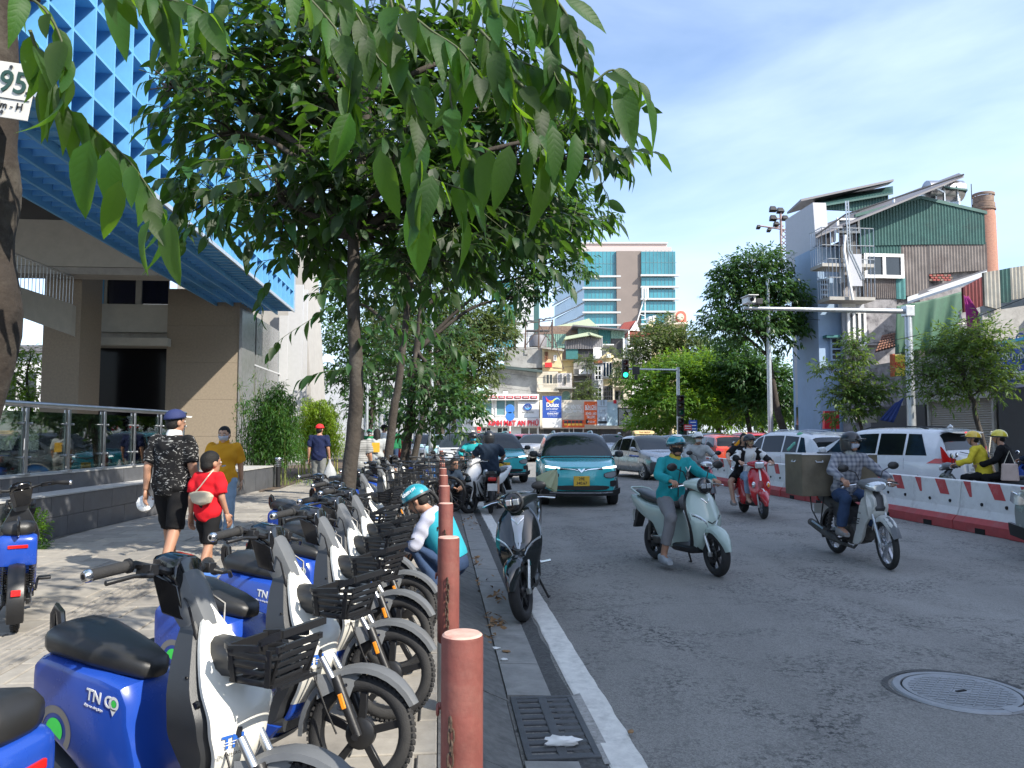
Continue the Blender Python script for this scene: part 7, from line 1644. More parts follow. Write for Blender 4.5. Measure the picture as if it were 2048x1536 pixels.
  b=MB(M);b.box((xf-.15,-.075,wr+.24),(.05,.03,.10));b.box((xf-.15,.075,wr+.24),(.05,.03,.10));b.build('fork_reflector',m_lime,r0,.006)if body is not m_spblack else b.build('fork_reflector',m_tealp,r0,.006)
 if kind=='vespa':
  for s_ in(-1,1):
   b=MB();b.ell((.515,s_*.135,.62),(.03,.028,.055));b.build('indicator',m_amber if s_>0 else m_lens,r0)
   b=MB();b.ell((.510,s_*.135,.62),(.03,.036,.064));b.build('indicator_rim',m_chrome,r0)
  b=MB();b.loft(shield([(.556,.50,.03,.004,.02),(.54,.58,.05,.006,.02),(.52,.66,.05,.006,.02),(.50,.69,.045,.006,.02)],7));b.build('horn_cover',mat('darker scooter red',(.2,.008,.01),.3),r0)
  b=MB();b.loft(shield([(.512,.70,.018,.001,.01),(.47,.82,.016,.001,.01),(.437,.90,.014,.001,.01)],5));b.build('white_stripe',m_wht,r0)
  b=MB(M);b.loft([[(xf+math.cos(a)*(wr+.093),y,wr+math.sin(a)*(wr+.093))for y in(-.012,0,.012)]for a in(R(60),R(80),R(100),R(120))],0,True,False,closed=False);b.build('mudguard_stripe',m_wht,r0)
 return r0
def underbone(name,body,steer=0,basket=False):
 r0=empty(name);xf,xr,wr=.62,-.60,.285;M=steerM(.30,.98,xf,wr,steer)
 wheel(r0,xf,wr,wr,.072,5,0,.045,M0=M,twin=True,sw=.045,rimm=m_spsil,disc=.11);wheel(r0,xr,wr,wr,.08,5,0,.07,twin=True,sw=.045,rimm=m_spsil)
 forks(r0,M,.42,.70,xf,wr,.075,m_galv,.018)
 mudguard(r0,M,xf,wr,wr+.035,.062,20,150,body,crown=.03)
 b=MB(M);b.loft([[(xf+math.cos(a)*rr,y,wr+math.sin(a)*rr)for y,rr in((-.05,wr+.042),(0,wr+.072),(.05,wr+.042))]for a in(R(20),R(40),R(60),R(75))],0,True,False,closed=False);b.build('mudguard_tip',m_mgrey,r0)
 for s_ in(-1,1):
  b=MB();pr=[(.46,.86),(.52,.74),(.44,.60),(.34,.48),(.30,.34),(.22,.24),(.12,.24),(.18,.40),(.22,.60),(.30,.80)]
  b.loft(side_body([tuple(p)for p in smooth_pts(pr,2,True)],.02,.01),M=TR(0,s_*.165,0)@RZ(-s_*.20));b.build('leg_shield',body,r0)
  text('YAMAHA',.035,m_ink,TR(.30,s_*.19,.64)@(RZ(-s_*.2))@(RX(PI/2)if s_<0 else RZ(PI)@RX(PI/2))@RZ(R(-12 if s_<0 else 12)),r0,'lettering',.0005)
  for k in range(3):b=MB();b.box((.29-.015*k,s_*.188,.56-.03*k),(.14,.004,.012),0);b.build('graphic',m_ink,r0)
 b=MB();b.loft(apron([(.44,.56,.10,.04),(.50,.68,.13,.06),(.47,.80,.13,.06),(.38,.93,.08,.04)],.05));b.build('front_cowl',body,r0)
 b=MB();b.loft(shield([(.47,.62,.045,.01,.02),(.515,.70,.06,.012,.02),(.48,.81,.055,.012,.02),(.41,.90,.04,.01,.02)],7));b.build('cowl_stripe',m_dgrey,r0)
 b=MB(M);b.loft(rsec([(.20,.98,.07,.03),(.28,.99,.17,.05),(.38,.985,.17,.07),(.46,.96,.10,.065),(.49,.945,.05,.04)],16,2.3));b.build('bar_cover',m_mgrey,r0)
 b=MB(M);b.loft(rsec([(.40,.975,.14,.055),(.47,.955,.105,.06),(.505,.94,.055,.04)],16,2.3));b.build('headlight',m_lens,r0);bars(r0,M,.27,.98);mirrors(r0,M,.28,1.0)
 b=MB();b.tube([(.34,0,.82),(.10,0,.46),(-.20,0,.44),(-.45,0,.66),(-.9,0,.78)],.05,8);b.tube([(-.15,0,.45),(-.15,0,.25)],.04,8);b.build('frame',m_dgrey,r0)
 b=MB();b.loft(side_body([(.10,.24),(.14,.38),(.0,.46),(-.16,.42),(-.2,.26),(-.05,.2)],.12,.03));b.tube([(.1,0,.33),(.24,0,.36)],.07,12)
 for k in range(6):b.tube([(.12+.02*k,0,.335+.004*k),(.126+.02*k,0,.336+.004*k)],.085,12)
 b.build('engine',m_eng,r0)
 b=MB();b.loft(side_body([(-.12,.46),(-.12,.66),(-.40,.74),(-.92,.80),(-.88,.70),(-.60,.60),(-.35,.46)],.11,.03));b.build('side_panel',m_dgrey,r0)
 b=MB();b.loft(rsec([(-.92,.82,.06,.03),(-.70,.80,.12,.045),(-.40,.775,.12,.04),(-.15,.76,.08,.04),(-.08,.74,.03,.02)],14,3));b.build('saddle',m_seat,r0)
 b=MB();b.tube([(.16,-.10,.26),(.10,-.13,.18),(-.2,-.15,.2),(-.35,-.16,.24),(-.42,-.17,.26),(-.95,-.18,.38)],[.018,.018,.022,.05,.06,.05],10);b.build('exhaust',m_eng,r0)
 b=MB();b.loft([[(-.5,-.235,.33),(-.5,-.225,.35),(-.8,-.235,.42),(-.8,-.245,.40)],[(-.5,-.237,.33),(-.5,-.227,.35),(-.8,-.237,.42),(-.8,-.247,.40)]],0,False);b.build('heat_guard',m_steel,r0)
 b=MB()
 for s_ in(-.1,.1):b.tube([(xr,s_,wr),(-.15,s_*.6,.30)],.022,6);b.tube([(xr,s_*1.1,wr),(xr+.12,s_*1.1,.66)],.024,8)
 b.build('swing_arm',m_eng,r0)
 b=MB();q=[]
 for s_ in(-.11,.11):
  for i in range(60):t=i/59;q.append((xr+.02+.10*t+.034*math.cos(t*38),s_+.034*math.sin(t*38),wr+.06+.28*t))
  b.tube(q,.007,4);q=[]
 b.build('shock_spring',m_black,r0)
 mudguard(r0,Matrix(),xr,wr,wr+.04,.06,40,200,m_black,'rear_mudguard',nose=False);b=MB();b.box((-.98,0,.70),(.05,.16,.07));b.build('tail_light',m_redlens,r0,.015);b=MB();b.box((-1.03,0,.55),(.008,.19,.14),0);b.build('number_plate',m_plate,r0)
 for s_ in(-1,1):b=MB();b.tube([(-.05,s_*.1,.27),(-.05,s_*.26,.27)],.016,6);b.tube([(-.35,s_*.1,.32),(-.37,s_*.24,.33)],.014,6);b.build('foot_peg',m_rub,r0)
 return r0
def set_by_wheels(o,f,r_,xf,xr):
 f=Vector(f);r_=Vector(r_);d=(f-r_).normalized();h=math.atan2(d.y,d.x);o.rotation_euler=(0,0,h);o.location=f-Vector((math.cos(h),math.sin(h),0))*xf;o.location.z=ROAD;return h
def place(o,loc,h,z=ROAD,lean=0):o.location=(loc[0],loc[1],z);o.rotation_mode='XYZ';o.rotation_euler=(lean,0,h)
def by_front(o,px,py,head,xf,lean=0,z=ROAD):
 p=gnd(px,py,z);h=head;o.rotation_euler=(lean,0,h);o.location=p-Vector((math.cos(h),math.sin(h),0))*xf;o.location.z=z;return h
sc1=scooter('parked_scooter',m_spblack,'feliz',-.22,stripe=m_spsil,mir=False);by_front(sc1,1046,1243,R(-94),.66,R(4));props(sc1,'glossy black parked scooter with round headlight standing on the kerb line','scooter')
b=MB();b.tube([(.29,.14,1.02),(.27,.17,1.10)],.008,6);b.ell((.27,.20,1.11),(.02,.07,.04));b.build('mirror',m_black,sc1)
sc2=scooter('scooter',m_spgreen,'feliz',-.10);by_front(sc2,1434,1153,R(-69),.66);props(sc2,'pale grey green scooter ridden by the man in the teal jacket','scooter')
sc3=scooter('parked_scooter',m_spwhite,'sport',-.25,mir=False);by_front(sc3,938,1028,R(-118),.66,R(5));props(sc3,'white and black sporty scooter parked leaning by the kerb','scooter')
sc4=scooter('scooter',m_spred,'vespa',-.08,mir=False);by_front(sc4,1527,1038,R(-90),.62);props(sc4,'bright red round scooter with white stripe ridden by the woman in white','scooter')
sc5=underbone('motorbike',m_spgrey,-.15);by_front(sc5,1776,1139,R(-86),.62);props(sc5,'worn white underbone motorbike carrying a big metal box','motorbike')
sc6=underbone('motorbike',m_spred,0);place(sc6,(3.95,16.2),R(-88));props(sc6,'dark and red motorbike behind the teal rider, ridden by the grey hoodie rider','motorbike')
sc7=underbone('motorbike',m_spblack,0);place(sc7,ST(13.2,9.6),R(142));props(sc7,'black motorbike beyond the barrier carrying two yellow helmeted people','motorbike')
sc8=scooter('scooter',m_spwhite,'feliz',0,plate=True);place(sc8,ST(13.6,12.2),R(118));props(sc8,'white and blue scooter at the right edge beyond the barrier','scooter')
sc9=underbone('motorbike',m_dgrey,0);place(sc9,ST(17.5,1.25),R(-86));props(sc9,'dark motorbike ridden by the rider in a teal hood, by the kerb','motorbike')
sc10=underbone('motorbike',m_dgrey,0);place(sc10,ST(16.0,1.75),R(92));props(sc10,'dark motorbike under the rider in the navy shirt','motorbike')
sc11=underbone('motorbike',m_dgrey,0);place(sc11,ST(22,10.6),R(94));props(sc11,'dark motorbike of the green helmeted rider beyond the barrier','motorbike')
m_box=mat('weathered steel box',(.17,.145,.105),.45,.55,var=.3,scale=3,dirt=.45,dcol=(.09,.07,.05),bump=.08,bscale=20)
bx=empty('metal_box',(0,0,0),0,'big open topped metal box strapped across the back of the worn motorbike','box');bx.location=sc5.location;bx.rotation_euler=sc5.rotation_euler
W_,D_,H_,zb=1.02,.52,.54,.77;cx=-.72
for(c,d)in(((cx-D_/2,0,zb+H_/2),(.012,W_,H_)),((cx+D_/2,0,zb+H_/2),(.012,W_,H_)),((cx,-W_/2,zb+H_/2),(D_,.012,H_)),((cx,W_/2,zb+H_/2),(D_,.012,H_))):b=MB();b.box(c,d);b.build('side',m_box,bx)
b=MB();b.box((cx,0,zb),(D_,W_,.012));b.build('bottom',m_box,bx)
b=MB();z=zb+H_
b.tube([(cx-D_/2,-W_/2,z),(cx+D_/2,-W_/2,z),(cx+D_/2,W_/2,z),(cx-D_/2,W_/2,z),(cx-D_/2,-W_/2,z)],.012,6);b.build('rim',m_galv,bx)
for q in([(cx+D_/2+.012,-.33,z-.08),(cx+D_/2+.03,-.33,z-.10),(cx+D_/2+.03,-.24,z-.10),(cx+D_/2+.012,-.24,z-.08)],[(cx,-W_/2-.012,z-.08),(cx,-W_/2-.03,z-.1),(cx+.09,-W_/2-.03,z-.1),(cx+.09,-W_/2-.012,z-.08)]):b=MB();b.tube(q,.007,6);b.build('handle',m_galv,bx)
b=MB();b.box((cx,0,zb-.03),(.55,.10,.02));
for s_ in(-.2,.2):b.tube([(cx+.2,s_,zb-.02),(cx+.1,s_,.4),(-.6,s_*.8,.30)],.01,5);b.tube([(cx-.2,s_,zb-.02),(cx-.15,s_,.55),(-.7,s_*.8,.33)],.01,5)
b.build('carrier',m_black,sc5)
for y in(-.05,.12):b=MB();b.tube([(cx+D_/2+.012,y,zb-.05),(cx+D_/2+.014,y,z+.01),(cx-D_/2,y,z+.012)],.012,4);b.build('strap',m_black,bx)
# ================================================================== CARS
def paint(name,col,var=.03,metal=.0,rough=.25):return mat(name,col,rough,metal,var,2,coat=.8)
m_cteal=paint('taxi teal paint',(.03,.40,.43));m_csil=paint('car silver paint',(.38,.39,.40),metal=.5);m_cgrey=paint('car grey paint',(.34,.35,.36),metal=.5)
m_cred=paint('car orange red paint',(.48,.055,.02));m_cwht=paint('car white paint',(.62,.63,.64));m_cdk=paint('car black paint',(.02,.02,.022));m_cred2=paint('car red paint',(.42,.02,.025));m_cgg=paint('car grey green paint',(.27,.30,.28),metal=.3)
m_cgl=mat('car window glass',(.008,.011,.012),.03,spec=.45,var=.1)
m_cws=mat('windscreen glass',(.012,.018,.02),.03,spec=.55,var=.1)
m_ctrim=mat('car black trim',(.014,.014,.015),.5);m_well=mat('wheel arch',(.005,.005,.005),.95)
m_hl=mat('car headlight glass',(.35,.38,.40),.05,.55,coat=.8);m_drl=mat('daytime lamp',(.9,.92,.9),.2,emit=1.4)
m_ypl=mat('yellow number plate',(.62,.38,.03),.45)
def interp(tab,x):
 if x<=tab[0][0]:return tab[0][1]
 for i in range(len(tab)-1):
  if x<=tab[i+1][0]:
   f=(x-tab[i][0])/(tab[i+1][0]-tab[i][0]);return tab[i][1]+(tab[i+1][1]-tab[i][1])*f
 return tab[-1][1]
def smtab(tab,n=6):return[tuple(q)for q in smooth_pts(tab,n)]
class Car:
 """lofted body: x forward (0 = centre), y left, z up; top line, belt line and plan width as tables of x"""
 def __init__(s,label,loc,head,P,m,glass=m_cgl,group=None,tyre=.33,cat='car',ws=m_cws,z=ROAD):
  s.P=P;s.m=m;s.L=P['L'];s.W=P['W']/2;s.r=tyre;s.root=empty('car',(loc[0],loc[1],z),head,label,cat,group);L_=s.L
  s.top=smtab([(x*L_-L_/2,z)for x,z in P['top']]);s.belt=smtab([(x*L_-L_/2,z)for x,z in P['belt']]);s.sill=P.get('sill',.24)
  s.x0,s.x1=-L_/2,L_/2;s.fr=P.get('front',.32);s.rr=P.get('rear',.22);s.tum=P.get('tumble',.30)
  s.body();s.wheels()
 def wid(s,x):
  u=x/s.x1 if x>0 else x/s.x0;f=s.P.get('taper_f',.20)if x>0 else s.P.get('taper_r',.12);return s.W*(1-f*max(0,u-.35)**2/.4225)
 def sect(s,x):
  zt=interp(s.top,x);zb=min(interp(s.belt,x),zt-.02);w_=s.wid(x);dz=max(0,zt-zb);wr=w_*.97-s.tum*dz;k=min(1,dz/.35)
  return[(w_*.86,s.sill),(w_*.975,s.sill+.09),(w_*1.0,s.sill+.30),(w_*.995,zb-.16),(w_*.97,zb),(wr-.0,zb+dz*.86 if k>.3 else zb+dz*.5),(wr-.10*k-.04,zb+dz*.965),(wr*.45,zt),(0,zt+.004)]
 def S(s,x,v):
  q=s.sect(x);i=max(0,min(7,int(v)));f=v-i;return Vector((x,q[i][0]+(q[i+1][0]-q[i][0])*f,q[i][1]+(q[i+1][1]-q[i][1])*f))
 def xf(s,y,z):
  P=s.P;zn=P.get('nose',.62);return s.x1-.20*abs(y/s.W)**2.6-P.get('flean',.18)*max(0,z-zn)**1.0-.25*max(0,(s.sill+.12)-z)
 def xr(s,y,z):
  P=s.P;zn=P.get('tailz',.75);return s.x0+.13*abs(y/s.W)**2.6+P.get('rlean',.10)*max(0,z-zn)+.2*max(0,(s.sill+.1)-z)
 def body(s):
  n=44;xs=[s.x0+.14,s.x0+.18,s.x0+.22,s.x0+.26]+[s.x0+.30+(s.x1-s.x0-.62)*i/(n-1)for i in range(n)];rings=[]
  def full(q,fx):return[(fx(y,z),-y,z)for y,z in q]+[(fx(y,z),y,z)for y,z in reversed(q[:-1])]
  def endcap(x,fx,ks):
   q=s.sect(x);zc=sum(p[1]for p in q)/len(q);o=[]
   for k in ks:
    qq=[(p[0]*k,zc+(p[1]-zc)*k)for p in q];o.append([(fx(y,z),-y,z)for y,z in qq]+[(fx(y,z),y,z)for y,z in reversed(qq[:-1])])
   return o
  rear=endcap(s.x0+.10,s.xr,(.25,.6,.86,.97));front=endcap(s.x1-.10,s.xf,(.97,.86,.6,.25))
  mid=[full(s.sect(x),lambda y,z,x=x:x)for x in xs]
  b=MB();b.loft(rear+mid+front);o=b.build('body',s.m,s.root,sharp=48);s.bo=o
  o.data.materials.append(m_well)
  cut=MB()
  for x in s.axles():
   for sg in(-1,1):cut.tube([(x,sg*(s.W-.24),s.r+.0),(x,sg*(s.W+.2),s.r+.0)],s.r+.055,26,0,sm=True)
  c=cut.build('cutter',m_well);md=o.modifiers.new('arch','BOOLEAN');md.operation='DIFFERENCE';md.solver='EXACT';md.object=c
  c.parent=s.root;o.data.update();bpy.context.view_layer.update();realize(o);bpy.data.objects.remove(c)
  o.data.set_sharp_from_angle(angle=R(48))
 def axles(s):return(s.P['ax'][0]*s.L-s.L/2,s.P['ax'][1]*s.L-s.L/2)
 def wheels(s,sp=None):
  src=None
  for x in s.axles():
   for sg in(-1,1):
    M=TR(x,sg*(s.W-.125),s.r)@(RX(PI/2)if sg<0 else RX(-PI/2));w_=.20;r=s.r
    b=MB();rc=r*.66;b.lathe([(rc,-w_/2),(r*.93,-w_/2),(r,-w_*.36),(r,w_*.36),(r*.93,w_/2),(rc,w_/2-.01),(rc,-w_/2)],28);t=b.build('wheel',m_rub,s.root,M=M)
    b=MB();b.lathe([(rc+.004,w_*.40),(rc-.02,w_*.47),(rc-.05,w_*.18),(.0001,w_*.15)],28);b.lathe([(.0001,w_*.46),(.03,w_*.46),(.04,w_*.3)],12);b.build('rim',m_ctrim,t)
    b=MB()
    for k in range(5):
     for da in(-.14,.14):b.box((rc*.52,0,w_*.36),(rc*.92,.028,.03),0,RZ(2*PI*k/5+da))
    b.lathe([(rc-.016,w_*.44),(rc+.004,w_*.46),(rc-.01,w_*.38)],28);b.lathe([(.0001,w_*.44),(.05,w_*.44),(.055,w_*.34)],14);b.build('spokes',m_spsil,t)
 def patch(s,name,m,x0,x1,v0,v1,off=.006,nx=10,nv=4,sides=(1,-1),xfun=None,one=False):
  """conformal pane lying on the body: x range may be functions of v in 0..1"""
  o=None
  for sg in sides:
   vs=[];
   for i in range(nx+1):
    for j in range(nv+1):
     f=j/nv;a=x0(f)if callable(x0)else x0;c=x1(f)if callable(x1)else x1;x=a+(c-a)*i/nx;p=s.S(x,v0+(v1-v0)*f);e=.02
     du=s.S(x+e,v0+(v1-v0)*f)-s.S(x-e,v0+(v1-v0)*f);vv=v0+(v1-v0)*f;dv=s.S(x,min(7.99,vv+.1))-s.S(x,max(0,vv-.1));n_=dv.cross(du);n_=n_ if n_.length>1e-9 else Vector((0,0,1));n_.normalize()
     if n_.y<0 and vv<6:n_=-n_
     if vv>=6 and n_.z<0:n_=-n_
     q=p+n_*off;vs.append((q.x,q.y*sg,q.z))
   b=MB();fs=[(i*(nv+1)+j,(i+1)*(nv+1)+j,(i+1)*(nv+1)+j+1,i*(nv+1)+j+1)for i in range(nx)for j in range(nv)]
   b.add(vs,fs if sg<0 else[f[::-1]for f in fs],0,True);o=b.build(name,m,s.root,sharp=0)
  return o
 def wpatch(s,name,m,x0,x1,v0=5.06,off=.006,nx=8,nv=7):
  vs=[];c=nv*2+1
  for i in range(nx+1):
   for j in range(-nv,nv+1):
    vv=8-(8-v0)*abs(j)/nv;x=x0+(x1-x0)*i/nx;p=s.S(x,min(7.999,vv));e=.02;du=s.S(x+e,min(7.99,vv))-s.S(x-e,min(7.99,vv));n_=Vector((-du.z,0,du.x)).normalized();n_=-n_ if n_.z<0 else n_
    q=p+n_*off+Vector((0,.004*abs(j)/nv,0));vs.append((q.x,q.y*(1 if j>=0 else-1),q.z))
  b=MB();b.add(vs,[(i*c+j,(i+1)*c+j,(i+1)*c+j+1,i*c+j+1)for i in range(nx)for j in range(c-1)],0,True);return b.build(name,m,s.root,sharp=0)
 def strip(s,name,m,pts,face='f',off=.012,mirror=True,n=5,th=.03,parent=None):
  """pts: (y, z low, z high) across the front or rear face"""
  fx=(lambda y,z:s.xf(y,z)+off)if face=='f' else(lambda y,z:s.xr(y,z)-off);o=None;back=-th if face=='f' else th
  for sg in((1,-1)if mirror else(1,)):
   b=MB();rings=[]
   for(y,a,c)in pts:
    zs=[a+(c-a)*i/n for i in range(n+1)]
    rings.append([(fx(y,z),y*sg,z)for z in zs]+[(fx(y,z)+back,y*sg,z)for z in reversed(zs)])
   b.loft(rings,0,True,True);o=b.build(name,m,parent or s.root,sharp=40)
  return o
 def mirrors(s,x,v=4.25,m=None):
  for sg in(-1,1):
   p=s.S(x,v);b=MB();b.tube([(p.x,sg*(p.y-.03),p.z),(p.x+.02,sg*(p.y+.09),p.z+.03)],.028,8);b.loft(rsec([(-.06,0,.06,.05),(-.03,0,.10,.075),(.03,0,.095,.07),(.075,0,.05,.04)],14,2.8),M=TR(p.x,sg*(p.y+.16),p.z+.06));b.build('wing_mirror',m or m_ctrim,s.root)
 def line(s,x,v0,v1,name='door_gap'):
  for sg in(-1,1):
   pts=[s.S(x,v0+(v1-v0)*i/8)for i in range(9)];b=MB();b.tube([(p.x,sg*(p.y-.001),p.z)for p in pts],.004,4);b.build(name,m_ctrim,s.root)
 def handle(s,x,z=.0,v=3.55):
  for sg in(-1,1):p=s.S(x,v);b=MB();b.tube([(p.x-.09,sg*(p.y+.004),p.z),(p.x-.06,sg*(p.y+.028),p.z),(p.x+.06,sg*(p.y+.028),p.z),(p.x+.09,sg*(p.y+.004),p.z)],.011,6);b.build('door_handle',s.m,s.root)
 def cladding(s,m=None,h=.2):
  m=m or m_ctrim
  for sg in(-1,1):
   b=MB();xs=[s.axles()[0]+s.r+.07,s.axles()[1]-s.r-.07];vs=[]
   rings=[[(x,sg*(s.S(x,1).y+.012),s.sill-.02),(x,sg*(s.S(x,1.4).y+.014),s.sill+h),(x,sg*(s.S(x,1.4).y-.05),s.sill+h),(x,sg*(s.S(x,1).y-.08),s.sill-.02)]for x in(xs[0],(xs[0]+xs[1])/2,xs[1])];b.loft(rings if sg<0 else[r[::-1]for r in rings],0,False);b.build('sill_cladding',m,s.root)
 def rails(s,x0,x1,m=None):
  for sg in(-1,1):
   pts=[s.S(x0+(x1-x0)*i/8,6.3)for i in range(9)];b=MB();b.tube([(p.x,sg*p.y,p.z+(.045 if 0<i<8 else.0))for i,p in enumerate(pts)],.018,6);b.build('roof_rail',m or m_ctrim,s.root)
def plate_txt(car,m,lines,y=0,z=.5,face='f',w_=.33,h_=.2,size=.075,tm=None):
 fx=car.xf(y,z)if face=='f' else car.xr(y,z);sg=1 if face=='f' else-1;x=fx+sg*.03
 b=MB();b.box((x,y,z),(.02,w_,h_));o=b.build('number_plate',m,car.root,.004)
 for i,t in enumerate(lines):
  M=TR(x+sg*.0112,y,z+(.045-.09*i if len(lines)>1 else 0))@RZ(PI/2 if sg>0 else-PI/2)@RX(PI/2);text(t,size,tm or m_ink,M,o,'plate_letters',.0006,.02)
SUV=dict(L=4.3,W=1.77,ax=(.205,.805),top=[(0,.98),(.03,1.02),(.10,1.42),(.18,1.55),(.35,1.60),(.52,1.595),(.60,1.55),(.68,1.32),(.755,1.06),(.80,1.01),(.90,.96),(.97,.88),(1,.80)],belt=[(0,.96),(.3,.96),(.6,.94),(.76,.95),(1,.78)],nose=.66,sill=.26)
HATCH=dict(L=3.8,W=1.69,ax=(.20,.81),top=[(0,.92),(.03,.98),(.10,1.36),(.2,1.48),(.38,1.52),(.52,1.50),(.60,1.44),(.70,1.2),(.79,.98),(.84,.94),(.93,.86),(1,.72)],belt=[(0,.94),(.3,.93),(.6,.90),(.8,.88),(1,.70)],nose=.55,sill=.22)
SEDAN=dict(L=4.0,W=1.68,ax=(.205,.80),top=[(0,.92),(.06,.99),(.14,1.02),(.24,1.30),(.33,1.46),(.48,1.50),(.58,1.46),(.68,1.22),(.765,.99),(.82,.95),(.93,.86),(1,.72)],belt=[(0,.92),(.3,.92),(.6,.90),(.78,.88),(1,.70)],nose=.55,sill=.22)
MPV=dict(L=4.6,W=1.76,ax=(.20,.80),top=[(0,.98),(.02,1.06),(.07,1.55),(.13,1.68),(.35,1.72),(.52,1.69),(.62,1.58),(.70,1.36),(.78,1.12),(.83,1.06),(.93,.98),(1,.84)],belt=[(0,1.02),(.3,1.0),(.6,.98),(.8,.99),(1,.80)],nose=.62,sill=.28)
def rearwin(c,gl,X,rear0,rear1):
 c.wpatch('rear_window',gl,max(X(rear1)+.03,c.x0+.155),X(rear0)-.03,5.2)
def glaze(c,a,roof0,cowl,rear0=None,rear1=None,pillars=(),side0=None,side1=None,gl=m_cgl):
 L_=c.L;X=lambda f:f*L_-L_/2
 c.wpatch('windscreen',c_ws,X(roof0)+.02,X(cowl)-.05);
 if rear0 is not None:rearwin(c,gl,X,rear0,rear1)
 edges=[side0]+list(pillars)+[side1]
 for i in range(len(edges)-1):
  a0,a1=X(edges[i])+.03,X(edges[i+1])-.03;last=i==len(edges)-2;first=i==0
  c.patch('side_window',gl,(lambda f,a0=a0,first=first:a0+(.20*f if first else 0)),(lambda f,a1=a1,last=last:a1-(.44*f if last else 0)),4.1,4.93)
c_ws=m_cws
def teal_taxi(label,loc,head,plate):
 c=Car(label,loc,head,SUV,m_cteal,group='teal electric taxis');X=lambda f:f*c.L-c.L/2
 glaze(c,0,.555,.765,.12,.045,(.33,.56),.10,.735);c.rails(X(.16),X(.52),m_wframe);c.mirrors(X(.70),4.35);c.cladding();c.handle(X(.38));c.handle(X(.60));c.line(X(.56),.8,4);c.line(X(.34),.8,4);c.line(X(.765),1.5,4)
 b=MB();pts=[c.S(X(.768),v)for v in(5.1,6,7,7.9)];b.tube([(p.x+.02,p.y,p.z+.005)for p in pts]+[(p.x+.02,-p.y,p.z+.005)for p in reversed(pts)],.02,5);b.build('wiper',m_ctrim,c.root)
 c.strip('bumper_trim',m_ctrim,[(0,.24,.345),(.4,.24,.345),(.66,.25,.36),(.80,.27,.40),(.845,.30,.42)],off=.03,th=.08);c.strip('bumper_lip',m_spsil,[(0,.30,.325),(.4,.30,.325),(.68,.31,.335)],off=.045,th=.03)
 c.strip('lower_grille',m_ctrim,[(0,.37,.47),(.3,.37,.47),(.52,.38,.46),(.60,.41,.445)],off=.012)
 for k in range(3):c.strip('grille_bar',m_dgrey,[(0,.385+.028*k,.393+.028*k),(.3,.385+.028*k,.393+.028*k),(.52,.388+.026*k,.396+.026*k)],off=.018,th=.01,n=1)
 c.strip('fog_recess',m_ctrim,[(.62,.45,.56),(.70,.44,.575),(.76,.47,.57)],off=.012)
 c.strip('headlight',m_hl,[(.50,.655,.715),(.56,.635,.735),(.66,.63,.755),(.745,.665,.76)],off=.016)
 c.strip('headlight_surround',m_ctrim,[(.48,.655,.715),(.55,.622,.745),(.66,.618,.768),(.76,.655,.772)],off=.008)
 c.strip('running_light',m_drl,[(.46,.825,.855),(.6,.83,.87),(.72,.84,.885),(.77,.85,.885)],off=.014)
 c.strip('chrome_wing',m_chrome,[(.07,.775,.787),(.14,.800,.815),(.30,.815,.835),(.46,.83,.85)],off=.022,n=1)
 c.strip('v_emblem',m_chrome,[(.0,.745,.765),(.035,.775,.80),(.075,.815,.835)],off=.03,n=1);c.strip('v_emblem',m_chrome,[(.0,.775,.787),(.03,.80,.815),(.05,.82,.83)],off=.03,n=1)
 c.strip('badge_gap',m_ctrim,[(.08,.80,.825),(.46,.80,.845)],off=.006)
 plate_txt(c,m_ypl,plate,0,.565,w_=.34,h_=.21,size=.085)
 b=MB();b.box((0,0,0),(.02,.22,.04),0,TR(X(.59),.42,1.47)@RY(.5));b.build('windscreen_sticker',mat('pale green sticker',(.3,.5,.4),.5),c.root)
 b=MB();p=c.S(X(.575),7.9);b.box((p.x+.03,0,p.z-.05),(.015,.24,.06));b.build('rear_view_mirror',m_ctrim,c.root,.01)
 return c
teal_taxi('nearer teal electric taxi facing the camera with yellow plate 29E 340.67',gnd(1163,1015,ROAD)+Vector((0,2.1,0)),R(-90),['29E','340.67'])
teal_taxi('teal electric taxi farther back, behind the two riders by the kerb',gnd(985,968,ROAD)+Vector((0.0,2.1,0)),R(-80),['29E','351.81'])
c=Car('small silver hatchback with a dark oval grille between the teal taxis',gnd(1075,925,ROAD)+Vector((0,2,0)),R(-118),HATCH,m_csil,tyre=.30);X=lambda f:f*c.L-c.L/2
glaze(c,0,.545,.79,.11,.045,(.33,.55),.09,.75);c.mirrors(X(.71),4.3,m_csil);c.handle(X(.37));c.line(X(.55),.8,4);c.line(X(.33),.8,4)
c.strip('headlight',m_hl,[(.46,.58,.67),(.6,.58,.74),(.74,.64,.78)],off=.014);c.strip('grille',m_ctrim,[(0,.33,.60),(.12,.335,.595),(.24,.36,.57),(.31,.41,.52)],off=.014);c.strip('emblem',m_chrome,[(0,.50,.55),(.05,.51,.54)],off=.03);c.strip('fog_recess',m_ctrim,[(.46,.38,.45),(.62,.38,.47)],off=.012);c.strip('lower_lip',m_ctrim,[(0,.22,.26),(.6,.23,.27)],off=.012);plate_txt(c,m_plate,['30E 512.08'],0,.44,w_=.42,h_=.1,size=.06)
c=Car('silver grey taxi saloon with a beige roof sign, right of the teal taxi',gnd(1330,962,ROAD)+Vector((-.25,2.0,0)),R(-72),SEDAN,m_cgrey,tyre=.30,group=None);X=lambda f:f*c.L-c.L/2
glaze(c,0,.545,.765,.28,.18,(.36,.55),.22,.735);c.mirrors(X(.70),4.3,m_csil);c.handle(X(.40));c.handle(X(.60));c.line(X(.55),.8,4);c.line(X(.36),.8,4);c.line(X(.765),1.2,4)
c.strip('headlight',m_hl,[(.44,.60,.66),(.58,.60,.72),(.72,.64,.78),(.80,.70,.80)],off=.014)
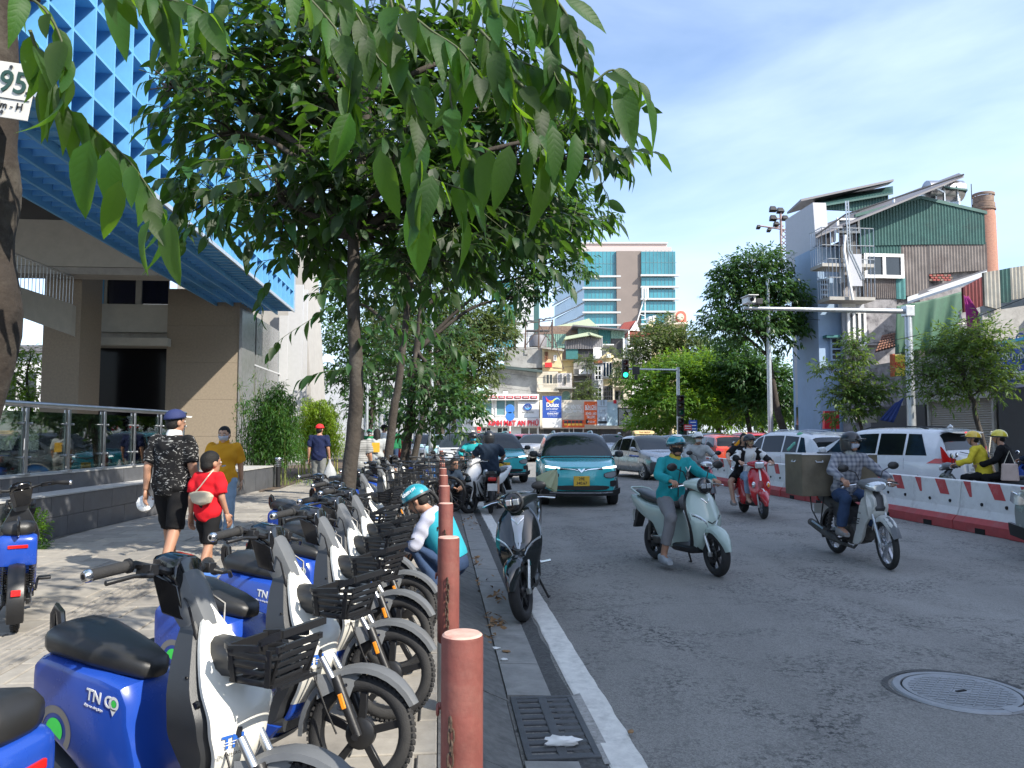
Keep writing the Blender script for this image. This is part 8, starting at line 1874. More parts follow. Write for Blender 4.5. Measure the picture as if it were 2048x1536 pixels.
c.strip('bumper_wrap',m_dgrey,[(0,.22,.57),(.3,.22,.58),(.55,.22,.60),(.72,.22,.62),(.82,.24,.60)],off=.010,th=.05)
c.strip('grille',m_ctrim,[(0,.32,.54),(.22,.33,.53),(.38,.37,.50)],off=.022);c.strip('grille_rim',m_chrome,[(0,.535,.555),(.22,.525,.545),(.40,.49,.515)],off=.028,n=1);c.strip('fog_recess',m_ctrim,[(.52,.34,.50),(.66,.36,.50)],off=.02);c.strip('emblem',m_chrome,[(0,.63,.68),(.05,.64,.67)],off=.02)
plate_txt(c,m_plate,['30F 881.34'],0,.40,w_=.42,h_=.1,size=.06)
b=MB();p=c.S(X(.44),7.9);b.loft(rsec([(-.10,0,.40,.055),(0,0,.42,.075),(.10,0,.40,.055)],16,4),M=TR(p.x,0,p.z+.10));o=b.build('roof_sign',mat('beige taxi sign',(.58,.42,.20),.5),c.root);text('TAXI GROUP',.075,mat('sign brown',(.2,.08,.02),.5),TR(p.x+.105,0,p.z+.10)@RZ(PI/2)@RX(PI/2),o,bold=.02)
for sg in(-1,1):b=MB();q=[c.S(X(f),3.3)for f in(.58,.66,.74)];b.tube([(p_.x,sg*(p_.y+.004),p_.z)for p_ in q],.03,4);b.build('blue_stripe',m_sblue,c.root)
c=Car('orange red hatchback seen from behind beyond the barrier',gnd(1447,940,ROAD)+Vector((0,1,0)),R(97),dict(HATCH,L=4.0,W=1.74),m_cred,tyre=.31);X=lambda f:f*c.L-c.L/2
glaze(c,0,.545,.79,.125,.03,(.33,.55),.09,.75);c.mirrors(X(.71),4.3,m_cred)
def rearset(c,lamp,z0=.80,z1=.92,plate=None,wiper=True,bump=True,pz=.62):
 c.strip('tail_lamp',m_redlens,[(lamp[0],z0+.02,z1-.02),((lamp[0]+lamp[1])/2,z0,z1),(lamp[1],z0,z1+.03)],face='r',off=.014)
 if bump:c.strip('rear_bumper',m_ctrim,[(0,.24,.38),(.5,.24,.38),(.75,.25,.40),(c.W-.04,.28,.42)],face='r',off=.014,th=.06)
 if plate:plate_txt(c,m_plate,plate,0,pz,'r',.34,.19,.07)
 if wiper:b=MB();x_=c.xr(0,1.1);b.tube([(x_-.03,0,1.04),(x_-.0,.32,1.10)],.010,5);b.build('rear_wiper',m_ctrim,c.root)
rearset(c,(.50,.80),.80,.93,['30A','671.22'],pz=.74)
c=Car('white crossover behind the red scooter, seen from its rear left',gnd(1640,975,ROAD)+Vector((-.35,1.4,0)),R(112),dict(SUV,L=4.4,W=1.84,top=[(0,1.0),(.03,1.06),(.10,1.40),(.18,1.56),(.35,1.64),(.52,1.635),(.60,1.58),(.68,1.34),(.755,1.08),(.80,1.03),(.90,.98),(.97,.90),(1,.82)]),m_cwht,tyre=.35);X=lambda f:f*c.L-c.L/2
glaze(c,0,.555,.765,.125,.05,(.22,.36,.57),.13,.735);c.rails(X(.16),X(.52),m_spsil);c.mirrors(X(.70),4.35,m_cwht);c.handle(X(.38));c.handle(X(.60));c.line(X(.57),.8,4);c.line(X(.36),.8,4);c.cladding();rearset(c,(.45,.86),.88,.99,['30H','204.65'],pz=.62)
b=MB();b.loft(rsec([(c.x0+.34,1.60,.55,.012),(c.x0+.10,1.545,.58,.018)],12,3));b.build('roof_spoiler',m_cwht,c.root)
c=Car('large white people carrier with red boomerang tail lamp behind the box rider',gnd(1900,1005,ROAD)+Vector((-.62,1.9,0)),R(118),MPV,m_cwht,tyre=.345);X=lambda f:f*c.L-c.L/2
glaze(c,0,.555,.79,.085,.025,(.24,.40,.58),.115,.755);c.rails(X(.16),X(.54),m_ctrim);c.mirrors(X(.72),4.35,m_cwht);c.handle(X(.42));c.handle(X(.62));c.line(X(.58),.8,4);c.line(X(.40),.8,4);c.line(X(.24),2.6,4)
c.strip('tail_lamp',m_redlens,[(.52,.93,1.0),(.70,.90,1.04),(.80,.90,1.20),(.86,.95,1.28)],face='r',off=.016);c.patch('tail_lamp',m_redlens,lambda f:c.x0+.15,lambda f:X(.12)-.2*f,3.25,3.95,off=.012)
c.strip('rear_bumper',m_ctrim,[(0,.26,.44),(.5,.26,.44),(.72,.27,.5),(.84,.30,.5)],face='r',off=.014,th=.06);c.strip('bumper_reflector',m_ctrim,[(.70,.5,.72),(.80,.48,.74)],face='r',off=.016);plate_txt(c,m_plate,['30K','115.90'],0,.80,'r',.34,.19,.07)
b=MB();x_=c.xr(0,1.1);b.tube([(x_-.03,0,1.10),(x_+.02,.34,1.16)],.010,5);b.build('rear_wiper',m_ctrim,c.root);b=MB();b.loft(rsec([(c.x0+.40,1.68,.58,.015),(c.x0+.06,1.60,.60,.022)],12,3));b.build('roof_spoiler',m_cwht,c.root);b=MB();b.box((c.x0+.055,0,1.60),(.02,.24,.022));b.build('brake_light',mat('lit brake light',(.9,.02,.02),.3,emit=1.2),c.root)
b=MB();b.loft(rsec([(c.x0+.55,1.72,.02,.01),(c.x0+.48,1.76,.03,.035),(c.x0+.42,1.73,.02,.02)],10));b.build('roof_fin',m_cwht,c.root)
c=Car('grey green car nose cut off by the right edge',gnd(2038,1138,ROAD)+Vector((2.62,.62,0)),R(196),dict(SUV,W=1.8),m_cgg,tyre=.34);X=lambda f:f*c.L-c.L/2
glaze(c,0,.555,.765,.12,.045,(.33,.56),.10,.735);c.mirrors(X(.70),4.35,m_cgg);c.strip('bumper_trim',m_ctrim,[(0,.24,.40),(.5,.24,.40),(.86,.28,.44)],off=.02,th=.06);c.strip('headlight',m_hl,[(.5,.7,.76),(.7,.68,.82),(.82,.72,.84)],off=.014)
def far_car(label,px,Y,head,P,m,front=True,tyre=.31,dx=0):
 p=at(px,0,Y);c=Car(label,(p.x+dx,Y),head,P,m,tyre=tyre);X=lambda f:f*c.L-c.L/2
 glaze(c,0,.55,.77,.12,.045,(.34,.56),.11,.74);c.mirrors(X(.70),4.3,m)
 if front:c.strip('headlight',m_hl,[(.45,.66,.72),(.6,.64,.76),(.74,.68,.78)],off=.014);c.strip('grille',m_ctrim,[(0,.40,.62),(.3,.42,.6)],off=.012);plate_txt(c,m_plate,['30A 4421'],0,.45,w_=.42,h_=.1,size=.06)
 else:rearset(c,(.5,.8),plate=['29C','118.02'])
 return c
far_car('white car with pale bonnet half hidden behind the teal hooded rider',925,29,R(-85),SUV,m_cwht)
far_car('pale blue and white taxi behind the striped post at the left lane',893,33,R(-85),HATCH,paint('pale blue paint',(.35,.55,.62)))
far_car('red car in the background between the teal taxi and the silver hatchback',1058,44,R(-60),HATCH,m_cred2)
far_car('dark saloon in the queue between the silver taxi and the red hatchback',1345,34,R(-75),SEDAN,m_cdk)
far_car('black car roof behind the teal rider in the far queue',1392,40,R(100),SUV,m_cdk,False)
far_car('red car roof far beyond the barrier behind the red scooter rider',1478,38,R(100),SUV,m_cred2,False)
far_car('distant red car on the left beyond the tree trunks',800,42,R(-20),HATCH,m_cred2)
far_car('distant white car left of the forked tree',860,40,R(-85),SEDAN,m_cwht)
far_car('distant silver car far along the oncoming lane',1215,46,R(-88),SEDAN,m_csil)
# ================================================================== PEOPLE
m_skin=mat('skin',(.36,.19,.12),.5,var=.08,scale=9);m_skinp=mat('pale skin',(.47,.28,.19),.5,var=.08,scale=9)
m_hair=mat('black hair',(.010,.009,.008),.62,bump=.8,bscale=120,var=.3,spec=.3);m_eye=mat('eye white',(.6,.58,.55),.2);m_iris=mat('iris',(.02,.012,.008),.15);m_lip=mat('lips',(.34,.12,.10),.45)
def fab(n,c,**k):return mat(n,c,.9,spec=.2,bump=.25,bscale=300,var=k.pop('var',.08),**k)
def pattern(name,c0,c1,kind):
 m=fab(name,c0)
 n=m.node_tree;N=n.nodes;K=n.links.new;b=N['Principled BSDF'];tc=N.new('ShaderNodeTexCoord');x=N.new('ShaderNodeMix');x.data_type='RGBA';x.inputs[6].default_value=(*c0,1);x.inputs[7].default_value=(*c1,1)
 def wave(axis,sc,p0,p1):
  w_=N.new('ShaderNodeTexWave');w_.bands_direction=axis;w_.inputs['Scale'].default_value=sc;w_.inputs['Distortion'].default_value=.35;K(tc.outputs['Object'],w_.inputs['Vector']);r=N.new('ShaderNodeValToRGB');r.color_ramp.elements[0].position=p0;r.color_ramp.elements[1].position=p1;K(w_.outputs['Fac'],r.inputs[0]);return r.outputs['Color']
 if kind=='stripe':K(wave('Z',9,.45,.55),x.inputs[0])
 elif kind=='plaid':
  a=wave('Z',5.5,.35,.8);c=wave('Y',5.5,.35,.8);q=N.new('ShaderNodeMix');q.data_type='RGBA';q.inputs[0].default_value=.5;K(a,q.inputs[6]);K(c,q.inputs[7]);K(q.outputs[2],x.inputs[0])
 else:
  v=N.new('ShaderNodeTexNoise');v.inputs['Scale'].default_value=16;v.inputs['Detail'].default_value=3;v.inputs['Distortion'].default_value=3;mp_=N.new('ShaderNodeMapping');mp_.inputs['Scale'].default_value=(1,.45,1.3);K(tc.outputs['Object'],mp_.inputs[0]);K(mp_.outputs[0],v.inputs['Vector']);r=N.new('ShaderNodeValToRGB');r.color_ramp.elements[0].position=.61;r.color_ramp.elements[1].position=.63;K(v.outputs['Fac'],r.inputs[0]);K(r.outputs['Color'],x.inputs[0])
 K(x.outputs[2],b.inputs['Base Color']);return m
def remesh(mb,vox,fold=0,seed=0):
 o=mb.build('tmp',m_skin);md=o.modifiers.new('r','REMESH');md.mode='VOXEL';md.voxel_size=vox
 sm_=o.modifiers.new('s','SMOOTH');sm_.factor=.5;sm_.iterations=3;realize(o);me=o.data;n=len(me.vertices)
 co=np.empty(n*3,np.float32);me.vertices.foreach_get('co',co);co=co.reshape(-1,3)
 if fold:
  nr_=np.empty(n*3,np.float32);me.vertices.foreach_get('normal',nr_);nr_=nr_.reshape(-1,3);p=co*1.0;s_=seed*1.7
  d=np.sin(p[:,2]*34+3.5*np.sin(p[:,0]*11+s_)+2.5*np.sin(p[:,1]*13+s_))*.55+np.sin((p[:,0]+p[:,1]*1.3-p[:,2]*.9)*29+s_+2*np.sin(p[:,2]*17))*.45
  co=co+nr_*(d*fold)[:,None]
 fs=[tuple(q.vertices)for q in me.polygons];bpy.data.objects.remove(o);return[tuple(c)for c in co],fs
def vlist(vs,fs,name,m,parent):
 me=bpy.data.meshes.new(name);me.from_pydata(vs,[],fs);me.materials.append(m);me.polygons.foreach_set('use_smooth',[True]*len(me.polygons));me.update();o=bpy.data.objects.new(name,me);COL.objects.link(o);o.parent=parent;return o
def walkpose(H=1.7,st=.16,arm=.14,head=0):
 k=H/1.7;J=dict(pel=(0,0,.93),ch=(.02,0,1.40),nk=(.025,0,1.47),hd=(.045,0,1.59))
 for s_,q in((1,'L'),(-1,'R')):
  f=st*s_;a=-arm*s_
  J.update({'sh'+q:(.0,.185*s_,1.395),'el'+q:(-.03+a*.4,.235*s_,1.12),'wr'+q:(.03+a*1.2,.245*s_,.88),'hi'+q:(0,.09*s_,.88),'kn'+q:(.03+f*.5,.095*s_,.49),'an'+q:(-.03+f,.09*s_,.09+(0 if f>0 else.05)),'to'+q:(.15+f,.10*s_,.03)})
 return{a:tuple(c*k for c in v)for a,v in J.items()}
def ridepose(hands=(.24,.31,1.02),feet=(.10,.12,.30),pel=(-.27,0,.84),lean=.10,kn=None,dz=0):
 px,_,pz=pel;J=dict(pel=pel,ch=(px+lean,0,pz+.45),nk=(px+lean+.02,0,pz+.51),hd=(px+lean+.05,0,pz+.63+dz))
 for s_,q in((1,'L'),(-1,'R')):
  sh=Vector((px+lean-.0,.175*s_,pz+.435));wr=Vector((hands[0]-.06,hands[1]*s_,hands[2]+.02));d=(wr-sh);el=(sh+wr)/2+Vector((-.06,.07*s_,-max(.0,.56-d.length)*.42))
  an=Vector((feet[0]-.04,feet[1]*s_,feet[2]+.06));hi=Vector((px+.02,.09*s_,pz-.04));k_=kn or((hi+an)/2+Vector((.22,.04*s_,.17)));k_=Vector((k_[0],abs(k_[1])*s_,k_[2]))
  J.update({'sh'+q:sh,'el'+q:el,'wr'+q:wr,'hi'+q:hi,'kn'+q:k_,'an'+q:an,'to'+q:an+Vector((.17,.02*s_,-.05))})
 return J
NH=[0]
def human(label,loc,rot,J,top=None,bot=None,face=(1,0,-.05),head=None,mask=None,hair='short',skin=None,shoes=None,vox=.016,girth=1.0,scale=1.0,sleeve='short',leg='long',hem=.0,fem=False,z=0,grip=True,collar=None,group=None,hairm=None):
 NH[0]+=1;skin=skin or m_skin;J={k:Vector(v)for k,v in J.items()};g=girth
 root=empty('person',(loc[0],loc[1],loc[2]if len(loc)>2 else z),rot,label,'person',group)
 lat=(J['shL']-J['shR']).normalized();hl=(J['hiL']-J['hiR']).normalized()
 def ring(c,tang,la,rx,ry,n=14):
  la=(la-tang*la.dot(tang)).normalized();fw=la.cross(tang).normalized();return[c+la*(ry*math.cos(2*PI*i/n))+fw*(rx*math.sin(2*PI*i/n))for i in range(n)]
 def torso(b,inf,f0=0.,f1=1.,shw=1.):
  sp=smooth_pts([J['pel']-Vector((0,0,.10))if False else J['pel']+(J['pel']-J['ch']).normalized()*.10,J['pel'],J['pel'].lerp(J['ch'],.45),J['ch']-(J['ch']-J['pel']).normalized()*.10,J['ch'],J['nk']],3);m_=len(sp)-1
  prof=smooth_pts([(.085,.125),(.115,.165),(.095 if fem else.105,.128 if fem else.145),(.118,.160),(.085,.165*shw),(.05,.06)],3);rg=[]
  for i in range(m_+1):
   f=i/m_
   if f<f0-1e-6 or f>f1+1e-6:continue
   a,c=Vector(sp[max(0,i-1)]),Vector(sp[min(m_,i+1)]);rg.append(ring(Vector(sp[i]),(c-a).normalized(),hl.lerp(lat,f),(prof[i][0]+inf)*g,(prof[i][1]+inf)*g))
  b.loft(rg)
 def limb(b,pts,rr,n=10,end=True):
  b.tube(pts,rr,n)
  for p,r_ in zip(pts[1:-1],rr[1:-1]):b.ell(p,(r_,r_,r_),0,10,7)
 def arm(b,q,inf,upto=1.,c0=True):
  s_,e,w_=J['sh'+q],J['el'+q],J['wr'+q];b.ell(s_,(.055*g+inf,)*3,0,12,8)
  if upto<.99:b.tube([s_,s_.lerp(e,upto)],[.055*g+inf,.047*g+inf*1.7],12)
  else:limb(b,[s_,e,w_],[.052*g+inf,.043*g+inf,(.030 if inf<.005 else.036)*g+inf])
 def legs(b,q,inf,upto=2.):
  h_,k_,a=J['hi'+q],J['kn'+q],J['an'+q];b.ell(h_,(.09*g+inf,)*3,0,12,8)
  if upto<=1:e=h_.lerp(k_,upto);b.tube([h_,e],[.088*g+inf,.066*g+inf*2.2],14)
  elif upto<2:e=k_.lerp(a,upto-1);limb(b,[h_,k_,e],[.088*g+inf,.060*g+inf,.047*g+inf*1.3])
  else:limb(b,[h_,k_,a],[.088*g+inf,.060*g+inf,.040*g+inf*(1.3 if inf>.005 else.3)])
 b=MB();torso(b,0)
 for q in 'LR':
  arm(b,q,0);legs(b,q,0);a,t=J['an'+q],J['to'+q];d=(t-a);b.tube([a-d*.25-Vector((0,0,.02)),a-Vector((0,0,.03)),a.lerp(t,.6),t,t+d*.18],[.03,.042,.040,.036,.02],10,0,None,True,[.03,.04,.03,.022,.014])
 hd=J['hd'];f=Vector(face).normalized();lt=Vector((0,0,1)).cross(f).normalized();up=f.cross(lt).normalized();hs=.96*scale
 MH=Matrix([[f[i]*hs,lt[i]*hs,up[i]*hs,hd[i]]for i in range(3)]+[[0,0,0,1]])
 b.tube([J['ch'],J['nk'],hd-up*.06*hs-f*.01],[.06*g,.052*g,.05*g],12)
 b.ell((-.005,0,.025),(.098,.077,.092),0,18,12,MH);b.ell((.018,0,-.045),(.072,.060,.072),0,16,10,MH);b.ell((.058,0,-.085),(.028,.032,.024),0,10,8,MH)
 b.tube([(.088,0,.02),(.108,0,-.022),(.098,0,-.032)],[.008,.016,.012],8,0,MH);b.ell((.075,0,.03),(.02,.055,.012),0,10,6,MH)
 for s_ in(-1,1):b.ell((-.005,s_*.078,-.01),(.022,.010,.032),0,10,7,MH)
 vs,fs=remesh(b,vox);bb=MB();bb.v=[Vector(v)for v in vs];bb.f=[list(q)for q in fs];bb.mi=[0]*len(fs);bb.sm=[True]*len(fs)
 for q,s_ in(('L',1),('R',-1)):
  w_,e=J['wr'+q],J['el'+q];d=(w_-e).normalized()
  if J.get('hd'+q)is not None:d=(J['hd'+q]-w_).normalized()
  pn=Vector((0,-s_,0))if not grip else Vector((0,0,-1));pn=(pn-d*pn.dot(d)).normalized();wd=d.cross(pn).normalized()
  if(grip and wd.y*s_>0)or(not grip and wd.x<0):wd=-wd
  bb.tube([w_-d*.02,w_+d*.03,w_+d*.085],[.024,.036,.040],10,0,None,True,[.020,.016,.014],up=pn)
  cu=1.25 if grip else.45
  for k in range(4):
   o_=w_+d*.082+wd*(.030-.020*k);L_=(.070,.078,.072,.058)[k]*scale;a1=cu*.5;p1=o_+(d*math.cos(a1)+pn*math.sin(a1))*L_*.45;p2=p1+(d*math.cos(a1+cu*.8)+pn*math.sin(a1+cu*.8))*L_*.32;p3=p2+(d*math.cos(a1+cu*1.5)+pn*math.sin(a1+cu*1.5))*L_*.25;bb.tube([o_-d*.02,o_,p1,p2,p3],[.009,.0095,.0085,.008,.006],6)
  t0=w_+d*.02+wd*.028;bb.tube([t0,t0+(wd*.6+d*.7)*.035,t0+(wd*.45+d+pn*.5)*.055,t0+(wd*.2+d+pn*.8)*.07],[.013,.012,.010,.007],7)
 bb.build('body',skin,root,sharp=0)
 if vox<.03:
  for s_ in(-1,1):
   e_=MB();e_.ell((.084,s_*.031,.008),(.012,.015,.0085),0,10,6,MH);eo=e_.build('eye',m_eye,root);e_=MB();e_.ell((.0925,s_*.031,.008),(.005,.0065,.0065),0,8,6,MH);e_.build('iris',m_iris,eo)
   e_=MB();e_.tube([(.092,s_*.012,.032),(.093,s_*.032,.036),(.080,s_*.052,.030)],[.003,.004,.002],5,0,MH);e_.build('eyebrow',m_hair,root)
  if not mask:e_=MB();e_.tube([(.079,-.024,-.062),(.092,0,-.060),(.079,.024,-.062)],[.003,.006,.003],6,0,MH);e_.build('mouth',m_lip,root)
 if bot:
  b=MB();torso(b,.014,0,.45)
  for q in 'LR':legs(b,q,.016 if leg!='shorts' else.008,{'long':1.93,'crop':1.72,'shorts':1.0,'short':.75}[leg])
  b.ell(J['pel']-Vector((0,0,.03)),(.12*g,.15*g,.10*g),0,12,8);vs,fs=remesh(b,max(.014,vox),.005,NH[0]);vlist(vs,fs,'trousers' if leg!='shorts' else 'shorts',bot,root)
 if top:
  b=MB();torso(b,.026 if not fem else.02,hem,.94,1.06)
  for q in 'LR':arm(b,q,.017,{'short':.82,'long':1.}[sleeve])
  b.ell(J['ch'],(.10*g,.16*g,.06),0,14,8);vs,fs=remesh(b,max(.014,vox),.009,NH[0]+3);vlist(vs,fs,'shirt' if sleeve=='short' else 'jacket',top,root)
  if collar:b=MB();u_=(hd-J['nk']).normalized();c0=J['nk']-u_*.0;b.loft([ring(c0-u_*.03,u_,lat,.075*g,.08*g),ring(c0+u_*.035,u_,lat,.062*g,.065*g),ring(c0+u_*.03,u_,lat,.055*g,.058*g)],0,True,False);b.build('collar',collar,root)
 if shoes:
  for q in 'LR':
   a,t=J['an'+q],J['to'+q];d=(t-a);d.z*=.3;b=MB();c=a+Vector((0,0,-.045));b.loft(rsec([(-.10,-.012,.034,.03),(-.07,-.002,.050,.054),(.03,-.004,.054,.052),(.13,-.016,.056,.036),(.20,-.022,.036,.024)],12,3),M=TR(*c)@RZ(math.atan2(d.y,d.x)));b.build('shoe',shoes,root)
 hm=hairm or m_hair
 if hair:
  b=MB();b.ell((-.010,0,.034),(.099,.081,.094),0,18,12,MH);b.ell((-.042,0,-.02),(.064,.075,.07),0,16,10,MH)
  if hair=='bun':b.ell((-.11,0,.0),(.045,.05,.05),0,12,8,MH)
  if hair=='long':b.loft([[(-.02+(-.08+dx)*math.cos(a),w_*math.sin(a),zz)for a in[R(-100)+R(200)*i/10 for i in range(11)]]+[(.0+(-.05+dx)*math.cos(a),w_*.8*math.sin(a),zz)for a in[R(100)-R(200)*i/10 for i in range(11)]]for dx,w_,zz in((.0,.08,.05),(-.01,.088,-.06),(-.02,.095,-.16),(-.03,.085,-.27),(-.02,.05,-.34))],M=MH)
  vs,fs=remesh(b,.012 if vox<.02 else.018,.004,NH[0])
  MI=MH.inverted();keep=[]
  for q in fs:
   c=MI@(sum((Vector(vs[i])for i in q),Vector())/len(q))
   if not(c.x>.052 and c.z<.068)and not(c.x>.03 and abs(c.y)<.075 and c.z<.045):keep.append(q)
  vlist(vs,keep,'hair',hm,root)
 if head:
  kind,hmat=head[0],head[1];b=MB()
  dome=[(.127*math.cos(a),.118*math.sin(a))for a in[R(-12 if kind=='helmet' else 0)+R(102 if kind=='helmet' else 90)*i/9 for i in range(10)]];sc_=1.0 if kind=='helmet' else.86
  MD=MH@TR(-.008,0,.035 if kind=='helmet' else.045)@RY(R(-6))@Matrix.Diagonal((1.1*sc_,.95*sc_,1.0*sc_,1))
  if kind=='hood':dome=dome
  b.lathe([(max(.0005,r_),z_)for r_,z_ in dome],22,0,MD);o=b.build('helmet' if kind=='helmet' else 'cap',hmat,root,sharp=0);o.modifiers.new('solid','SOLIDIFY').thickness=.008
  if kind=='helmet':
   if len(head)>3 and head[3]=='full':b=MB();b.lathe([(.128,-.02),(.13,-.08),(.122,-.135),(.11,-.14)],20,0,MD,True,R(62),R(298));b.build('ear_guard',hmat,o);b=MB();b.lathe([(.132,.055),(.139,.0),(.137,-.05)],16,0,MD,True,R(-62),R(62));b.build('visor',m_cgl,o)if False else b.build('visor_rim',m_gloss,o)if False else None
   b=MB();b.loft([[(.105+.05*k,-.08+.02*k,-.005-.012*k),(.128+.055*k,-.04,.006-.012*k),(.132+.062*k,0,.010-.012*k),(.128+.055*k,.04,.006-.012*k),(.105+.05*k,.08-.02*k,-.005-.012*k)]for k in(0,.5,1)],0,True,False,MD,False);vz=b.build('peak',head[2]if len(head)>2 and head[2]else m_black,o,sharp=0);vz.modifiers.new('solid','SOLIDIFY').thickness=.006
   b=MB();b.lathe([(.1285,-.028),(.131,-.018),(.1285,-.008)],24,0,MD);b.build('rim',m_dgrey,o)
   b=MB();b.tube([(.01,.078,.02),(.035,.07,-.06),(.045,.03,-.115),(.045,-.03,-.115),(.035,-.07,-.06),(.01,-.078,.02)],.006,5,0,MH);b.build('chin_strap',m_black,o)
  else:
   b=MB();bk_=-1 if kind=='capback' else 1;b.loft([[(.08+.085*k,-.075+.012*k,.0-.02*k),(.105+.09*k,-.035,.008-.02*k),(.112+.095*k,0,.010-.02*k),(.105+.09*k,.035,.008-.02*k),(.08+.085*k,.075-.012*k,.0-.02*k)]for k in(0,.5,1)],0,True,False,MD,False);vz=b.build('peak',head[2]if len(head)>2 and head[2]else hmat,o,sharp=0);vz.modifiers.new('solid','SOLIDIFY').thickness=.005
 if mask:
  b=MB();rg=[]
  for i in range(8):
   el_=R(-62)+R(66)*i/7;rg.append([((.018+.086*math.cos(el_)*math.cos(a)*1.02)+(.012 if abs(a)<.4 and 2<i<7 else 0),.076*math.cos(el_*.75)*math.sin(a),-.040+.082*math.sin(el_)+.028)for a in[R(-72)+R(144)*j/10 for j in range(11)]])
  b.loft(rg,0,True,False,MH,False);o=b.build('face_mask',mask,root,sharp=0);o.modifiers.new('solid','SOLIDIFY').thickness=.003
  b=MB()
  for s_ in(-1,1):b.tube([(.05,s_*.070,-.005),(.01,s_*.079,.012),(-.01,s_*.082,.0)],.002,4,0,MH)
  b.build('ear_loop',mask,o)
 root['_mh']=0;del root['_mh'];return root,MH,J
def GP(px,py,z=0):return gnd(px,py,z)
f_black=fab('black cotton',(.010,.010,.011));f_navy=fab('navy cotton',(.012,.018,.055));f_grey=fab('grey cotton',(.16,.165,.16));f_white=fab('white cotton',(.62,.62,.60));f_jean=fab('blue denim',(.035,.06,.12),scale=30);f_ljean=fab('light denim',(.22,.31,.42),scale=20);f_teal=fab('teal jacket',(.02,.27,.29));f_tealp=fab('sky teal vest',(.03,.30,.38));f_mus=fab('mustard polo',(.58,.28,.02));f_red=fab('bright red tee',(.55,.012,.02));f_green=fab('rider green',(.02,.16,.07));f_yel=fab('rider yellow',(.58,.46,.04));f_dnav=fab('dark navy shirt',(.018,.03,.05));f_lg=fab('pale grey hoodie',(.34,.36,.36));f_lgp=fab('grey trousers',(.20,.195,.20))
h_teal=paint('helmet teal',(.02,.26,.32));h_blk=mat('matt black helmet',(.015,.016,.018),.35,coat=.3);h_grn=paint('helmet green',(.03,.28,.12));h_yel=paint('helmet yellow',(.66,.42,.02));h_wht=paint('helmet white',(.6,.6,.58));h_blu=paint('helmet blue',(.02,.07,.45));mk_blk=mat('black mask',(.01,.01,.01),.9);mk_lb=mat('pale blue mask',(.42,.45,.52),.9);mk_teal=mat('teal mask',(.05,.3,.4),.9)
sh_grey=mat('grey clogs',(.30,.32,.34),.6);sh_blue=mat('blue sandal',(.05,.14,.42),.6);sh_blk=mat('black shoe',(.02,.02,.02),.6);sh_sn=mat('grey trainer',(.22,.21,.20),.7)
P0=GP(338,1152);r1,M1,J1=human('man in a black printed tee and navy cap walking away beside the boy in red',P0,R(80),walkpose(1.66,.20,.08),pattern('black printed tee',(.010,.010,.011),(.30,.30,.29),'print'),f_black,head=('cap',mat('navy cap',(.015,.025,.10),.8),f_white),shoes=sh_blk,vox=.013,leg='shorts',face=(1,-.45,.05),grip=False,hem=.0,girth=1.08,collar=f_white)
fn=empty('hand_fan',Vector(r1.location)+Matrix.Rotation(R(80),3,'Z')@(J1['wrL']+Vector((.03,.02,-.13))),R(10),'white round battery fan hanging from the left hand of the man in black','fan')
b=MB();Mf=RX(R(70));b.lathe([(.0001,-.03),(.035,-.03),(.085,-.015),(.09,0),(.085,.02),(.07,.03),(.0001,.03)],24,0,Mf)
for k in range(10):b.box((.05,0,.032),(.07,.004,.004),0,Mf@RZ(k*PI/5))
b.build('fan_head',m_white,fn);b=MB();b.tube([(0,.0,-.09),(0,.02,-.02),(0,.07,.07),(0,.03,.13),(0,-.03,.10)],.010,6);b.build('handle',m_white,fn)
P0=GP(412,1158);r2,M2,J2=human('boy in a bright red tee with a beige bag across his back',P0,R(72),walkpose(1.22,.20,.06),f_red,f_black,vox=.012,leg='shorts',girth=.80,grip=False,face=(1,-.3,.0),shoes=sh_blue,scale=1.06)
bg_=empty('shoulder_bag',Vector(r2.location)+Vector((-.01,-.115,.82)),R(-18),'small beige crossbody bag on the back of the boy in red','bag')
b=MB();b.loft([[(x,y+yy,z)for x,z in((-.14*k,.03),(-.10*k,-.06*k),(0,-.085*k),(.10*k,-.06*k),(.13*k,.01),(.08*k,.045),(0,.055),(-.08*k,.05))]for y,k,yy in((-.05,.75,0),(-.03,1,0),(.01,1,0),(.03,.8,0))]);b.build('pouch',mat('beige canvas',(.42,.37,.28),.85),bg_,.01)
b=MB();b.tube([(-.10,-.0,.03),(-.02,-.01,.10),(.06,.0,.20),(.06,.08,.26)],.006,5);b.build('strap',m_crm,bg_)
P0=Vector((-3.95,10.6,0));r3,M3,J3=human('woman in a mustard polo and pale mask walking towards the camera',P0,R(-75),walkpose(1.52,.08,.15),f_mus,f_ljean,vox=.014,hair='bun',mask=mk_lb,fem=True,skin=m_skinp,grip=False,face=(1,-.25,-.15),shoes=sh_blk,collar=f_mus)
P0=Vector((-4.55,18.2,0));r4,M4,J4=human('man in a navy tee and bright red cap walking away by the bamboo',P0,R(88),walkpose(1.62,.05,.03),f_navy,f_grey,head=('cap',mat('bright red cap',(.7,.015,.02),.8)),vox=.016,leg='shorts',grip=False,face=(1,-.2,0),shoes=sh_blk)
pb_=empty('plastic_bag',Vector((-4.28,18.15,.52)),0,'thin white plastic bag hanging from the right hand of the red capped man','bag')
b=MB();b.loft([[(r_*math.cos(a)*(1+.15*math.sin(3*a+zz*9)),r_*.6*math.sin(a),zz)for a in[2*PI*i/14 for i in range(14)]]for r_,zz in((.09,-.17),(.15,-.15),(.15,-.02),(.10,.10),(.03,.22),(.02,.30))]);b.build('bag_body',mat('thin white plastic',(.62,.64,.65),.3,trans=((.6,.62,.63),.5)),pb_)
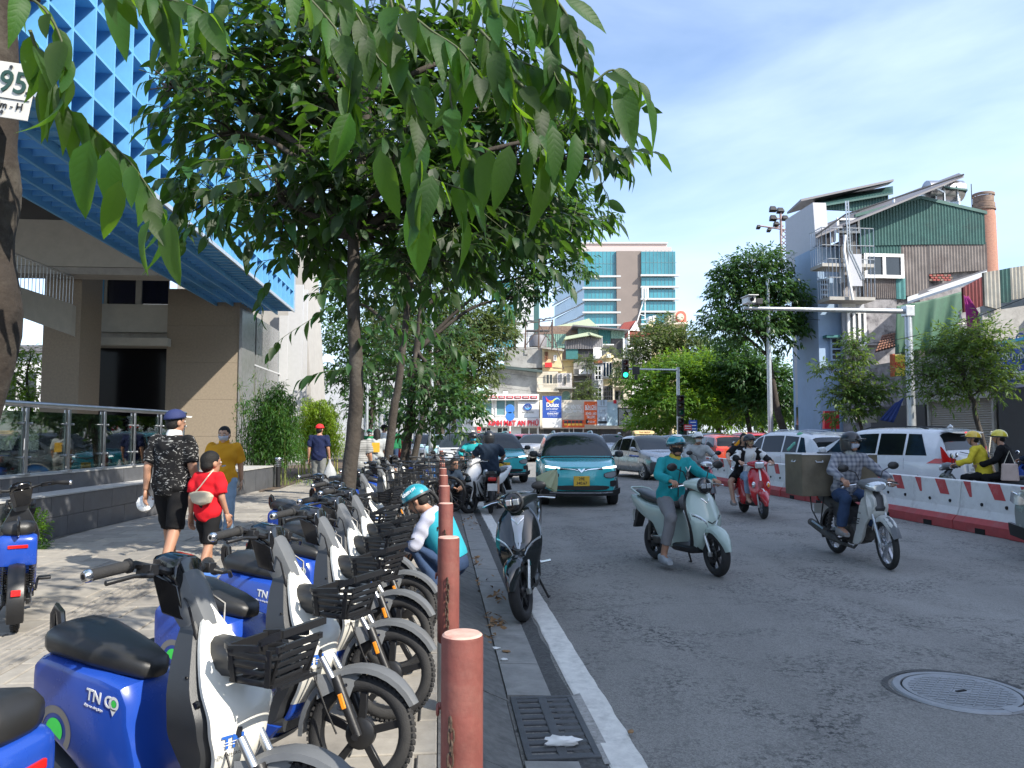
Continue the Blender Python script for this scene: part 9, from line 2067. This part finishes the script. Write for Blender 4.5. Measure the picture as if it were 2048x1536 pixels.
human('woman in a grey striped top with black hair, half hidden by the street tree',(-3.0,15.2,0),R(92),walkpose(1.52,.06,.05),pattern('grey striped tee',(.17,.17,.165),(.34,.34,.33),'stripe'),f_lg,hair='long',fem=True,leg='crop',grip=False,vox=.018,shoes=sh_blk)
r6,M6,J6=human('person in a grey tee with a yellow square print on the back',(-3.12,17.8,0),R(92),walkpose(1.52,.05,.05),f_lg,f_grey,hair='long',fem=True,grip=False,vox=.02,shoes=sh_blk,girth=1.1)
b=MB();b.loft([[(-.158,y,z)for y in(-.09,0,.09)]for z in(1.0,1.22)],0,True,False,closed=False);b.build('back_print',mat('yellow print',(.62,.36,.03),.8),r6)
human('man in a white tee and dark cap beyond the tree trunks',(-4.1,24.5,0),R(20),walkpose(1.68,.06,.05),f_white,mat('maroon trousers',(.2,.02,.03),.8),head=('cap',f_black),vox=.03,grip=False)
human('person in a green jacket standing between the far trunks',(-4.3,28,0),R(90),walkpose(1.66,.05,.05),f_green,f_jean,sleeve='long',vox=.03,grip=False)
human('rider in green jacket and helmet far left of the trunks',(-5.55,30,-.05),R(-80),walkpose(1.6,.05,.05),f_green,f_black,sleeve='long',head=('helmet',h_grn),mask=mk_lb,vox=.03,grip=False)
def squat(hands=((.42,.10,.42),(.40,-.06,.40))):
 J=dict(pel=(0,0,.30),ch=(.20,0,.70),nk=(.25,0,.755),hd=(.34,0,.84))
 for s_,q,hnd in((1,'L',hands[0]),(-1,'R',hands[1])):J.update({'sh'+q:(.20,.175*s_,.69),'el'+q:(.30,.22*s_,.47),'wr'+q:hnd,'hi'+q:(.02,.10*s_,.28),'kn'+q:(.36,.16*s_,.47),'an'+q:(.10,.13*s_,.09),'to'+q:(.27,.15*s_,.03)})
 return J
r7,M7,J7=human('crouching man in a teal helmet and sky blue vest working at the kerb',(-.52,6.95,.0),R(172),squat(),fab('pale sleeve',(.45,.46,.55)),f_jean,hem=.22,face=(1,-.1,-.75),head=('helmet',h_teal,mat('black helmet visor',(.02,.02,.02),.4)),sleeve='long',vox=.012,shoes=sh_blk)
b=MB();lat_=Vector((0,1,0));tg_=(Vector(J7['ch'])-Vector(J7['pel'])).normalized()
rg=[]
for f_,rx,ry in((.04,.145,.19),(.15,.155,.20),(.45,.16,.20),(.8,.168,.212),(1.0,.14,.20),(1.1,.08,.11)):
 c=Vector(J7['pel']).lerp(Vector(J7['ch']),f_);fw=lat_.cross(tg_);rg.append([c+lat_*ry*math.cos(2*PI*i/18)+fw*rx*math.sin(2*PI*i/18)for i in range(18)])
b.loft(rg,0,True,False);b.build('vest',f_tealp,r7,sharp=0)
for f_,m_ in((.55,mat('reflective tape',(.42,.42,.40),.4)),(.66,f_yel)):
 c=Vector(J7['pel']).lerp(Vector(J7['ch']),f_);b=MB();fw=lat_.cross(tg_);b.loft([[c+tg_*h_+lat_*.196*math.cos(2*PI*i/18)+fw*.158*math.sin(2*PI*i/18)for i in range(18)]for h_ in((-.022,.022)if f_<.6 else(-.008,.008))],0,True,False);b.build('vest_band',m_,r7,sharp=0)
text('GREEN SM',.042,m_wht,M7@TR(-.02,.128,.085)@RZ(PI)@RX(PI/2)@RX(R(-28)),r7,'helmet_letters',.001,.03,.15)
r8,*_=human('seated man in a navy jacket with teal stripes looking round beside the white scooter',(-1.32,15.1,0),R(-50),squat(),f_dnav,f_black,face=(1,-.1,0),sleeve='long',vox=.018,shoes=sh_blk)
def on(o):return(o.location.x,o.location.y,o.location.z),o.rotation_euler.z
J=ridepose((.27,.30,1.02),(.12,.12,.26),(-.26,0,.80),.09)
J['anR']=Vector((.0,-.27,.16));J['toR']=Vector((.16,-.30,.09));J['knR']=Vector((.12,-.24,.60))
l,a=on(sc2);r9,M9,J9=human('man in a teal jacket, black mask and teal helmet riding the grey green scooter',l,a,J,f_teal,f_lgp,face=(1,-.15,-.02),head=('helmet',h_teal,m_spblack),mask=mk_blk,sleeve='long',vox=.012,shoes=sh_grey,leg='crop',collar=mat('jacket yellow lining',(.5,.36,.05),.8))
b=MB();q_=[(J9['ch'].x+.165-.03*k,.085+dy,J9['ch'].z-.10+dz)for k,dy,dz in((0,-.03,.035),(0,0,-.02),(0,.04,.045))];b.tube(q_,.007,5);b.build('chest_emblem',m_wht,r9)
b=MB();b.tube([(J9['pel'].x+.165,0,J9['pel'].z+.02),(J9['pel'].x+.18,0,J9['pel'].z+.2),(J9['ch'].x+.145,0,J9['ch'].z-.06)],.006,5);b.build('zip',m_dgrey,r9)
b=MB();b.loft([[(.02,-.07,.118),(.05,-.03,.124),(.06,0,.126),(.05,.03,.124),(.02,.07,.118)],[(.06,-.06,.108),(.10,-.02,.098),(.105,0,.097),(.10,.02,.098),(.06,.06,.108)]],0,True,False,M9@TR(-.01,0,.03),False);b.build('helmet_emblem',m_wht,r9)
l,a=on(sc5);r10,M10,_=human('man in a checked shirt and dark helmet riding the motorbike with the metal box',l,a,ridepose((.25,.30,1.0),(-.04,.20,.34),(-.32,0,.84),.12),pattern('grey checked shirt',(.30,.30,.32),(.11,.12,.15),'plaid'),f_jean,face=(1,.55,-.02),head=('helmet',h_blk,m_gloss,'full'),mask=mk_lb,sleeve='long',vox=.012,shoes=sh_sn,collar=f_lg)
b=MB();b.lathe([(.088,0),(.092,.0),(.092,.003)],6,0,M10@TR(.0,0,.01));
for s_ in(-1,1):b.lathe([(.022,0),(.025,.001),(.022,.003)],14,0,M10@TR(.098,s_*.033,.008)@RY(PI/2));b.tube([(.095,s_*.055,.012),(.0,s_*.085,.015)],.0025,4,0,M10)
b.f=b.f[6:];b.mi=b.mi[6:];b.sm=b.sm[6:];b.build('glasses',m_dgrey,r10)
l,a=on(sc4);J=ridepose((.27,.29,1.02),(.15,.12,.27),(-.24,0,.80),.06);r11,M11,J11=human('woman in a white tee, black cardigan and tan mask riding the red scooter',l,a,J,f_white,f_ljean,face=(1,.25,0),head=('helmet',h_blk),mask=mat('tan mask',(.30,.22,.12),.6),hair='long',fem=True,skin=m_skinp,vox=.014,leg='crop',girth=.95)
b=MB()
for s_,q in((1,'L'),(-1,'R')):
 sh,el,wr=J11['sh'+q],J11['el'+q],J11['wr'+q];b.ell(sh,(.075,.075,.075),0,12,8);b.tube([sh,el,wr.lerp(el,.12)],[.072,.066,.058],12);b.ell(el,(.066,)*3,0,10,7);p_,c_=J11['pel'],J11['ch'];b.tube([Vector((c_.x+.05,s_*.13,c_.z)),Vector((p_.x+.09,s_*.17,p_.z+.2)),Vector((p_.x+.06,s_*.18,p_.z-.05))],[.06,.055,.04],10)
b.ell(J11['pel'].lerp(J11['ch'],.55)-Vector((.08,0,0)),(.08,.18,.28),0,14,9);vs,fs=remesh(b,.014,.006,5);vlist(vs,fs,'cardigan',f_black,r11)
b=MB();p_=J11['ch'];b.tube([(p_.x+.03,.10,p_.z+.03),(p_.x+.135,.04,p_.z-.12),(p_.x+.13,-.08,p_.z-.28)],.012,5);b.build('bag_strap',m_crm,r11)
human('bare legged passenger sitting behind the woman on the red scooter',l,a,dict(ridepose((-.05,.42,1.02),(-.30,.28,.20),(-.58,0,.84),.04),knR=Vector((-.38,-.32,.62)),knL=Vector((-.38,.30,.62))),f_black,f_black,leg='short',fem=True,hair='long',skin=m_skinp,vox=.018,shoes=sh_sn,grip=False)
l,a=on(sc6);human('rider in a pale grey hoodie and white helmet behind the teal rider',l,a,ridepose((.25,.30,1.0),(-.04,.18,.34),(-.30,0,.84),.10),f_lg,f_black,head=('helmet',h_wht),mask=mat('white mask',(.55,.55,.52),.9),sleeve='long',vox=.018,shoes=sh_blk)
l,a=on(sc7);r12,*_=human('rider in a bright yellow jacket and orange yellow helmet beyond the barrier',l,a,ridepose((.24,.30,1.02),(-.04,.18,.34),(-.22,0,.86),.12),f_yel,f_black,head=('helmet',h_yel),sleeve='long',vox=.016,shoes=sh_blk)
b=MB();b.lathe([(.035,0),(.06,0),(.06,.004)],16,0,TR(-.285,-.02,1.2)@RY(-PI/2));b.box((-.285,.045,1.25),(.006,.022,.16));b.build('back_letter',m_sblue,r12)
human('passenger in black with a yellow helmet behind the yellow jacket rider',l,a,dict(ridepose((-.12,.16,1.0),(-.32,.20,.36),(-.58,0,.88),.08)),f_black,f_black,head=('helmet',paint('helmet lemon',(.62,.5,.03))),sleeve='long',vox=.016,shoes=sh_blk,fem=True,grip=False)
tb=empty('tote_bag',Vector(l)+Matrix.Rotation(a,3,'Z')@Vector((-.62,.26,.92)),a,'pale pink cloth tote on the shoulder of the black clad passenger','bag');b=MB();b.loft([[(x*k,y,z)for x,z in((-.14,-.16),(.14,-.16),(.12,.14),(-.12,.14))]for y,k in((-.04,.9),(0,1),(.04,.9))],0,False);b.build('pouch',mat('pale pink canvas',(.5,.38,.32),.85),tb,.02);b=MB();b.tube([(-.08,0,.14),(0,-.05,.36),(.08,0,.14)],.008,5);b.build('strap',m_crm,tb)
l,a=on(sc8);human('rider in a white shirt and blue helmet at the right edge',l,a,ridepose(),f_white,f_black,head=('helmet',h_blu),vox=.02,shoes=sh_blk)
bp_=empty('backpack',Vector(l)+Matrix.Rotation(a,3,'Z')@Vector((-.38,0,1.12)),a,'black backpack on the rider in the white shirt at the right edge','bag');b=MB();b.loft(rsec([(-.09,0,.11,.17),(-.05,0,.14,.21),(.03,0,.14,.21),(.06,0,.12,.19)],14,4));b.build('pack',f_black,bp_);b=MB()
for s_ in(-1,1):b.tube([(.05,s_*.09,.18),(.16,s_*.12,.24),(.26,s_*.12,.1),(.2,s_*.12,-.1)],.018,5)
b.build('strap',f_black,bp_)
o=underbone('motorbike',m_sblue,0);place(o,ST(15.2,12.6),R(110));props(o,'blue motorbike under the grey helmeted rider by the right edge','motorbike');human('rider in dark clothes and grey helmet by the right edge',*on(o),ridepose(),f_dnav,f_black,head=('helmet',paint('helmet grey',(.12,.14,.16))),sleeve='long',vox=.022,shoes=sh_blk)
place(sc9,ST(18.2,.80),R(-80));place(sc10,ST(15.9,1.0),R(96))
l,a=on(sc9);human('rider in a teal hooded jacket, cap helmet and teal mask by the kerb',l,a,ridepose(),f_teal,f_black,head=('helmet',h_blk),mask=mk_teal,sleeve='long',vox=.018,shoes=sh_blk)
l,a=on(sc10);J=ridepose((.24,.30,1.02),(-.04,.18,.34),(-.25,0,.86),.06);J['knL']=Vector((.02,.36,.62));J['anL']=Vector((-.08,.62,.18));J['toL']=Vector((.02,.70,.10));human('man in a dark navy shirt and black helmet from behind, bare leg towards the kerb',l,a,J,f_dnav,f_black,head=('helmet',h_blk,None,'full'),vox=.016,leg='short',girth=1.12)
l,a=on(sc11);human('rider in a green vest and green helmet beyond the barrier',l,a,ridepose(),fab('pale green jacket',(.15,.38,.30)),f_black,head=('helmet',h_grn),sleeve='long',vox=.02,shoes=sh_blk)
for(px,Y,hm,tm,lab)in((1128,42,h_wht,fab('bright blue shirt',(.04,.16,.5)),'distant rider in a bright blue shirt and white helmet behind the teal taxi'),(1106,46,h_blk,f_black,'distant dark clad rider beside the blue shirted one'),(1232,48,h_wht,f_dnav,'distant rider with a white helmet above the silver taxi'),(1728,26,h_blu,f_teal,'rider with a blue helmet just above the people carrier bonnet'),(1470,32,mat('straw hat',(.4,.3,.16),.9),f_mus,'far rider in a tan helmet behind the red car')):
 p=at(px,0,Y);o=underbone('motorbike',m_dgrey,0)if px==1128 else copy_tree(fmb);fmb=o if px==1128 else fmb;place(o,(p.x,Y),R(-85 if px<1400 else 95));props(o,'dark motorbike under the '+' '.join(lab.replace('distant ','').replace('far ','').split()[:11]),'motorbike')
 human(lab,*on(o),ridepose(),tm,f_black,head=('helmet',hm),sleeve='long',vox=.03)
# ================================================================== SMALL THINGS
def crumple(name,lab,p,r_,m,n=9,flat=.45,sd=1):
 rng=random.Random(sd);b=MB();b.ell((0,0,0),(r_[0],r_[1],r_[2]),0,16,10);o=b.build(name,m,sharp=25)
 for v in o.data.vertices:k=1+.5*noise.noise(v.co*40+Vector((sd,0,0)))+rng.uniform(-.16,.16);v.co=v.co*k
 o.location=p;return props(o,lab,'litter')
crumple('tissue','crumpled white tissue lying on the drain grate',ST(3.98,.62,ROAD+.035),(.09,.035,.022),m_white,sd=3)
for i,(px,py,lab)in enumerate(((992,1296,'scrap of white paper in the gutter past the nearest bollard'),(1012,1302,'yellowish scrap of paper in the gutter beside the white one'),(1008,1318,'tiny white scrap in the gutter nearer the camera'),(1262,1462,'small brown dry leaf on the road by the edge line'))):
 crumple('paper_scrap' if i<3 else 'dry_leaf',lab,gnd(px,py,ROAD+.03),(.035-.006*i,.022,.006),m_white if i!=1 and i<3 else mat('dry leaf brown',(.26,.15,.07),.8,var=.4),sd=i+7)
dl=mat('dry leaf brown');N_=130;P=[]
for k in range(N_):
 c=random.choice([(955,1125),(965,1165),(985,1240),(1000,1190),(940,1045),(640,1165),(975,1275)]);p=gnd(c[0]+random.gauss(0,9),c[1]+random.gauss(0,9),-.115);P.append([p.x,p.y,-.105 if c[0]>700 else.012])
x=unit(RNG.normal(size=(N_,3))*np.array([1,1,.25]));z=unit(np.array([0,0,1.])+RNG.normal(size=(N_,3))*.4);z=unit(z-x*np.sum(z*x,1,keepdims=True));o=joined('leaf_litter',dl,np.array(P),x,z,RNG.uniform(.04,.1,N_),None,3,.42,.3)
um=empty('folded_umbrella',at(1100,958,8.4),0,'pale yellowish half open umbrella sticking up behind the black parked scooter','umbrella')
b=MB();n=16;b.loft([[(r_*math.cos(2*PI*i/n)*(1+.22*(i%2)),r_*.6*math.sin(2*PI*i/n)*(1+.22*(i%2)),z_)for i in range(n)]for r_,z_ in((.01,.12),(.05,.07),(.09,.0),(.12,-.07),(.10,-.09))],0,False,False,TR(0,0,0)@RY(R(35)));b.build('canopy',mat('pale umbrella cloth',(.42,.45,.30),.6,trans=((.5,.52,.3),.4)),um);b=MB();b.tube([(.08,0,.12),(-.1,0,-.14),(-.1,.1,-.5)],.01,6);b.build('shaft',m_black,um)
